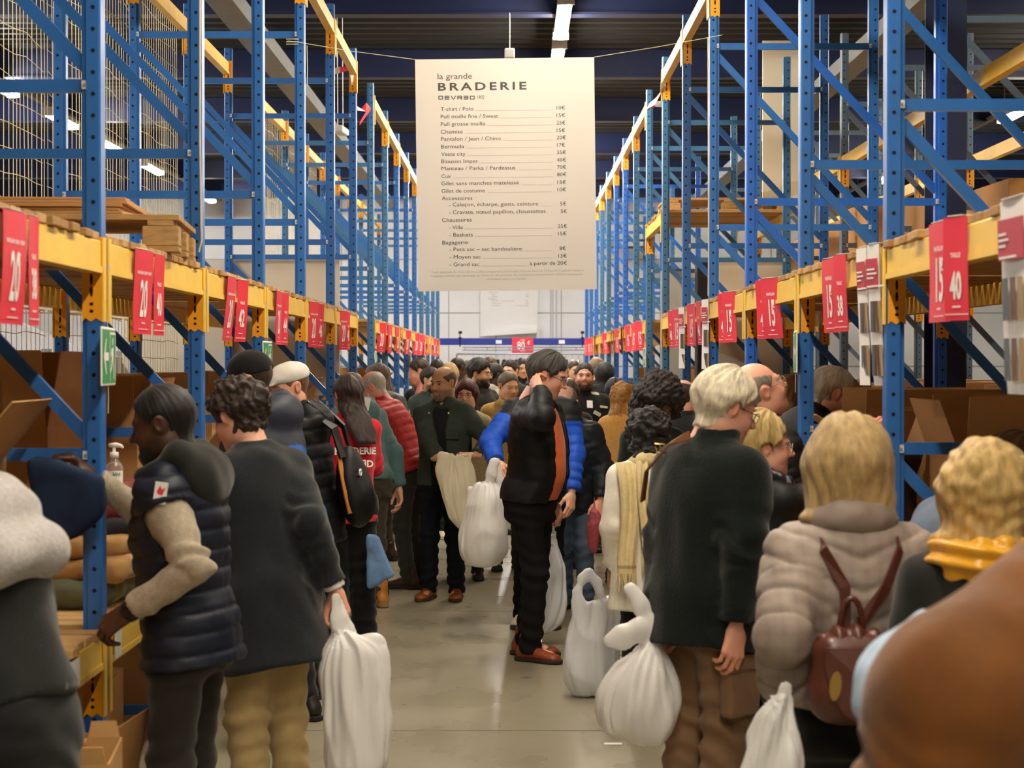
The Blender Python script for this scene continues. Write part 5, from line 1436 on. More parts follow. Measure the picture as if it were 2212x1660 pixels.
# ------------------------------------------------------------------ far crowd
CROWD = [
 ('dark skinned man with shaved head near the far clothes rail', 990, 796, 19.5, -40, 'dark', dict(kind='bald', col='#120D0B', t=.002), '#26262A', 'stand'),
 ('woman with light blonde hair in the crowd before the clothes rail', 972, 816, 18.2, -25, 'light', dict(kind='bob', col='#B08E5C', t=.02, drop=.02), '#8F7A6A', 'shirt'),
 ('man with cropped black hair in a pale grey hooded top', 1070, 812, 17.4, -55, 'dark', dict(kind='short', col='#17110E', t=.006), '#A8A498', 'hood'),
 ('man with brown hair half hidden by the hooded man', 1058, 796, 20.5, 175, 'light', dict(kind='short', col='#4A3420', t=.012), '#2C2E34', 'stand'),
 ('young man with dark hair peering left in the far crowd', 1103, 803, 19.4, 150, 'light', dict(kind='short', col='#1E150F', t=.014), '#3A3A38', 'shirt'),
 ('tanned man with black hair deepest in the crowd', 1129, 797, 22.0, 190, 'tan', dict(kind='short', col='#17110D', t=.014), '#24262C', 'stand'),
 ('grey haired man right behind the man scratching his neck', 1206, 806, 17.6, -60, 'pink', dict(kind='short', col='#7A746C', t=.008), '#4A4A3C', 'shirt'),
 ('woman with brown hair and hair clip behind the leaning man', 1228, 858, 14.6, -20, 'light', dict(kind='bob', col='#3A2414', t=.022, drop=.06), '#2A241E', 'stand'),
 ('bald man just behind the security guard', 1290, 796, 19.0, -30, 'tan', dict(kind='bald', col='#8A7A66', t=.002), '#54504A', 'stand'),
 ('person in black hooded coat beside the security guard', 1306, 814, 17.2, -15, 'light', dict(kind='short', col='#15151A', t=.022, nape=.12, earcut=False, tmin=1.0), '#17191E', 'hood'),
 ('person in black coat turned to the right rack', 1330, 846, 16.4, -40, 'light', dict(kind='short', col='#17171C', t=.020, nape=.12, earcut=False, tmin=1.0), '#14161B', 'hood'),
 ('man with thinning hair behind the woman with the afro', 1478, 862, 11.0, -40, 'pink', dict(kind='bald', col='#3A2A20', t=.004), '#17171A', 'stand'),
 ('man in dark coat far left in the crowd', 944, 800, 21.0, 20, 'light', dict(kind='short', col='#2A1D14', t=.012), '#26282E', 'stand'),
 ('person with black hair beside the far left posts', 902, 812, 19.2, 60, 'tan', dict(kind='short', col='#17110D', t=.014), '#1D2024', 'hood'),
 ('man in grey cap before the hanging jackets', 1012, 800, 23.5, 170, 'tan', dict(kind='short', col='#55524C', t=.012), '#3C3E44', 'stand'),
 ('woman with dark bob in the far crowd', 1160, 806, 24.0, 10, 'light', dict(kind='bob', col='#241812', t=.016, drop=.02), '#5A3A36', 'shirt'),
 ('man with pale shirt near the end of the right rack', 1240, 800, 24.5, 200, 'light', dict(kind='short', col='#3A2A1C', t=.012), '#B8B2A6', 'shirt'),
]
for (lab, hx, hy, d, yw, sk, hr, col, clr) in CROWD:
    person(lab, (hx, hy), d, yw, skin=sk, hair=hr, head=(0, 6, 0), eyes=120 < yw % 360 < 240, brow='#241A14' if 120 < yw % 360 < 240 else None,
        top=dict(kind='cloth', col=col, hem=.80, th=.028, collar=clr), legs=dict(col='#26292F'))
# ------------------------------------------------------------------ placing things on curved surfaces
from mathutils.bvhtree import BVHTree
def ray_local(I, obj, x, y):
    me = obj.data
    bv = BVHTree.FromPolygons([v.co[:] for v in me.vertices], [p.vertices[:] for p in me.polygons])
    o = I.local((0, 0, CAMZ)); d = unit(np.array(I.local(P(x, y, 5.0))) - o)
    h = bv.ray_cast(Vector(o), Vector(d))
    return h[0], h[1]
def stick(I, obj, x, y, name, me, spin=0.0, lift=0.004, parent=None):
    p, n = ray_local(I, obj, x, y)
    if p is None: return None
    if n.dot(Vector(I.local((0, 0, CAMZ))) - p) < 0: n = -n
    ya = -n; za = Vector((0, 0, 1)); za = (za - ya * za.dot(ya)).normalized(); xa = ya.cross(za)
    R = Matrix((xa, ya, za)).transposed() @ Matrix.Rotation(spin, 3, 'Y')
    o = link(name, me, parent or obj)
    M4 = R.to_4x4(); M4.translation = p + n * lift
    o.matrix_local = M4
    return o
b = MB(); b.box(-.019, .019, -.002, .002, -.033, .033, 0); b.add([(-.012, -.0026, .004), (-.004, -.0026, .024), (.003, -.0026, .012), (.013, -.0026, .020), (.006, -.0026, -.006), (-.006, -.0026, -.004)], [(0, 2, 1), (0, 4, 2), (2, 4, 3), (0, 5, 4)], 1); b.box(-.014, .014, -.0026, -.002, -.024, -.018, 1)
stick(vest, vest.top, 346, 1066, 'chest_patch', b.mesh('chest_patch', [M_WHITE, M_RED]), .15, .002)
b = MB(); b.box(-.014, .014, -.002, .002, -.020, .020); stick(vest, vest.top, 338, 1100, 'red_tag', b.mesh('red_tag', M_RED), .1, .002)
b = MB(); b.add([(.026 * math.cos(t), -.002 * k, .026 * math.sin(t)) for k in (0, 2) for t in [math.pi * j / 10 for j in range(20)]] + [(0, -.014, 0)], [(i, (i + 1) % 20, 20 + (i + 1) % 20, 20 + i) for i in range(20)] + [(20 + i, 20 + (i + 1) % 20, 40) for i in range(20)])
stick(vest, vest.inner, 486, 1145, 'sleeve_badge', b.mesh('sleeve_badge', mat('badge_bronze', '#8A7A58', .25, metal=.7), True), 0, .001)

for (x_, y_, w_, h_, sp_) in ((1285, 851, .075, .036, .25), (1304, 880, .09, .022, .1), (1290, 894, .07, .034, .5)):
    b = MB(); b.bbox(-w_ / 2, w_ / 2, -.002, .004, -h_ / 2, h_ / 2, .0012); stick(sec, sec.top, x_, y_, 'reflective_strip', b.mesh('reflective_strip', M_REFL), sp_)
b = MB(); b.bbox(-.026, .026, -.003, .003, -.036, .036, .001); stick(sec, sec.top, 1274, 874, 'badge', b.mesh('badge', M_WHITE), .05)
b = MB(); b.box(-.022, .022, -.002, .002, -.011, .011); stick(capm, capm.top, 690, 922, 'reflective_mark', b.mesh('reflective_mark', M_REFL), -.3)

cm = MB().add([(.024 * math.cos(a) * .6, -.008 if r else 0, .036 * math.sin(a)) for r in (0, 1) for a in [math.pi * k / 8 for k in range(16)]], [tuple(range(16, 32))] + [(i, (i + 1) % 16, 16 + (i + 1) % 16, 16 + i) for i in range(16)])
stick(bob, flap_obj, 1806, 1484, 'clasp', cm.mesh('clasp', MATS['brass']), .12, .003)

# ------------------------------------------------------------------ hanging price banner
BD = 11.35; BS = BD / FPX
rot = math.radians(.72)
TLx, TLy = 897.0, 130.0
bo = empty('price_banner', tuple(P(TLx, TLy, BD)), 'large white hanging banner listing sale prices over the aisle', 'banner')
bo.rotation_euler = (0, -rot, 0)
BW, BHt = 386 * BS, 500 * BS
b = MB()
def bf(u, v): return (u * BW, .002 * math.sin(u * 5 + v * 2), -v * BHt)
b.grid(bf, 17, 17); n0 = len(b.v); f0 = list(b.f)
b.v += [(x, y + .004, z) for x, y, z in b.v]; b.f += [tuple(reversed([i + n0 for i in f])) for f in f0]; b.m = [0] * len(b.f)
edge = [j for j in range(17)] + [17 * j + 16 for j in range(1, 17)] + [16 * 17 + j for j in range(15, -1, -1)] + [17 * j for j in range(15, 0, -1)]
for a, c in zip(edge, edge[1:] + edge[:1]): b.f.append((a, c, c + n0, a + n0)); b.m.append(0)
b.f = [tuple(reversed(f)) for f in b.f]
link('sheet', b.mesh('sheet', M_BANNER, False), bo)
def bpos(zx, zy):
    X = 880 + zx / 3.0744 - TLx; Y = 100 + zy / 3.0741 - TLy
    c, s = math.cos(rot), math.sin(rot)
    return ((X * c - Y * s) * BS, -(X * s + Y * c) * BS)
def fit_text(mb, body, zx0, zx1, zbase, cap_h, bold=0.0, spacing=1.0, mi=0, anchor_y=None):
    x, z = bpos(zx0, zbase); w = (zx1 - zx0) / 3.0744 * BS; size = cap_h / 3.0744 * BS / .72
    vs, fs = text_mesh(body, 1.0, 'LEFT', bold, 1.0, spacing)
    x0 = min(v[0] for v in vs); x1 = max(v[0] for v in vs)
    sx = w / (x1 - x0)
    def yy(px_, pz): return .002 * math.sin(px_ / BW * 5 - pz / BHt * 2) - .0008
    mb.add([((v[0] - x0) * sx + x, yy((v[0] - x0) * sx + x, v[2] * size + z), v[2] * size + z) for v in vs], fs, mi)
L_ITEMS = [('T-shirt / Polo', 222, 438, 433, '10€', 990, 1047, 424), ('Pull maille fine / Sweat', 222, 603, 482, '15€', 990, 1047, 473), ('Pull grosse maille', 223, 518, 532, '25€', 990, 1049, 523),
 ('Chemise', 223, 368, 583, '15€', 991, 1047, 573), ('Pantalon / Jean / Chino', 224, 620, 631, '20€', 991, 1052, 621), ('Bermuda', 225, 377, 681, '17€', 993, 1045, 670), ('Veste city', 225, 386, 731, '35€', 992, 1053, 719),
 ('Blouson Imper', 226, 470, 779, '40€', 993, 1053, 769), ('Manteau / Parka / Pardessus', 227, 717, 826, '70€', 994, 1054, 817), ('Cuir', 227, 293, 878, '80€', 994, 1055, 866), ('Gilet sans manches matelassé', 227, 741, 925, '15€', 995, 1053, 917),
 ('Gilet de costume', 228, 515, 975, '10€', 996, 1053, 966), ('Accessoires', 229, 432, 1024, None, 0, 0, 0), ('- Caleçon, écharpe, gants, ceinture', 276, 869, 1066, '5€', 1014, 1055, 1059), ('- Cravate, nœud papillon, chaussettes', 276, 917, 1116, '5€', 1018, 1059, 1110),
 ('Chaussures', 230, 428, 1168, None, 0, 0, 0), ('- Ville', 277, 369, 1217, '25€', 999, 1059, 1208), ('- Baskets', 277, 436, 1266, '15€', 1000, 1057, 1257), ('Bagagerie', 232, 402, 1317, None, 0, 0, 0),
 ('- Petit sac – sac bandoulière', 280, 760, 1363, '8€', 1010, 1051, 1355), ('- Moyen sac', 281, 487, 1413, '13€', 1001, 1058, 1405), ('- Grand sac', 281, 478, 1463, 'à partir de 20€', 812, 1060, 1455)]
tm = MB()
fit_text(tm, 'la grande', 202, 430, 222, 39); fit_text(tm, 'BRADERIE', 205, 790, 297, 51, bold=.026, spacing=1.38)
for (t_, a, c, bas, pr, pa, pc, pb) in L_ITEMS:
    fit_text(tm, t_, a, c, bas, 26)
    if pr: fit_text(tm, pr, pa, pc, pb, 25)
# logo: D E V R and a mirrored E, D as open strokes
def logo(tm):
    x = 207.0; W_ = 31; g_ = 10.8; t = 5.4; base, h = 357, 25
    def seg(xa, ya, xb, yb, th=t):
        p = bpos(xa, base - ya); q = bpos(xb, base - yb); yy_ = .002 * math.sin(p[0] / BW * 5 - p[1] / BHt * 2) - .0006; tm.bar((p[0], yy_, p[1]), (q[0], yy_, q[1]), th / 3.0744 * BS, .0010, up=(0, 1, 0))
    for ch in 'DEVR3C':
        w = W_
        if ch == 'D': seg(x, 2.7, x + w - 5, 2.7); seg(x, h - 2.7, x + w - 5, h - 2.7); seg(x + 2.7, 0, x + 2.7, h); seg(x + w - 2.7, 5, x + w - 2.7, h - 5); seg(x + w - 6, 1.5, x + w - 2, 5.5); seg(x + w - 6, h - 1.5, x + w - 2, h - 5.5)
        elif ch == 'E': [seg(x, y, x + w, y) for y in (2.7, 12.5, 22.3)]; seg(x + 2.7, 0, x + 2.7, h)
        elif ch == 'V': seg(x, h, x + w / 2, 0); seg(x + w, h, x + w / 2, 0)
        elif ch == 'R': seg(x + 2.7, 0, x + 2.7, h); seg(x, h - 2.7, x + w, h - 2.7); seg(x, 11, x + w, 11); seg(x + w - 2.7, 11, x + w - 2.7, h); seg(x + w * .55, 11, x + w, 0)
        elif ch == '3': [seg(x, y, x + w, y) for y in (2.7, 12.5, 22.3)]; seg(x + w - 2.7, 0, x + w - 2.7, h)
        elif ch == 'C': seg(x, 2.7, x + w, 2.7); seg(x, h - 2.7, x + w, h - 2.7); seg(x + w - 2.7, 0, x + w - 2.7, h); seg(x + 2.7, 4, x + 2.7, h - 4)
        x += w + g_
logo(tm); fit_text(tm, '1902', 465, 512, 355, 26)
link('lettering', tm.mesh('lettering', M_INK), bo)
lm = MB()
for (t_, a, c, bas, pr, pa, pc, pb) in L_ITEMS:
    if pr and c < 900:
        p, q = bpos(c + 20, bas - 2), bpos(min(960, pa - 30), bas - 9 * (min(960, pa - 30) - c) / 800 - 2)
        n_ = 6
        for j in range(n_):
            u_ = [(p[0] + (q[0] - p[0]) * t_2, 0, p[1] + (q[1] - p[1]) * t_2) for t_2 in (j / n_, (j + 1) / n_)]
            u_ = [(x_, .002 * math.sin(x_ / BW * 5 - z_ / BHt * 2) - .0006, z_) for x_, _, z_ in u_]; lm.bar(u_[0], u_[1], .0013, .0006, up=(0, 1, 0))
for (t_, a, c, y) in (("Tarifs appliqués du 26 au 28 mars 2026 uniquement à l'entrepôt Devred situé au 13 Rue du Capitaine Nemo à", 157, 1172, 1508), ('Longueau. Remise par escompte de caisse sur des produits des collections automne-hiver 2025 et antérieures.', 157, 1168, 1533), ('Articles ni repris, ni échangés.', 530, 792, 1553)):
    fit_text(lm, t_, a, c, y, 14)
l_ = link('fine_print', lm.mesh('fine_print', M_INKL), bo); l_['kind'] = 'stuff'
b = MB()
b.tube([P(1283, 125, BD), P(1420, 103, BD + .2), P(1556, 78, 11.55), P(1560, 77, 11.75)], .0022, 5)
tag(link('cord', b.mesh('cord', M_WIRE)), 'pale cord from the banner to a post of the right rack', 'cord')
b = MB()
b.tube([P(897, 130, BD), P(760, 112, BD), P(640, 92, 11.22), P(622, 90, 11.3)], .0022, 5); b.tube([P(664, 100, 11.28), P(665, 150, 11.28), P(664, 188, 11.28)], .003, 5)
for z in (86, 92, 97): b.tube([P(620 + 14 + 14 * math.cos(a), z, 11.28 + .06 * math.sin(a)) for a in [math.pi * k / 6 for k in range(12)]], .003, 5, 0, True)
tag(link('cord', b.mesh('cord', M_WIRE)), 'pale cord knotted round a post of the left rack, holding the banner', 'cord')
b = MB(); b.tube([P(1101, 30, 14.5), P(1101, 106, 14.5)], .004, 6); b.bbox(*[P(1090, 0, 14.5).x, P(1112, 0, 14.5).x], 14.46, 14.54, P(0, 128, 14.5).z, P(0, 107, 14.5).z, .008)
tag(link('ceiling_sensor', b.mesh('ceiling_sensor', M_WHITE)), 'small white box hanging on a wire above the banner', 'sensor')

# far second banner, red price sign, crossbeam, clothes rail
FD = 33.56
f0 = P(1037, 560, FD); f1 = P(1166, 727, FD)
b = MB()
def ff(u, v):
    x = f0.x + (f1.x - f0.x) * u; z = f0.z + (f1.z - f0.z) * v; k = max(0, v - .86) / .14
    return (x - .06 * u * v, FD - .25 * k * k * u, z + (.06 * k * u))
b.grid(ff, 11, 21); n0 = len(b.v); fb = list(b.f); b.v += [(x, y + .004, z) for x, y, z in b.v]; b.f = [tuple(reversed(f)) for f in fb] + [tuple(i + n0 for i in f) for f in fb]; b.m = [0] * len(b.f)
o = tag(link('price_banner', b.mesh('far_banner', M_WHITE)), 'smaller looking white price banner on the far wall', 'banner')
t2 = MB(); sc = (f1.x - f0.x) / BW * .96
t2.v = [(f0.x + .01 + v[0] * sc, FD - .012, f0.z + .62 + v[2] * sc * .92 - .35) for v in tm.v]; t2.f = tm.f; t2.m = tm.m
keep = [f for f in t2.f if all(t2.v[i][2] < f0.z - .02 for i in f)]; t2.f = keep; t2.m = [0] * len(keep)
l_ = link('lettering', t2.mesh('lettering', M_INKL), o); l_['kind'] = 'stuff'
cbm = MB(); CBY = 32.35
a0, a1 = P(945, 731, CBY), P(1277, 746, CBY)
cbm.bbox(a0.x, a1.x, CBY - .025, CBY + .025, a1.z, a0.z, .004)
cb = tag(link('crossbeam', cbm.mesh('crossbeam', mat('navy_enamel', '#23348E', .4, var=.08))), 'blue crossbeam spanning the far end of the aisle between the racks', 'crossbeam')
for (xa, xb) in ((1071, 1084), (1207, 1220)):
    p, q = P(xa, 735, CBY), P(xb, 743, CBY); b = MB(); b.box(p.x, q.x, CBY - .029, CBY - .025, q.z, p.z); link('label_paper', b.mesh('label_paper', M_WHITE), cb)
for xx in (994, 1258):
    p = P(xx, 731, CBY); b = MB(); b.box(p.x - .03, p.x + .03, CBY - .03, CBY + .03, p.z, p.z + .02); b.box(p.x - .012, p.x + .005, CBY - .02, CBY + .02, p.z, p.z + .12); b.box(p.x - .03, p.x + .035, CBY - .04, CBY + .03, p.z + .08, p.z + .13); b.tube([(p.x, CBY - .03, p.z - .16), (p.x, CBY - .03, p.z)], .012, 6)
    link('clamp', b.mesh('clamp', M_BLACKP), cb)
rs = empty('price_sign', tuple(P(1129, 763, CBY - .0312)), 'red sign reading 80 euros hanging from the far crossbeam', 'sign')
sw, sh_ = 46 * CBY / FPX, 33 * CBY / FPX
b = MB(); b.box(-sw / 2, sw / 2, 0, .006, 0, sh_); link('panel', b.mesh('panel', M_RED), rs)
b = MB(); [b.tube([(q, .003, sh_ - .02), (q, .010, sh_ - .01), (q, .022, sh_ - .02)], .004, 5) for q in (-.12, .12)]; link('hook', b.mesh('hook', M_GALV), rs)
b = MB(); put_text(b, '80', -.03, .075, -.003, .195, 'CENTER', bold=.004, sx=.75); put_text(b, '€', .11, .155, -.003, .09, 'CENTER', bold=.004, sx=.8); put_text(b, 'CUIR', 0, .225, -.003, .035, 'CENTER', bold=.001); b.box(-.05, .05, -.003, -.002, .035, .042)
link('lettering', b.mesh('lettering', M_WHITE), rs)
CR = 31.7
ra, rb = P(987, 765, CR), P(1262, 765, CR)
cr = empty('clothes_rail', ((ra.x + rb.x) / 2, CR, 0), 'long grey clothes rail at the far end of the aisle', 'clothes rail')
dx = (rb.x - ra.x) / 2
b = MB(); b.tube([(-dx, 0, ra.z), (dx, 0, ra.z)], .016, 8); b.tube([(-dx + .1, 0, ra.z + .07), (dx, 0, ra.z + .07)], .010, 6); b.tube([(-dx + .1, 0, ra.z + .12), (dx, 0, ra.z + .12)], .010, 6)
for k in range(6): b.tube([(-dx + .15 + k * .4, 0, ra.z + .07), (-dx + .15 + k * .4, 0, ra.z + .12)], .008, 6)
link('rail_bar', b.mesh('rail_bar', M_GALV), cr)
for s in (-1, 1):
    b = MB(); b.tube([(s * dx, 0, .05), (s * dx, 0, ra.z)], .016, 8); b.tube([(s * dx, -.25, .03), (s * dx, .25, .03)], .016, 8); link('leg', b.mesh('leg', M_GALV), cr)
HC = ['#17181B', '#2A211C', '#1B1D22', '#3A2A20', '#26282C', '#4A3224', '#1A1B1F', '#33343A', '#5A2E22', '#202226', '#6B4A2E', '#1C1D20', '#2D2622', '#17181B', '#3C3630', '#221D1A', '#DAD6CC', '#C8BFA8']
for k, c in enumerate(HC):
    x = P(1022 + k * 13.4, 0, CR).x
    o = empty('hanging_jacket', (x, CR, ra.z), f'{ORD[k + 1]} jacket from the left hanging on the far clothes rail', 'jacket', 'jackets on the far rail')
    b = MB()
    def jf(u, v):
        a = 2 * math.pi * u; w = (.035 + .20 * min(1, v * 3.2) ** .7) ; t_ = .03 + .035 * v
        return (t_ * math.cos(a), w * math.sin(a) , -.10 - .72 * v)
    b.grid(jf, 14, 9, 0, True); link('garment', b.mesh('garment', cloth_mat('cloth', c), True), o, (0, 0, 0), (0, 0, rng.uniform(-.6, .6)))
    b = MB(); b.tube([(0, .012, .02), (0, 0, .016), (0, -.014, 0), (0, 0, -.02), (0, 0, -.11)], .0035, 5); link('hanger', b.mesh('hanger', M_GALV), o)

# ------------------------------------------------------------------ exit signs
def exit_sign(x, y, z, face, label, yaw=0, w=.34, h=.19):
    """face = +1 looks towards +x (left rack), -1 towards -x"""
    o = empty('exit_sign', (x, y, z), label, 'exit sign', 'green exit signs')
    o.rotation_euler = (0, 0, face * math.pi / 2 + yaw)
    b = MB(); b.bbox(-w / 2, w / 2, 0, .006, -h, 0, .003); link('panel', b.mesh('panel', M_WHITE), o)
    b = MB(); b.box(-w / 2 + .008, w / 2 - .008, -.0012, 0, -h + .008, -.008); link('green_field', b.mesh('green_field', M_GREEN), o)
    s = 1 if face > 0 else -1
    b = MB(); hh = h
    # arrow half and running figure half; mirrored on the other rack
    def q(pts, yy=-.0022): b.add([(s * px_ * w, yy, -hh / 2 + pz * hh) for px_, pz in pts], [tuple(range(len(pts))) if s > 0 else tuple(range(len(pts) - 1, -1, -1))])
    q([(-.42, 0), (-.26, .30), (-.20, .30), (-.30, .07), (-.06, .07), (-.06, -.07), (-.30, -.07), (-.20, -.30), (-.26, -.30)])
    q([(.03, -.42), (.06, -.42), (.06, .42), (.03, .42)]); q([(.43, -.42), (.46, -.42), (.46, .42), (.43, .42)]); q([(.03, .38), (.46, .38), (.46, .42), (.03, .42)])
    q([(.24 + .035 * math.cos(a), .26 + .07 * math.sin(a)) for a in [math.pi * k / 5 for k in range(10)]])
    q([(.17, .14), (.29, .17), (.30, .0), (.27, -.08), (.36, -.20), (.34, -.38), (.30, -.38), (.31, -.20), (.21, -.08), (.16, -.22), (.07, -.28), (.07, -.22), (.13, -.17), (.18, .0), (.16, .05), (.10, -.02), (.08, .02), (.14, .13)])
    link('pictogram', b.mesh('pictogram', M_WHITE), o)
    b = MB(); b.tube([(0, .003, 0), (0, .01, .04)], .0015, 4); b.tube([(0, .003, -h), (.004, .003, -h - .05), (-.004, .003, -h - .09)], .0015, 4); link('cord', b.mesh('cord', M_WIRE), o)
    return o
for i, (n_, yw) in enumerate(((0, .10), (2, .0), (6, .05), (9, .15), (11, .15))):
    exit_sign(-1.337 + .018, RACKS['left'][2] + n_ * BAY - .005, 1.815, 1, f'{ORD[i + 1]} green exit sign from the camera on the left rack, arrow and running figure', yw)
for i, (n_, yw) in enumerate(((1, -.12), (6, 0), (9, 0))):
    exit_sign(1.297 - .018, RACKS['right'][2] + n_ * BAY, 1.845, -1, f'{ORD[i + 1]} green exit sign from the camera on the right rack, arrow and running figure', yw)

# ------------------------------------------------------------------ price leaflets over the upper beams
def sheet_mesh(w, h, curl, kind, words, seed):
    r_ = random.Random(seed); b = MB(); nu, nv = 5, 9; ph = r_.uniform(0, 6)
    def yf(u, v): return -curl * (math.sin(u * 3 + ph) * .3 + v * v * math.sin(ph)) * .5 - .010 * math.sin(v * 6 + ph) * curl * 8
    def f(u, v): return ((u - .5) * w, yf(u, v), -v * h)
    b.grid(f, nu, nv, 0); n0 = len(b.v); ff_ = list(b.f)
    b.v += [(x, y + .0016, z) for x, y, z in b.v]; b.f = [tuple(reversed(q)) for q in ff_] + [tuple(i + n0 for i in q) for q in ff_]; b.m = [0] * len(b.f)
    t = MB()
    if kind == 'red':
        for (wd, zc, size, bo_, sx_) in words:
            vs, fs = text_mesh(wd, size, 'CENTER', bo_, sx_)
            t.add([(v[0], yf(v[0] / w + .5, -(v[2] + zc) / h) - .0022, v[2] + zc) for v in vs], fs)
        for (zc, ww, hh_) in ((-.255, .035, .005), (-.278, .10, .0025)): t.box(-ww / 2, ww / 2, yf(.5, -zc / h) - .0025, yf(.5, -zc / h) - .0018, zc - hh_, zc)
    return b, t
def leaflet(side, face, x, y, z, w, h, words, label, yaw, tilt, seed, colm=None, curl=.012, chart=False, group=None):
    o = empty('price_leaflet', (x, y, z), label, 'leaflet', group or f'price leaflets on the {side} rack')
    o.rotation_euler = (tilt, 0, face * math.pi / 2 - yaw)
    b, t = sheet_mesh(w, h, curl, 'white' if chart else 'red', words, seed)
    link('sheet', b.mesh('sheet', M_WHITE if chart else (colm or M_RED), True), o)
    if chart:
        c = MB(); g_ = MB()
        c.box(-w / 2 + .008, w / 2 - .008, -.012, -.010, -.155, -.05); link('red_block', c.mesh('red_block', M_REDD), o, (0, .008 - .003, 0))
        for row in (0, 1):
            for k in range(3):
                x0 = -w / 2 + .02 + k * (w - .04) / 3
                g_.prism([(x0 + .012, -.20 - row * .155), (x0 + .048, -.20 - row * .155), (x0 + .052, -.31 - row * .155), (x0 + .035, -.31 - row * .155), (x0 + .030, -.24 - row * .155), (x0 + .025, -.31 - row * .155), (x0 + .008, -.31 - row * .155)][::-1], 'y', -.006, -.0035, k % 3)
        link('trouser_pictures', g_.mesh('trouser_pictures', [mat('print_slate', '#5C6068', .6), mat('print_brown', '#6E5444', .6), mat('print_sand', '#A58A68', .6)]), o)
        hd = MB()
        for zc, ww in ((-.085, .06), (-.10, .075), (-.115, .05), (-.145, .13)): hd.box(-w / 2 + .02, -w / 2 + .02 + ww, -.0095, -.0085, zc - .006, zc)
        link('lettering', hd.mesh('lettering', M_WHITE), o)
    elif len(t.v): link('lettering', t.mesh('lettering', M_WHITE), o)
    b = MB(); b.bbox(-w / 2 + .02, w / 2 - .02, -.001, .05, .0, .003, .001); link('tape', b.mesh('tape', M_TAPE), o, (0, .0, .002))
    return o
def price_words(a, c=None, head='PANTALON / JEAN / CHINO'): return [(head, -.085, .0155, .0005, .80), (a, -.205, .125, .006, .52), ('€', -.150, .05, .002, .6)] if c is None else [('TAILLE', -.115, .020, .0008, .8), (c, -.215, .095, .005, .55)]
# left rack: pairs (price, size)
xl = -1.337 + .016
left_pairs = [(25, 64, '20', '38', 0, 0, .02), (306, 338, '20', '40', .12, .18, .05), (497, 520, '20', '42', .02, .35, .08), (600, 612, '20', '44', .04, .25, .05), (676, 690, '20', '46', .22, .30, .06), (741, 749, '20', '48', .2, .2, .04)]
k = 0
def yl(pxx): return -xl * FPX / (CX - pxx) if pxx != CX else 0
for i, (pa, pb, A_, B_, ya, yb_, tl) in enumerate(left_pairs):
    z = 2.098
    leaflet('left', 1, xl + .012, yl(pa), z, .205, .297, [(A_, -.232, .180, .004, .46), ('     €', -.145, .05, .001, .8), ('PANTALON / JEAN / CHINO', -.085, .0155, .0005, .80)] , f'{ORD[i + 1]} red leaflet reading 20 euros from the camera on the left upper beam', ya, tl, i)
    leaflet('left', 1, xl + .014, yl(pb), z, .105, .297, [('TAILLE', -.115, .018, .0006, .8), (B_, -.222, .115, .003, .46)], f'{ORD[i + 1]} narrow red size leaflet from the camera on the left upper beam', yb_, tl * .7, i + 40)
yy = RACKS['left'][2] + 6.4 * BAY; i = 7
while yy < RACKS['left'][2] + 13.8 * BAY:
    leaflet('left', 1, xl + .012, yy, 2.10, .20, .297, [('20', -.232, .180, .004, .46)], f'{ORD[i]} red price leaflet from the camera on the left upper beam, beyond the passage', rng.uniform(-.15, .45), rng.uniform(0, .08), 70 + i)
    yy += rng.uniform(.9, 1.3); i += 1
    if i > 20: break
xr = 1.297 - .016
def yr(pxx): return xr * FPX / (pxx - CX)
leaflet('right', -1, xr - .014, yr(2196), 2.118, .21, .50, [], 'nearest white size chart with trouser pictures on the right upper beam', -.05, .03, 5, chart=True, curl=.03)
leaflet('right', -1, xr - .014, yr(2290), 2.118, .21, .50, [], 'white trouser size chart cut by the right edge of the picture', .0, .03, 6, chart=True, curl=.03)
right_list = [(2038, '15', .205, -.05, .02, 'red'), (2074, '40', .105, -.45, .03, 'red'), (1892, None, .105, -.25, .04, 'chart'), (1868, None, .115, -.1, .04, 'chart'), (1822, '38', .105, -.30, .03, 'red'), (1797, '15', .185, -.15, .02, 'red'),
              (1668, '15', .20, -.35, .06, 'red'), (1655, '42', .11, -.6, .07, 'red'), (1578, '15', .19, -.3, .05, 'red'), (1568, '44', .11, -.5, .05, 'red'), (1527, None, .10, -.3, .02, 'chart'), (1513, '46', .11, -.2, .04, 'red'), (1496, '15', .20, -.2, .03, 'red'), (1476, None, .10, -.3, .02, 'chart'), (1464, '15', .20, -.2, .05, 'red'), (1452, '48', .11, -.3, .05, 'red')]
nr = nc = 0
for i, (pxx, wd, w_, yw, tl, kd) in enumerate(right_list):
    if kd == 'chart':
        nc += 1; leaflet('right', -1, xr - .014, yr(pxx), 2.118, w_, .50 if i < 5 else .46, [], f'{ORD[nc + 2]} white trouser size chart from the camera on the right upper beam', yw, tl, i + 200, chart=True, curl=.02)
    else:
        nr += 1; words = [(wd, -.232, .180 if w_ > .15 else .105, .004, .46)] + ([('     €', -.145, .05, .001, .8), ('PANTALON', -.085, .02, .0006, .8)] if w_ > .15 else [('TAILLE', -.115, .018, .0006, .8)])
        leaflet('right', -1, xr - .014 - (.004 if w_ < .15 else 0), yr(pxx), 2.118, w_, .297, words, f'{ORD[nr]} red leaflet from the camera on the right upper beam, ' + (f'reading {wd} euros' if w_ > .15 else 'a narrow size strip'), yw, tl, i + 100)
yy = RACKS['right'][2] + 6.3 * BAY; i = 1
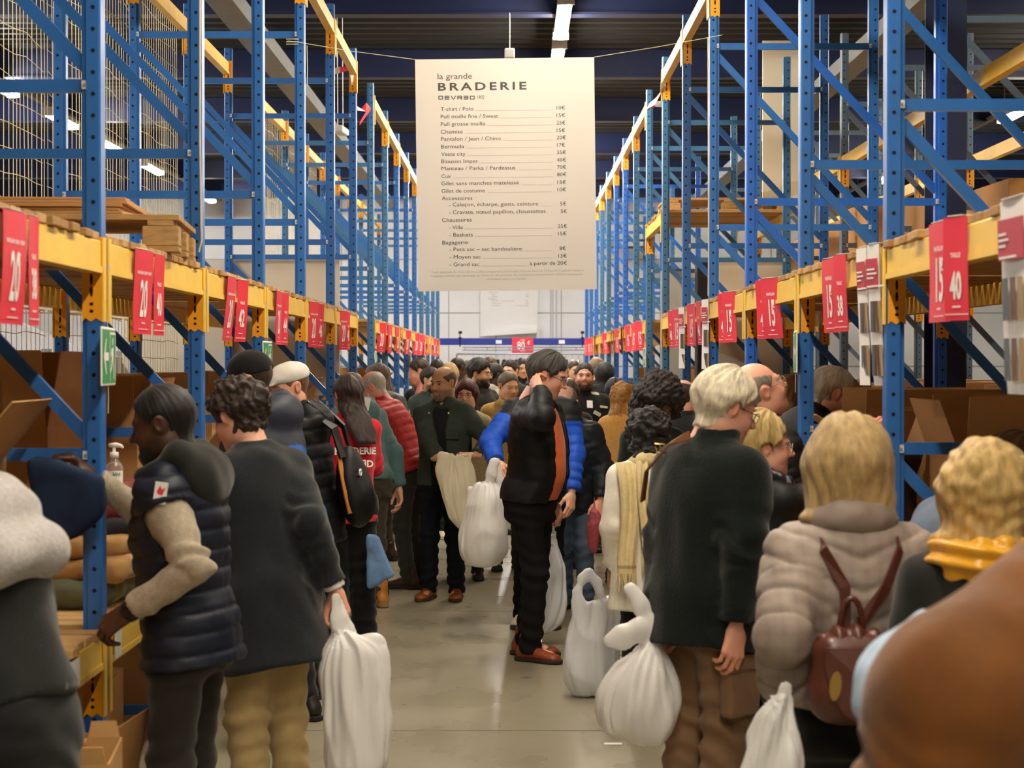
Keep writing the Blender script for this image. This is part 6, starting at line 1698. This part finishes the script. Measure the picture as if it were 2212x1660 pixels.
while yy < RACKS['right'][2] + 13.8 * BAY and i < 17:
    leaflet('right', -1, xr - .012, yy, 2.12, .20, .297, [('15', -.232, .180, .004, .46)], f'{ORD[i]} red price leaflet beyond the passage on the right upper beam', -rng.uniform(-.15, .45), rng.uniform(0, .08), 170 + i)
    yy += rng.uniform(.8, 1.2); i += 1
# ------------------------------------------------------------------ things on and behind the shelves
LF, RF = -1.337, 1.297
ZU = LV['upper'] + .03; ZL = LV['lower'] + .03
# stack of plywood sheets and a pallet on the left upper shelf
PLY = mat('plywood', '#B98A55', .75, var=.15, vscale=6, bump=.1, bscale=40, stretch=(1, 1, 20))
def plx(pxx, y): return (pxx - CX) * y / FPX
st = [(0.000, .0), (.004, .010), (-.010, -.012), (.012, .004), (-.006, .014)]
for k, (dx, dy) in enumerate(st):
    b = MB(); w = .95 - .02 * (k % 2)
    b.bbox(-w / 2, w / 2, -.37, .37, 0, .012, .002)
    o = link('plywood_sheet', b.mesh('plywood_sheet', PLY), None, (-1.99 + dx, 7.10 + dy, ZU + .146 + k * .0135), (0, 0, .05 + rng.uniform(-.03, .03)))
    tag(o, f'{ORD[k + 1]} brown board from the bottom of the stack on the left upper shelf', 'board', 'boards stacked on the left upper shelf')
def pallet(x, y, z, rz, label, L=1.16, W=.80):
    o = empty('pallet', (x, y, z), label, 'pallet', None, rz)
    b = MB(); b.bbox(-L / 2, L / 2, -.05, .05, 0, .022, .002); bm = b.mesh('bottom_board', M_WOOD2)
    b = MB(); b.bbox(-L / 2, L / 2, -.052, .052, 0, .022, .002); tm_ = b.mesh('top_board', M_WOOD2)
    b = MB(); b.bbox(-.05, .05, -W / 2, W / 2, 0, .022, .002); sm = b.mesh('stringer', M_WOOD2)
    b = MB(); b.bbox(-.07, .07, -.05, .05, 0, .078, .004); km = b.mesh('block', M_WOOD2)
    for yy in (-W / 2 + .05, 0, W / 2 - .05):
        link('bottom_board', bm, o, (0, yy, 0))
        for xx in (-L / 2 + .07, 0, L / 2 - .07): link('block', km, o, (xx, yy, .022))
    for xx in (-L / 2 + .07, 0, L / 2 - .07): link('stringer', sm, o, (xx, 0, .100))
    for k in range(6): link('top_board', tm_, o, (0, -W / 2 + .052 + k * (W - .104) / 5, .122))
    return o
pallet(-1.897, 7.07, ZU, .094, 'wooden pallet under brown boards sticking out over the left upper beam', W=.75)
# pallet boards seen inside the right passage level
pallet(1.95, RACKS['right'][2] + 5.5 * BAY, 3.05, 0, 'pallet lying on the high shelf over the right passage')
# cream end panels by the passage
def panel(name, x0, x1, y, z0, z1, m, label):
    b = MB(); b.bbox(x0, x1, y - .012, y + .012, z0, z1, .003)
    return tag(link(name, b.mesh(name, m)), label, 'panel')
y5 = RACKS['left'][2] + 5 * BAY; y5r = RACKS['right'][2] + 5 * BAY
panel('end_panel', -3.35, -1.49, y5 + .07, .05, 2.58, M_CREAM, 'cream panel closing the left rack before the passage')
panel('end_panel', 1.80, 2.50, y5r + .07, .05, 2.62, M_CREAM, 'cream panel closing the right rack before the passage')
panel('end_panel', 2.30, 2.64, y5r + .9, 3.06, 4.68, M_CREAM, 'tall cream panel standing on the high shelf over the right passage')
panel('end_panel', 1.36, 1.62, y5r + .9, .02, 2.55, mat('grey_panel', '#B9B4AA', .6), 'narrow grey panel standing in the right passage')
b = MB(); b.bbox(1.66, 1.86, y5r + .55, y5r + .75, .0, 2.64, .01); o = tag(link('locker', b.mesh('locker', M_BLACKP)), 'tall black cabinet standing in the right passage', 'cabinet')
b = MB(); b.box(1.73, 1.79, y5r + .545, y5r + .55, 2.5, 2.515); link('label_strip', b.mesh('label_strip', M_WHITE), o)
for n in range(6, 9):
    yy = RACKS['right'][2] + n * BAY - .9
# safety nets along the back of the left rack
def net(y0, y1, z0, z1, x, label, nv, nh, r=.0022):
    o = empty('safety_net', (x, (y0 + y1) / 2, z0), label, 'net', 'nets behind the left rack')
    b = MB(); h = z1 - z0; L = y1 - y0
    for i in range(nv + 1):
        y = -L / 2 + L * i / nv
        b.tube([(.006 * math.sin(i * 1.7), y + .006 * math.sin(i * 2.3), 0), (.008 * math.sin(i * .9), y + .01 * math.sin(i * 1.1), h * .5), (0, y, h)], r, 4)
    for j in range(nh + 1):
        z = h * j / nh
        b.tube([(.008 * math.sin(k * 1.3 + j), -L / 2 + L * k / 10, z - .012 * math.sin(math.pi * ((k * 2.5) % 10) / 10) - .005 * math.sin(k * 2.1 + j * .7)) for k in range(11)], r, 4)
    m = link('net_mesh', b.mesh('net_mesh', M_WIRE), o); m['kind'] = 'stuff'
    c = MB(); c.tube([(0, -L / 2, h), (0, L / 2, h)], .006, 6); link('top_cord', c.mesh('top_cord', M_WIRE), o)
    return o
zL0 = RACKS['left'][2]
for n in range(0, 9):
    y0 = zL0 + n * BAY
    if n in (5, 4): continue
    net(y0 + .04, y0 + BAY - .04, 2.16, 4.25, LF - DEPTH - .05, f'upper cream net behind the {ORD[n + 2]} bay from the camera of the left rack', 24 if n < 4 else 16, 17 if n < 4 else 12)
for n in range(-1, 4):
    y0 = zL0 + n * BAY
    net(y0 + .04, y0 + BAY - .04, .9, 1.98, LF - DEPTH - .05, f'lower cream net behind the {ORD[n + 2]} bay from the camera of the left rack', 20, 9)
# white gazebo in the aisle behind the left rack
g_ = empty('gazebo', (-4.6, 14.0, 0), 'white gazebo tent seen through the net behind the left rack', 'tent')
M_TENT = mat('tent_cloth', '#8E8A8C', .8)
b = MB()
def gz(u, v):
    a = 2 * math.pi * u + math.pi / 4; k = 1.35 / max(abs(math.cos(a)), abs(math.sin(a))) * .9
    rr = k * (1 - v); return (rr * math.cos(a), rr * math.sin(a), 1.75 + .7 * v ** 1.5)
b.grid(gz, 24, 8, 0, True); b.grid(lambda u, v: (gz(u, 0)[0], gz(u, 0)[1], 1.75 - .2 * v * (1 + .3 * math.sin(u * 60))), 48, 3, 0, True)
link('canopy', b.mesh('canopy', M_TENT, True), g_)
for sx in (-1, 1):
    for sy in (-1, 1):
        b = MB(); b.box(sx * 1.2 - .03, sx * 1.2 + .03, sy * 1.2 - .03, sy * 1.2 + .03, 0, 1.8); link('leg', b.mesh('leg', M_TENT), g_)

# second racks further out
def far_rack(side, sg, xf, y0, n, h, m, levels, tagname):
    for k in range(n):
        frame(tagname, sg, xf, y0 + k * BAY, k + 1, h=h, m=m, label=f'{ORD[k + 1]} grey blue upright frame from the camera in the {tagname}', group=f'upright frames of the {tagname}', zs=(.3, 1.5, 2.7, 3.9))
    for k in range(n - 1):
        for li, z in enumerate(levels):
            for face in ('front', 'back'):
                if li == 2 and k == 0: continue
                beam(tagname, sg, xf, y0 + (k + .5) * BAY, f'level{li + 1}', face, k + 1, group=f'beams of the {tagname}', label=f'yellow {face} beam at {("low", "middle", "high", "top")[li]} level, {ORD[k + 1]} bay of the {tagname}', z=z)
            if li < 2: deck(tagname, sg, xf, y0 + (k + .5) * BAY, ('low', 'middle', 'high', 'top')[li] + ' level', k + 1, False, ztop=z, label=f'{("low", "middle", "high", "top")[li]} board deck in the {ORD[k + 1]} bay of the {tagname}')
M_STEEL = mat('rack_slate', '#5F7388', .42, var=.12, metal=.15)
far_rack('right', 1, 2.78, 7.6, 9, 4.5, M_STEEL, (.9, 2.35, 3.45), 'rack behind the right rack')
far_rack('left', -1, -7.6, 12.0, 7, 4.5, M_BLUE2, (1.9, 3.3), 'rack against the far left wall')
# ------------------------------------------------------------------ cartons
def carton(name, label, x, y, z, sx, sy, sz, rz=0.0, m=None, flaps=(40, 70, 50, 80), group=None, holes=False, closed=False):
    m = m or (M_CARD if rng.random() < .6 else M_CARD2)
    o = empty('carton', (x, y, z), label, 'carton', group, rz); t = .005
    b = MB()
    b.box(-sx / 2, sx / 2, -sy / 2, sy / 2, 0, t)
    for s in (-1, 1):
        b.box(s * sx / 2 - t / 2, s * sx / 2 + t / 2, -sy / 2, sy / 2, 0, sz); b.box(-sx / 2, sx / 2, s * sy / 2 - t / 2, s * sy / 2 + t / 2, 0, sz)
    body = link('body', b.mesh('carton_body', m), o)
    if holes:
        hb = MB()
        for s in (-1, 1):
            q = [(s * .012 + .006 * math.cos(a), -sy / 2 - t / 2 - .0008, sz * .62 + .016 * math.sin(a)) for a in [math.pi / 4 * k for k in range(8)]]
            hb.add(q, [tuple(range(8))])
        link('hand_hole', hb.mesh('hand_hole', M_HOLE), body)
    if closed:
        b = MB(); b.box(-sx / 2, sx / 2, -sy / 2, -.002, sz, sz + t); b.box(-sx / 2, sx / 2, .002, sy / 2, sz, sz + t); link('flap', b.mesh('flap', m), o)
        b = MB(); b.box(-sx / 2, sx / 2, -.025, .025, sz + t, sz + t + .001); link('tape', b.mesh('tape', mat('brown_tape', '#8A6236', .3)), o)
        return o
    fl = min(sx, sy) * .48
    for i, a in enumerate(flaps):
        if a is None: continue
        b = MB(); w = (sy if i < 2 else sx) - .01
        b.prism([(-w / 2, 0), (w / 2, 0), (w / 2 - .01, fl), (-w / 2 + .01, fl)], 'y', -.0025, .0025)
        f = link('flap', b.mesh('flap', m), o)
        aa = math.radians(a)
        if i < 2: s = (-1, 1)[i]; f.location = (s * sx / 2, 0, sz); f.rotation_euler = (aa if s > 0 else aa, 0, s * math.pi / 2)
        else: s = (-1, 1)[i - 2]; f.location = (0, s * sy / 2, sz); f.rotation_euler = (aa, 0, 0 if s < 0 else math.pi)
    return o
cl = cr_ = 0
for side, (sg, xf, z0) in RACKS.items():
    c = 0
    for n in range(-1, 9):
        if n == PASS: continue
        for k in range(3):
            y = z0 + n * BAY + .33 + k * .60
            if side == 'left' and n == 0: continue
            if side == 'right' and (n == -1 or (n == 1 and k == 1)): continue
            c += 1; hgt = rng.choice([.34, .42, .50, .56]); w = rng.uniform(.66, .78)
            carton('carton', f'{ORD[c] if c < 21 else "number " + str(c)} open carton from the camera on the {side} lower shelf', xf + sg * (.30 + w / 2), y, ZL, w, .50, hgt, rng.uniform(-.03, .03),
                   flaps=(rng.choice([20, 60, -20]), rng.choice([15, 40]), rng.choice([4, 7]), rng.choice([3, 6])), group=f'open cartons on the {side} lower shelf')
# ordinal words beyond twenty
for o in list(COL.objects):
    l = o.get('label')
    if l and l.startswith('number '):
        w = l.split(' ')
        o['label'] = ('twenty ' + ORD[int(w[1]) - 20] if int(w[1]) > 20 else ORD[int(w[1])]) + ' ' + ' '.join(w[2:])
# big tilted carton by the right shelf, cartons on the floor under the left shelf
t_ = carton('carton', 'large pale carton leaning open towards the aisle at the near right shelf', 1.76, 5.35, ZL, .72, .60, .22, .10, M_CARD2, (-30, 35, 10, None))
carton('carton', 'tall flattened carton with hand holes under the near left beam', -1.16, 4.88, .0, .10, .34, .62, .12, M_CARD2, (None, None, 8, 8), holes=True)
carton('carton', 'open carton with hand holes on the floor under the near left shelf', -1.42, 5.30, .0, .46, .40, .44, -.10, M_CARD, (5, 12, 6, None), holes=True)
carton('carton', 'closed carton deep under the second left bay', -1.95, 7.2, .0, .6, .5, .40, .05, M_CARD, closed=True)
carton('carton', 'closed carton deep under the third left bay', -1.95, 8.9, .0, .6, .5, .45, -.05, M_CARD, closed=True)
b = MB(); b.box(-2.4, -1.45, 6.3, 7.6, .0, .02)
for k, (x, y, z, sz, lab) in enumerate([(3.35, 11.2, 2.41, .40, 'first'), (3.35, 13.0, 2.41, .5, 'second'), (3.3, 14.8, 2.41, .62, 'third'), (3.35, 16.7, 2.41, .6, 'fourth'), (3.3, 18.4, 2.41, .55, 'fifth')]):
    carton('carton', f'{lab} closed carton from the camera high on the rack behind the right rack', x, y, z, .75, 1.1, sz, rng.uniform(-.08, .08), M_CARD, closed=True, group='closed cartons behind the right rack')
for k, (x, y) in enumerate([(3.3, 8.6), (3.3, 10.4), (3.3, 12.3), (3.3, 14.2)]):
    carton('carton', f'{ORD[k + 1]} closed carton from the camera low on the rack behind the right rack', x, y, .96, .75, 1.2, .6, rng.uniform(-.08, .08), M_CARD, closed=True, group='closed cartons behind the right rack')
# paper labels on the near lower beams
for side, (sg, xf, z0) in RACKS.items():
    for k, (dy, w) in enumerate(((-.42, .11), (.16, .10), (.62, .10), (1.2, .12))):
        b = MB(); b.box(-.0008, .0008, -w / 2, w / 2, -.098, -.008)
        o = link('label_paper', b.mesh('label_paper', M_WHITE), None, (xf - sg * .0085 + (sg * 0), z0 + dy, LV['lower']))
        tag(o, f'{ORD[k + 1]} white paper strip from the camera stuck on the {side} lower beam', 'paper strip', f'paper strips on the {side} lower beam')
# folded clothes on the near left shelf
def folded(name, label, x, y, z, sx, sy, sz, col, rz=0, seed=0, kind='cloth', group=None):
    R_ = Rz(rz)
    o = sdf_part(name, [rbox((0, 0, sz / 2), (sx / 2, sy / 2, sz / 2), min(sz * .48, .05)), rbox((sx * .06, .01, sz * .8), (sx * .40, sy * .42, sz * .25), sz * .2)], cloth_mat(kind, col), None, .008, .02, lambda p: .010 * snoise(p, 26, seed) + .004 * snoise(p, 70, seed + 3))
    o.location = (x, y, z); o.rotation_euler = (0, 0, math.radians(rz))
    tag(o, label, 'clothes', group); return o
GP = 'folded clothes on the near left shelf'
yb_ = 6.35
for k, (nm, col, dz, hgt, dx, lab) in enumerate([('folded_trousers', '#6B7358', 0, .10, -.04, 'sage green folded garment at the bottom of the near left pile'), ('folded_trousers', '#B48A55', .09, .085, .02, 'tan folded trousers low in the near left pile'), ('folded_trousers', '#B98F5A', .17, .085, .0, 'tan folded trousers in the middle of the near left pile'),
        ('folded_trousers', '#3A3638', .25, .05, .01, 'dark grey folded garment in the near left pile'), ('folded_jumper', '#6E2A28', .295, .085, .03, 'maroon folded jumper on top of the near left pile')]):
    folded(nm, lab, -1.56 + dx, yb_ + .02 * k, ZL + dz, .40, .48, hgt, col, 5 * k - 8, k, group=GP)
folded('folded_jumper', 'brick red heap of clothes behind the maroon jumper', -1.62, 7.22, ZL, .45, .4, .36, '#7A332A', 12, 11)
carton('carton', 'tall carton behind the sanitiser bottle in the near left bay', -2.06, 6.95, ZL, .60, .75, .62, .03, M_CARD, (20, 10, 5, 10))
for k, (x, y, col, lab) in enumerate([(1.62, 7.2, '#4A2A26', 'maroon heap of clothes on the near right shelf'), (1.85, 9.2, '#2A2C36', 'navy heap of clothes on the second right shelf'), (-1.85, 8.4, '#4A1F1E', 'dark red heap of clothes on the second left shelf'), (-1.6, 10.2, '#2C303A', 'navy heap of clothes on the third left shelf')]):
    folded('clothes_heap', lab, x, y, ZL + .12, .5, .5, .38, col, 10 * k, 20 + k)
# sanitiser pump bottle on the box behind the left post
so = P(246, 1062, 6.76)
o = empty('pump_bottle', tuple(so), 'clear sanitiser bottle with white pump beside the near left post', 'bottle')
M_CLEAR = mat('clear_plastic', '#E8ECEC', .08, spec=.6); M_CLEAR.node_tree.nodes['Principled BSDF'].inputs['Transmission Weight'].default_value = .85
b = MB(); b.tube([(0, 0, 0), (0, 0, .004), (0, 0, .085), (0, 0, .105), (0, 0, .118), (0, 0, .13)], [.034, .036, .036, .030, .016, .014], 16); link('bottle', b.mesh('bottle', M_CLEAR, True), o)
b = MB(); b.tube([(0, 0, .128), (0, 0, .15), (0, 0, .152), (0, 0, .172)], [.017, .017, .006, .006], 12); b.tube([(-.02, 0, .176), (.006, 0, .178), (.028, 0, .174), (.034, 0, .166)], [.008, .010, .007, .005], 8); link('pump', b.mesh('pump', M_WHITE, True), o)
b = MB(); b.grid(lambda u, v: (.0365 * math.sin((u - .3) * 1.8), -.0365 * math.cos((u - .3) * 1.8), .02 + .06 * v), 9, 2); l_ = link('label', b.mesh('label', M_WHITE, True), o)
b = MB(); put_text(b, 'SANI', .002, .062, -.0374, .018, 'LEFT', bold=.0006, sx=.75); link('lettering', b.mesh('lettering', M_GREEN), l_)
b = MB(); b.bbox(-.14, .16, -.10, .16, -(so.z - ZL) + .001, -.001, .004); link('ledge', b.mesh('ledge', M_CARD), None, tuple(so)); lo_ = COL.objects['ledge']; tag(lo_, 'closed box under the sanitiser bottle by the near left post', 'carton')
lo_.name = 'carton'

# ------------------------------------------------------------------ carrier bags
M_BAG = mat('bag_white', '#F6F4F2', .30, var=.03, vscale=5, bump=.25, bscale=22, transl=.18, stretch=(2, 2, .5))
M_BAGY = mat('bag_cream', '#F2EBCF', .30, var=.05, vscale=5, bump=.25, bscale=22, transl=.18)
M_BAGC = mat('bag_clear', '#E6E8EC', .20, var=.07, vscale=6, bump=.25, bscale=22, transl=.2, stretch=(2, 2, .6))
def bag(name, label, px0, y, hand, rows, handles, m, seed=0, pleat=.008, h=.0065, cat='bag', crumple=.012, npl=15):
    """rows in pixels at depth y: (py, px centre, half width px, depth/width ratio); handles: list of pixel polylines with radius px"""
    s = y / FPX; o0 = P(px0, rows[-1][0], y)
    R_ = [((CAMZ - (py - CY) * s) - o0.z, (pc - CX) * s - o0.x, 0, hw * s, hw * s * dr) for (py, pc, hw, dr) in rows]
    prims = [loft(R_, cr=.02)]
    for (pl, r) in handles:
        pts = [np.array(P(a, b_, y + (dd if True else 0))) - np.array(o0) for (a, b_, dd) in pl]
        for i in range(len(pts) - 1): prims.append(cap(pts[i], pts[i + 1], r * s, r * s, flat=(np.array((0, 1.0, 0)), 2.2)))
    zt = max(r[0] for r in R_); zb = min(r[0] for r in R_)
    def disp(p):
        cxs = np.interp(p[:, 2], [r[0] for r in sorted(R_)], [r[1] for r in sorted(R_)]); rxs = np.interp(p[:, 2], [r[0] for r in sorted(R_)], [r[3] for r in sorted(R_)])
        a = np.arctan2(p[:, 1] * 1.5, p[:, 0] - cxs); t = np.clip((p[:, 2] - zb) / (zt - zb), 0, 1)
        q = np.stack([np.cos(a), np.sin(a), t * .55], 1) + .10 * np.stack([snoise(p, 9, seed + k, 1) for k in range(3)], 1)
        st = snoise(q, 9, seed + 11, 1) + .6 * snoise(q, 21, seed + 12, 1)
        body = np.clip(1 - (np.abs(p[:, 0] - cxs) - rxs * .9) / (.3 * rxs + .01), 0, 1) * (p[:, 2] < zt + .01)
        cr = 1 - 2 * np.abs(snoise(p * np.array((1, 1, .7)), 20, seed + 7, 1))
        cr2 = 1 - 2.2 * np.abs(snoise(p * np.array((1, 1, .5)), 36, seed + 17, 1))
        return body * pleat * st * (.35 + .9 * t) + crumple * .7 * snoise(p, 10, seed + 3) + crumple * .50 * cr + crumple * .28 * cr2
    o = sdf_part(name, prims, m, None, max(h, 1.6 * s), .03, disp)
    o.location = o0; tag(o, label, cat); return o
bag('carrier_bag', 'tall white carrier bag hanging from the hand of the man in the long charcoal coat', 768, 6.08, None,
    [(1372, 742, 20, .5), (1400, 762, 60, .5), (1440, 766, 72, .55), (1520, 768, 74, .62), (1600, 770, 76, .65), (1670, 768, 70, .65), (1705, 766, 46, .6)],
    [([(724, 1292, 0), (728, 1340, 0), (740, 1400, 0)], 13), ([(730, 1300, .02), (752, 1360, .02), (770, 1420, .02)], 11), ([(800, 1400, 0), (800, 1440, 0)], 34)], M_BAG, 3, .010)
bag('carrier_bag', 'white carrier bag held by the person in the bright blue puffer jacket', 1044, 10.8, None,
    [(1045, 1050, 20, .6), (1075, 1050, 40, .6), (1110, 1046, 46, .65), (1160, 1043, 53, .65), (1200, 1044, 50, .6), (1222, 1044, 32, .5)],
    [([(1068, 1000, 0), (1062, 1025, 0), (1052, 1062, 0)], 9), ([(1072, 1000, .03), (1080, 1040, .03), (1072, 1080, .03)], 7), ([(1015, 1060, 0), (1015, 1080, 0)], 8)], M_BAG, 5, .008)
bag('carrier_bag', 'cream carrier bag stretched between both hands of the bearded man in green denim', 988, 12.10, None,
    [(984, 983, 34, .22), (1010, 984, 43, .30), (1040, 988, 41, .35), (1080, 993, 34, .40), (1120, 998, 26, .40), (1143, 1003, 14, .4)],
    [([(954, 984, 0), (968, 990, 0)], 6), ([(1018, 984, 0), (1006, 992, 0)], 6)], M_BAGY, 7, .008, .008)
bag('carrier_bag', 'small cream carrier bag hanging behind the teal hoodie man', 881, 15.2, None,
    [(1030, 882, 8, .6), (1050, 881, 15, .6), (1075, 880, 20, .6), (1100, 880, 20, .55), (1117, 881, 13, .5)], [([(886, 1004, 0), (884, 1040, 0)], 5)], M_BAGY, 9, .008, .010)
bag('carrier_bag', 'tapering pale carrier bag hanging behind the leg of the man in black trousers', 1190, 10.6, None,
    [(1150, 1194, 4, .8), (1200, 1195, 17, .7), (1260, 1195, 28, .65), (1310, 1193, 33, .6), (1345, 1184, 31, .55), (1372, 1172, 17, .5)], [([(1193, 1120, 0), (1194, 1160, 0)], 4)], M_BAGC, 11, .010, .009)
bag('carrier_bag', 'white carrier bag with open loop handles standing beside the scarf woman', 1282, 8.93, None,
    [(1300, 1292, 48, .40), (1330, 1292, 54, .45), (1390, 1282, 58, .55), (1440, 1278, 62, .6), (1480, 1277, 56, .55), (1502, 1276, 40, .5)],
    [([(1250, 1310, -.03), (1247, 1280, -.03), (1258, 1250, -.03), (1273, 1240, -.03), (1290, 1258, -.03), (1302, 1295, -.03)], 7), ([(1250, 1300, -.03), (1256, 1340, -.03)], 12), ([(1310, 1305, .03), (1330, 1295, .03), (1342, 1310, .03)], 9)], M_BAGC, 13, .009)
bag('carrier_bag', 'knotted bulging white bag carried by the white haired man', 1382, 6.02, None,
    [(1378, 1414, 9, .9), (1400, 1408, 26, .8), (1440, 1394, 62, .75), (1490, 1382, 84, .72), (1540, 1378, 88, .7), (1585, 1384, 72, .66), (1612, 1392, 44, .6)],
    [([(1410, 1385, 0), (1406, 1350, 0), (1385, 1310, 0), (1362, 1275, 0)], 15), ([(1408, 1365, 0), (1375, 1360, -.02), (1340, 1372, -.03), (1318, 1385, -.03)], 17), ([(1318, 1385, -.03), (1345, 1395, -.03), (1385, 1378, -.01)], 9)], M_BAG, 17, .011, .008, npl=22)
bag('carrier_bag', 'opaque white carrier bag at the left hand of the woman with the blonde bob', 1672, 4.38, None,
    [(1512, 1692, 22, .5), (1545, 1684, 42, .5), (1590, 1676, 58, .55), (1640, 1668, 66, .6), (1700, 1662, 62, .6), (1735, 1660, 40, .5)],
    [([(1700, 1490, 0), (1694, 1520, 0)], 20), ([(1650, 1560, 0), (1634, 1590, 0)], 22)], M_BAG, 19, .011)
bag('plastic_bag', 'crumpled clear bag on the floor between the vest man and the coat man', 521, 7.75, None,
    [(1485, 522, 5, .8), (1520, 521, 12, .8), (1570, 521, 16, .8), (1612, 521, 14, .8)], [], M_BAGC, 23, .012, .008)
bag('tote_bag', 'red and white patterned tote beside the cream coat', 1283, 8.55, None,
    [(1108, 1284, 7, .6), (1140, 1283, 13, .6), (1180, 1283, 14, .6), (1202, 1284, 10, .6)], [([(1284, 1075, 0), (1284, 1112, 0)], 3)], mat('tote_red', '#8A3440', .6, var=.3, vscale=40), 29, .004, .008)
# jeans swinging from the staff woman's hand and in the vest man's hand
def cloth_slab(name, label, pts, y, th, col, kind, cat, seed):
    o0 = np.array(P(*pts[0], y))
    s = y / FPX
    prims = []
    for i in range(1, len(pts) - 1):
        for a, c in ((pts[i], pts[i + 1]),):
            pass
    cen = np.mean([np.array(P(*p, y)) for p in pts], 0)
    W = [np.array(P(*p, y)) - cen for p in pts]
    def f(X, Y, Z):
        # extruded convex polygon in XZ with rounded edge
        d = None
        n = len(W)
        for i in range(n):
            a, c = W[i], W[(i + 1) % n]; e = c - a; nx, nz = e[2], -e[0]; L = math.hypot(nx, nz); nx /= L; nz /= L
            if nx * (-a[0]) + nz * (-a[2]) > 0: nx, nz = -nx, -nz
            dd = (X - a[0]) * nx + (Z - a[2]) * nz
            d = dd if d is None else smax(d, dd, .02)
        return smax(d, np.abs(Y) - th, .02) + 0 * Y
    lo = np.min(W, 0) - .03; hi = np.max(W, 0) + .03; lo[1], hi[1] = -th - .02, th + .02
    o = sdf_part(name, [(f, lo, hi)], cloth_mat(kind, col), None, .008, .01, lambda p: .014 * snoise(p * np.array((1, .3, .6)), 16, seed) + .004 * snoise(p, 50, seed + 1))
    o.location = cen; tag(o, label, cat); return o
cloth_slab('denim_trousers', 'light blue denim garment swinging beside the woman in the red top', [(792, 1156), (816, 1160), (853, 1244), (794, 1274)], 10.6, .025, '#6C8FBC', 'denim', 'clothes', 31)
cloth_slab('folded_jeans', 'dark blue jeans held up by the man in the navy vest', [(62, 992), (120, 996), (222, 1035), (215, 1112), (150, 1170), (88, 1150)], 5.55, .04, '#2B3E60', 'denim', 'clothes', 33)
cloth_slab('denim_jacket', 'light blue denim jacket over the arm of the person in brown suede', [(1858, 1560), (1852, 1480), (1880, 1410), (1960, 1350), (2010, 1312), (2060, 1420), (1960, 1560)], 3.0, .05, '#B4C8DC', 'denim', 'clothes', 35)
# barrier tape remnants
def ribbon(label, pts, y, w, seed):
    b = MB(); P_ = [P(a, c, y + d) for a, c, d in pts]; vs = []
    for i, p in enumerate(P_):
        t = (P_[min(i + 1, len(P_) - 1)] - P_[max(i - 1, 0)]).normalized(); a = seed + i * .7
        s = t.cross(Vector((math.cos(a), math.sin(a), .2))).normalized()
        n = t.cross(s)
        vs += [p + s * w / 2, p - s * w / 2, p - s * w / 2 + n * .002, p + s * w / 2 + n * .002]
    fs = []; ms = []
    for i in range(len(P_) - 1):
        for k in range(4): fs.append((i * 4 + k, i * 4 + (k + 1) % 4, i * 4 + 4 + (k + 1) % 4, i * 4 + 4 + k)); ms.append(i % 2)
    b.add(vs, fs); b.m = ms
    tag(link('barrier_tape', b.mesh('barrier_tape', [M_TAPE, M_RED])), label, 'barrier tape')
ribbon('red and white tape ends tied at the left passage post', [(715, 158, 0), (735, 152, 0), (760, 150, 0), (765, 205, .1), (772, 235, .2), (785, 240, .3), (795, 228, .4), (800, 235, .5), (778, 268, .4)], 14.9, .05, 1)
ribbon('red and white tape tied across the right passage bay', [(1433, 178, 0), (1428, 200, .1), (1415, 220, .3), (1400, 230, .6), (1412, 226, .8), (1434, 226, .9)], 15.3, .06, 2)
ribbon('scrap of red and white tape on the far right yellow beam', [(2140, 165, 0), (2152, 150, 0), (2170, 142, 0), (2180, 145, 0)], 10.25, .03, 3)
# loose ropes
b = MB(); b.tube([P(434, 0, 7.4), P(433, 300, 7.4), P(436, 520, 7.4), P(430, 545, 7.4)], .004, 6); tag(link('rope', b.mesh('rope', M_WIRE)), 'white rope hanging down beside the second left post', 'rope')
b = MB(); b.tube([P(1528, 82, 11.6), P(1529, 300, 11.6), P(1530, 560, 11.6), P(1529, 640, 11.6)], .003, 6); tag(link('rope', b.mesh('rope', M_WIRE)), 'thin pale cord hanging beside the fourth right post', 'rope')
b = MB(); b.bbox(-.05, .05, -.62, .62, -.03, .03, .008); [b.tube([(0, q, .03), (0, q, ZC - P(736, 283, 16.0).z)], .004, 5) for q in (-.5, .5)]; tag(link('lamp_fitting', b.mesh('lamp_fitting', M_HOUS), None, tuple(P(736, 283, 16.0)), (.1, 0, .05)), 'unlit white lamp fitting hanging near the left passage', 'lamp')
# pale scrap on the floor
b = MB(); b.box(-.04, .04, -.02, .02, 0, .001); tag(link('paper_scrap', b.mesh('paper_scrap', M_WHITE), None, (P(1325, 1610, 7.82).x, 7.82, .001)), 'small white paper scrap on the concrete floor below the knotted bag', 'paper')
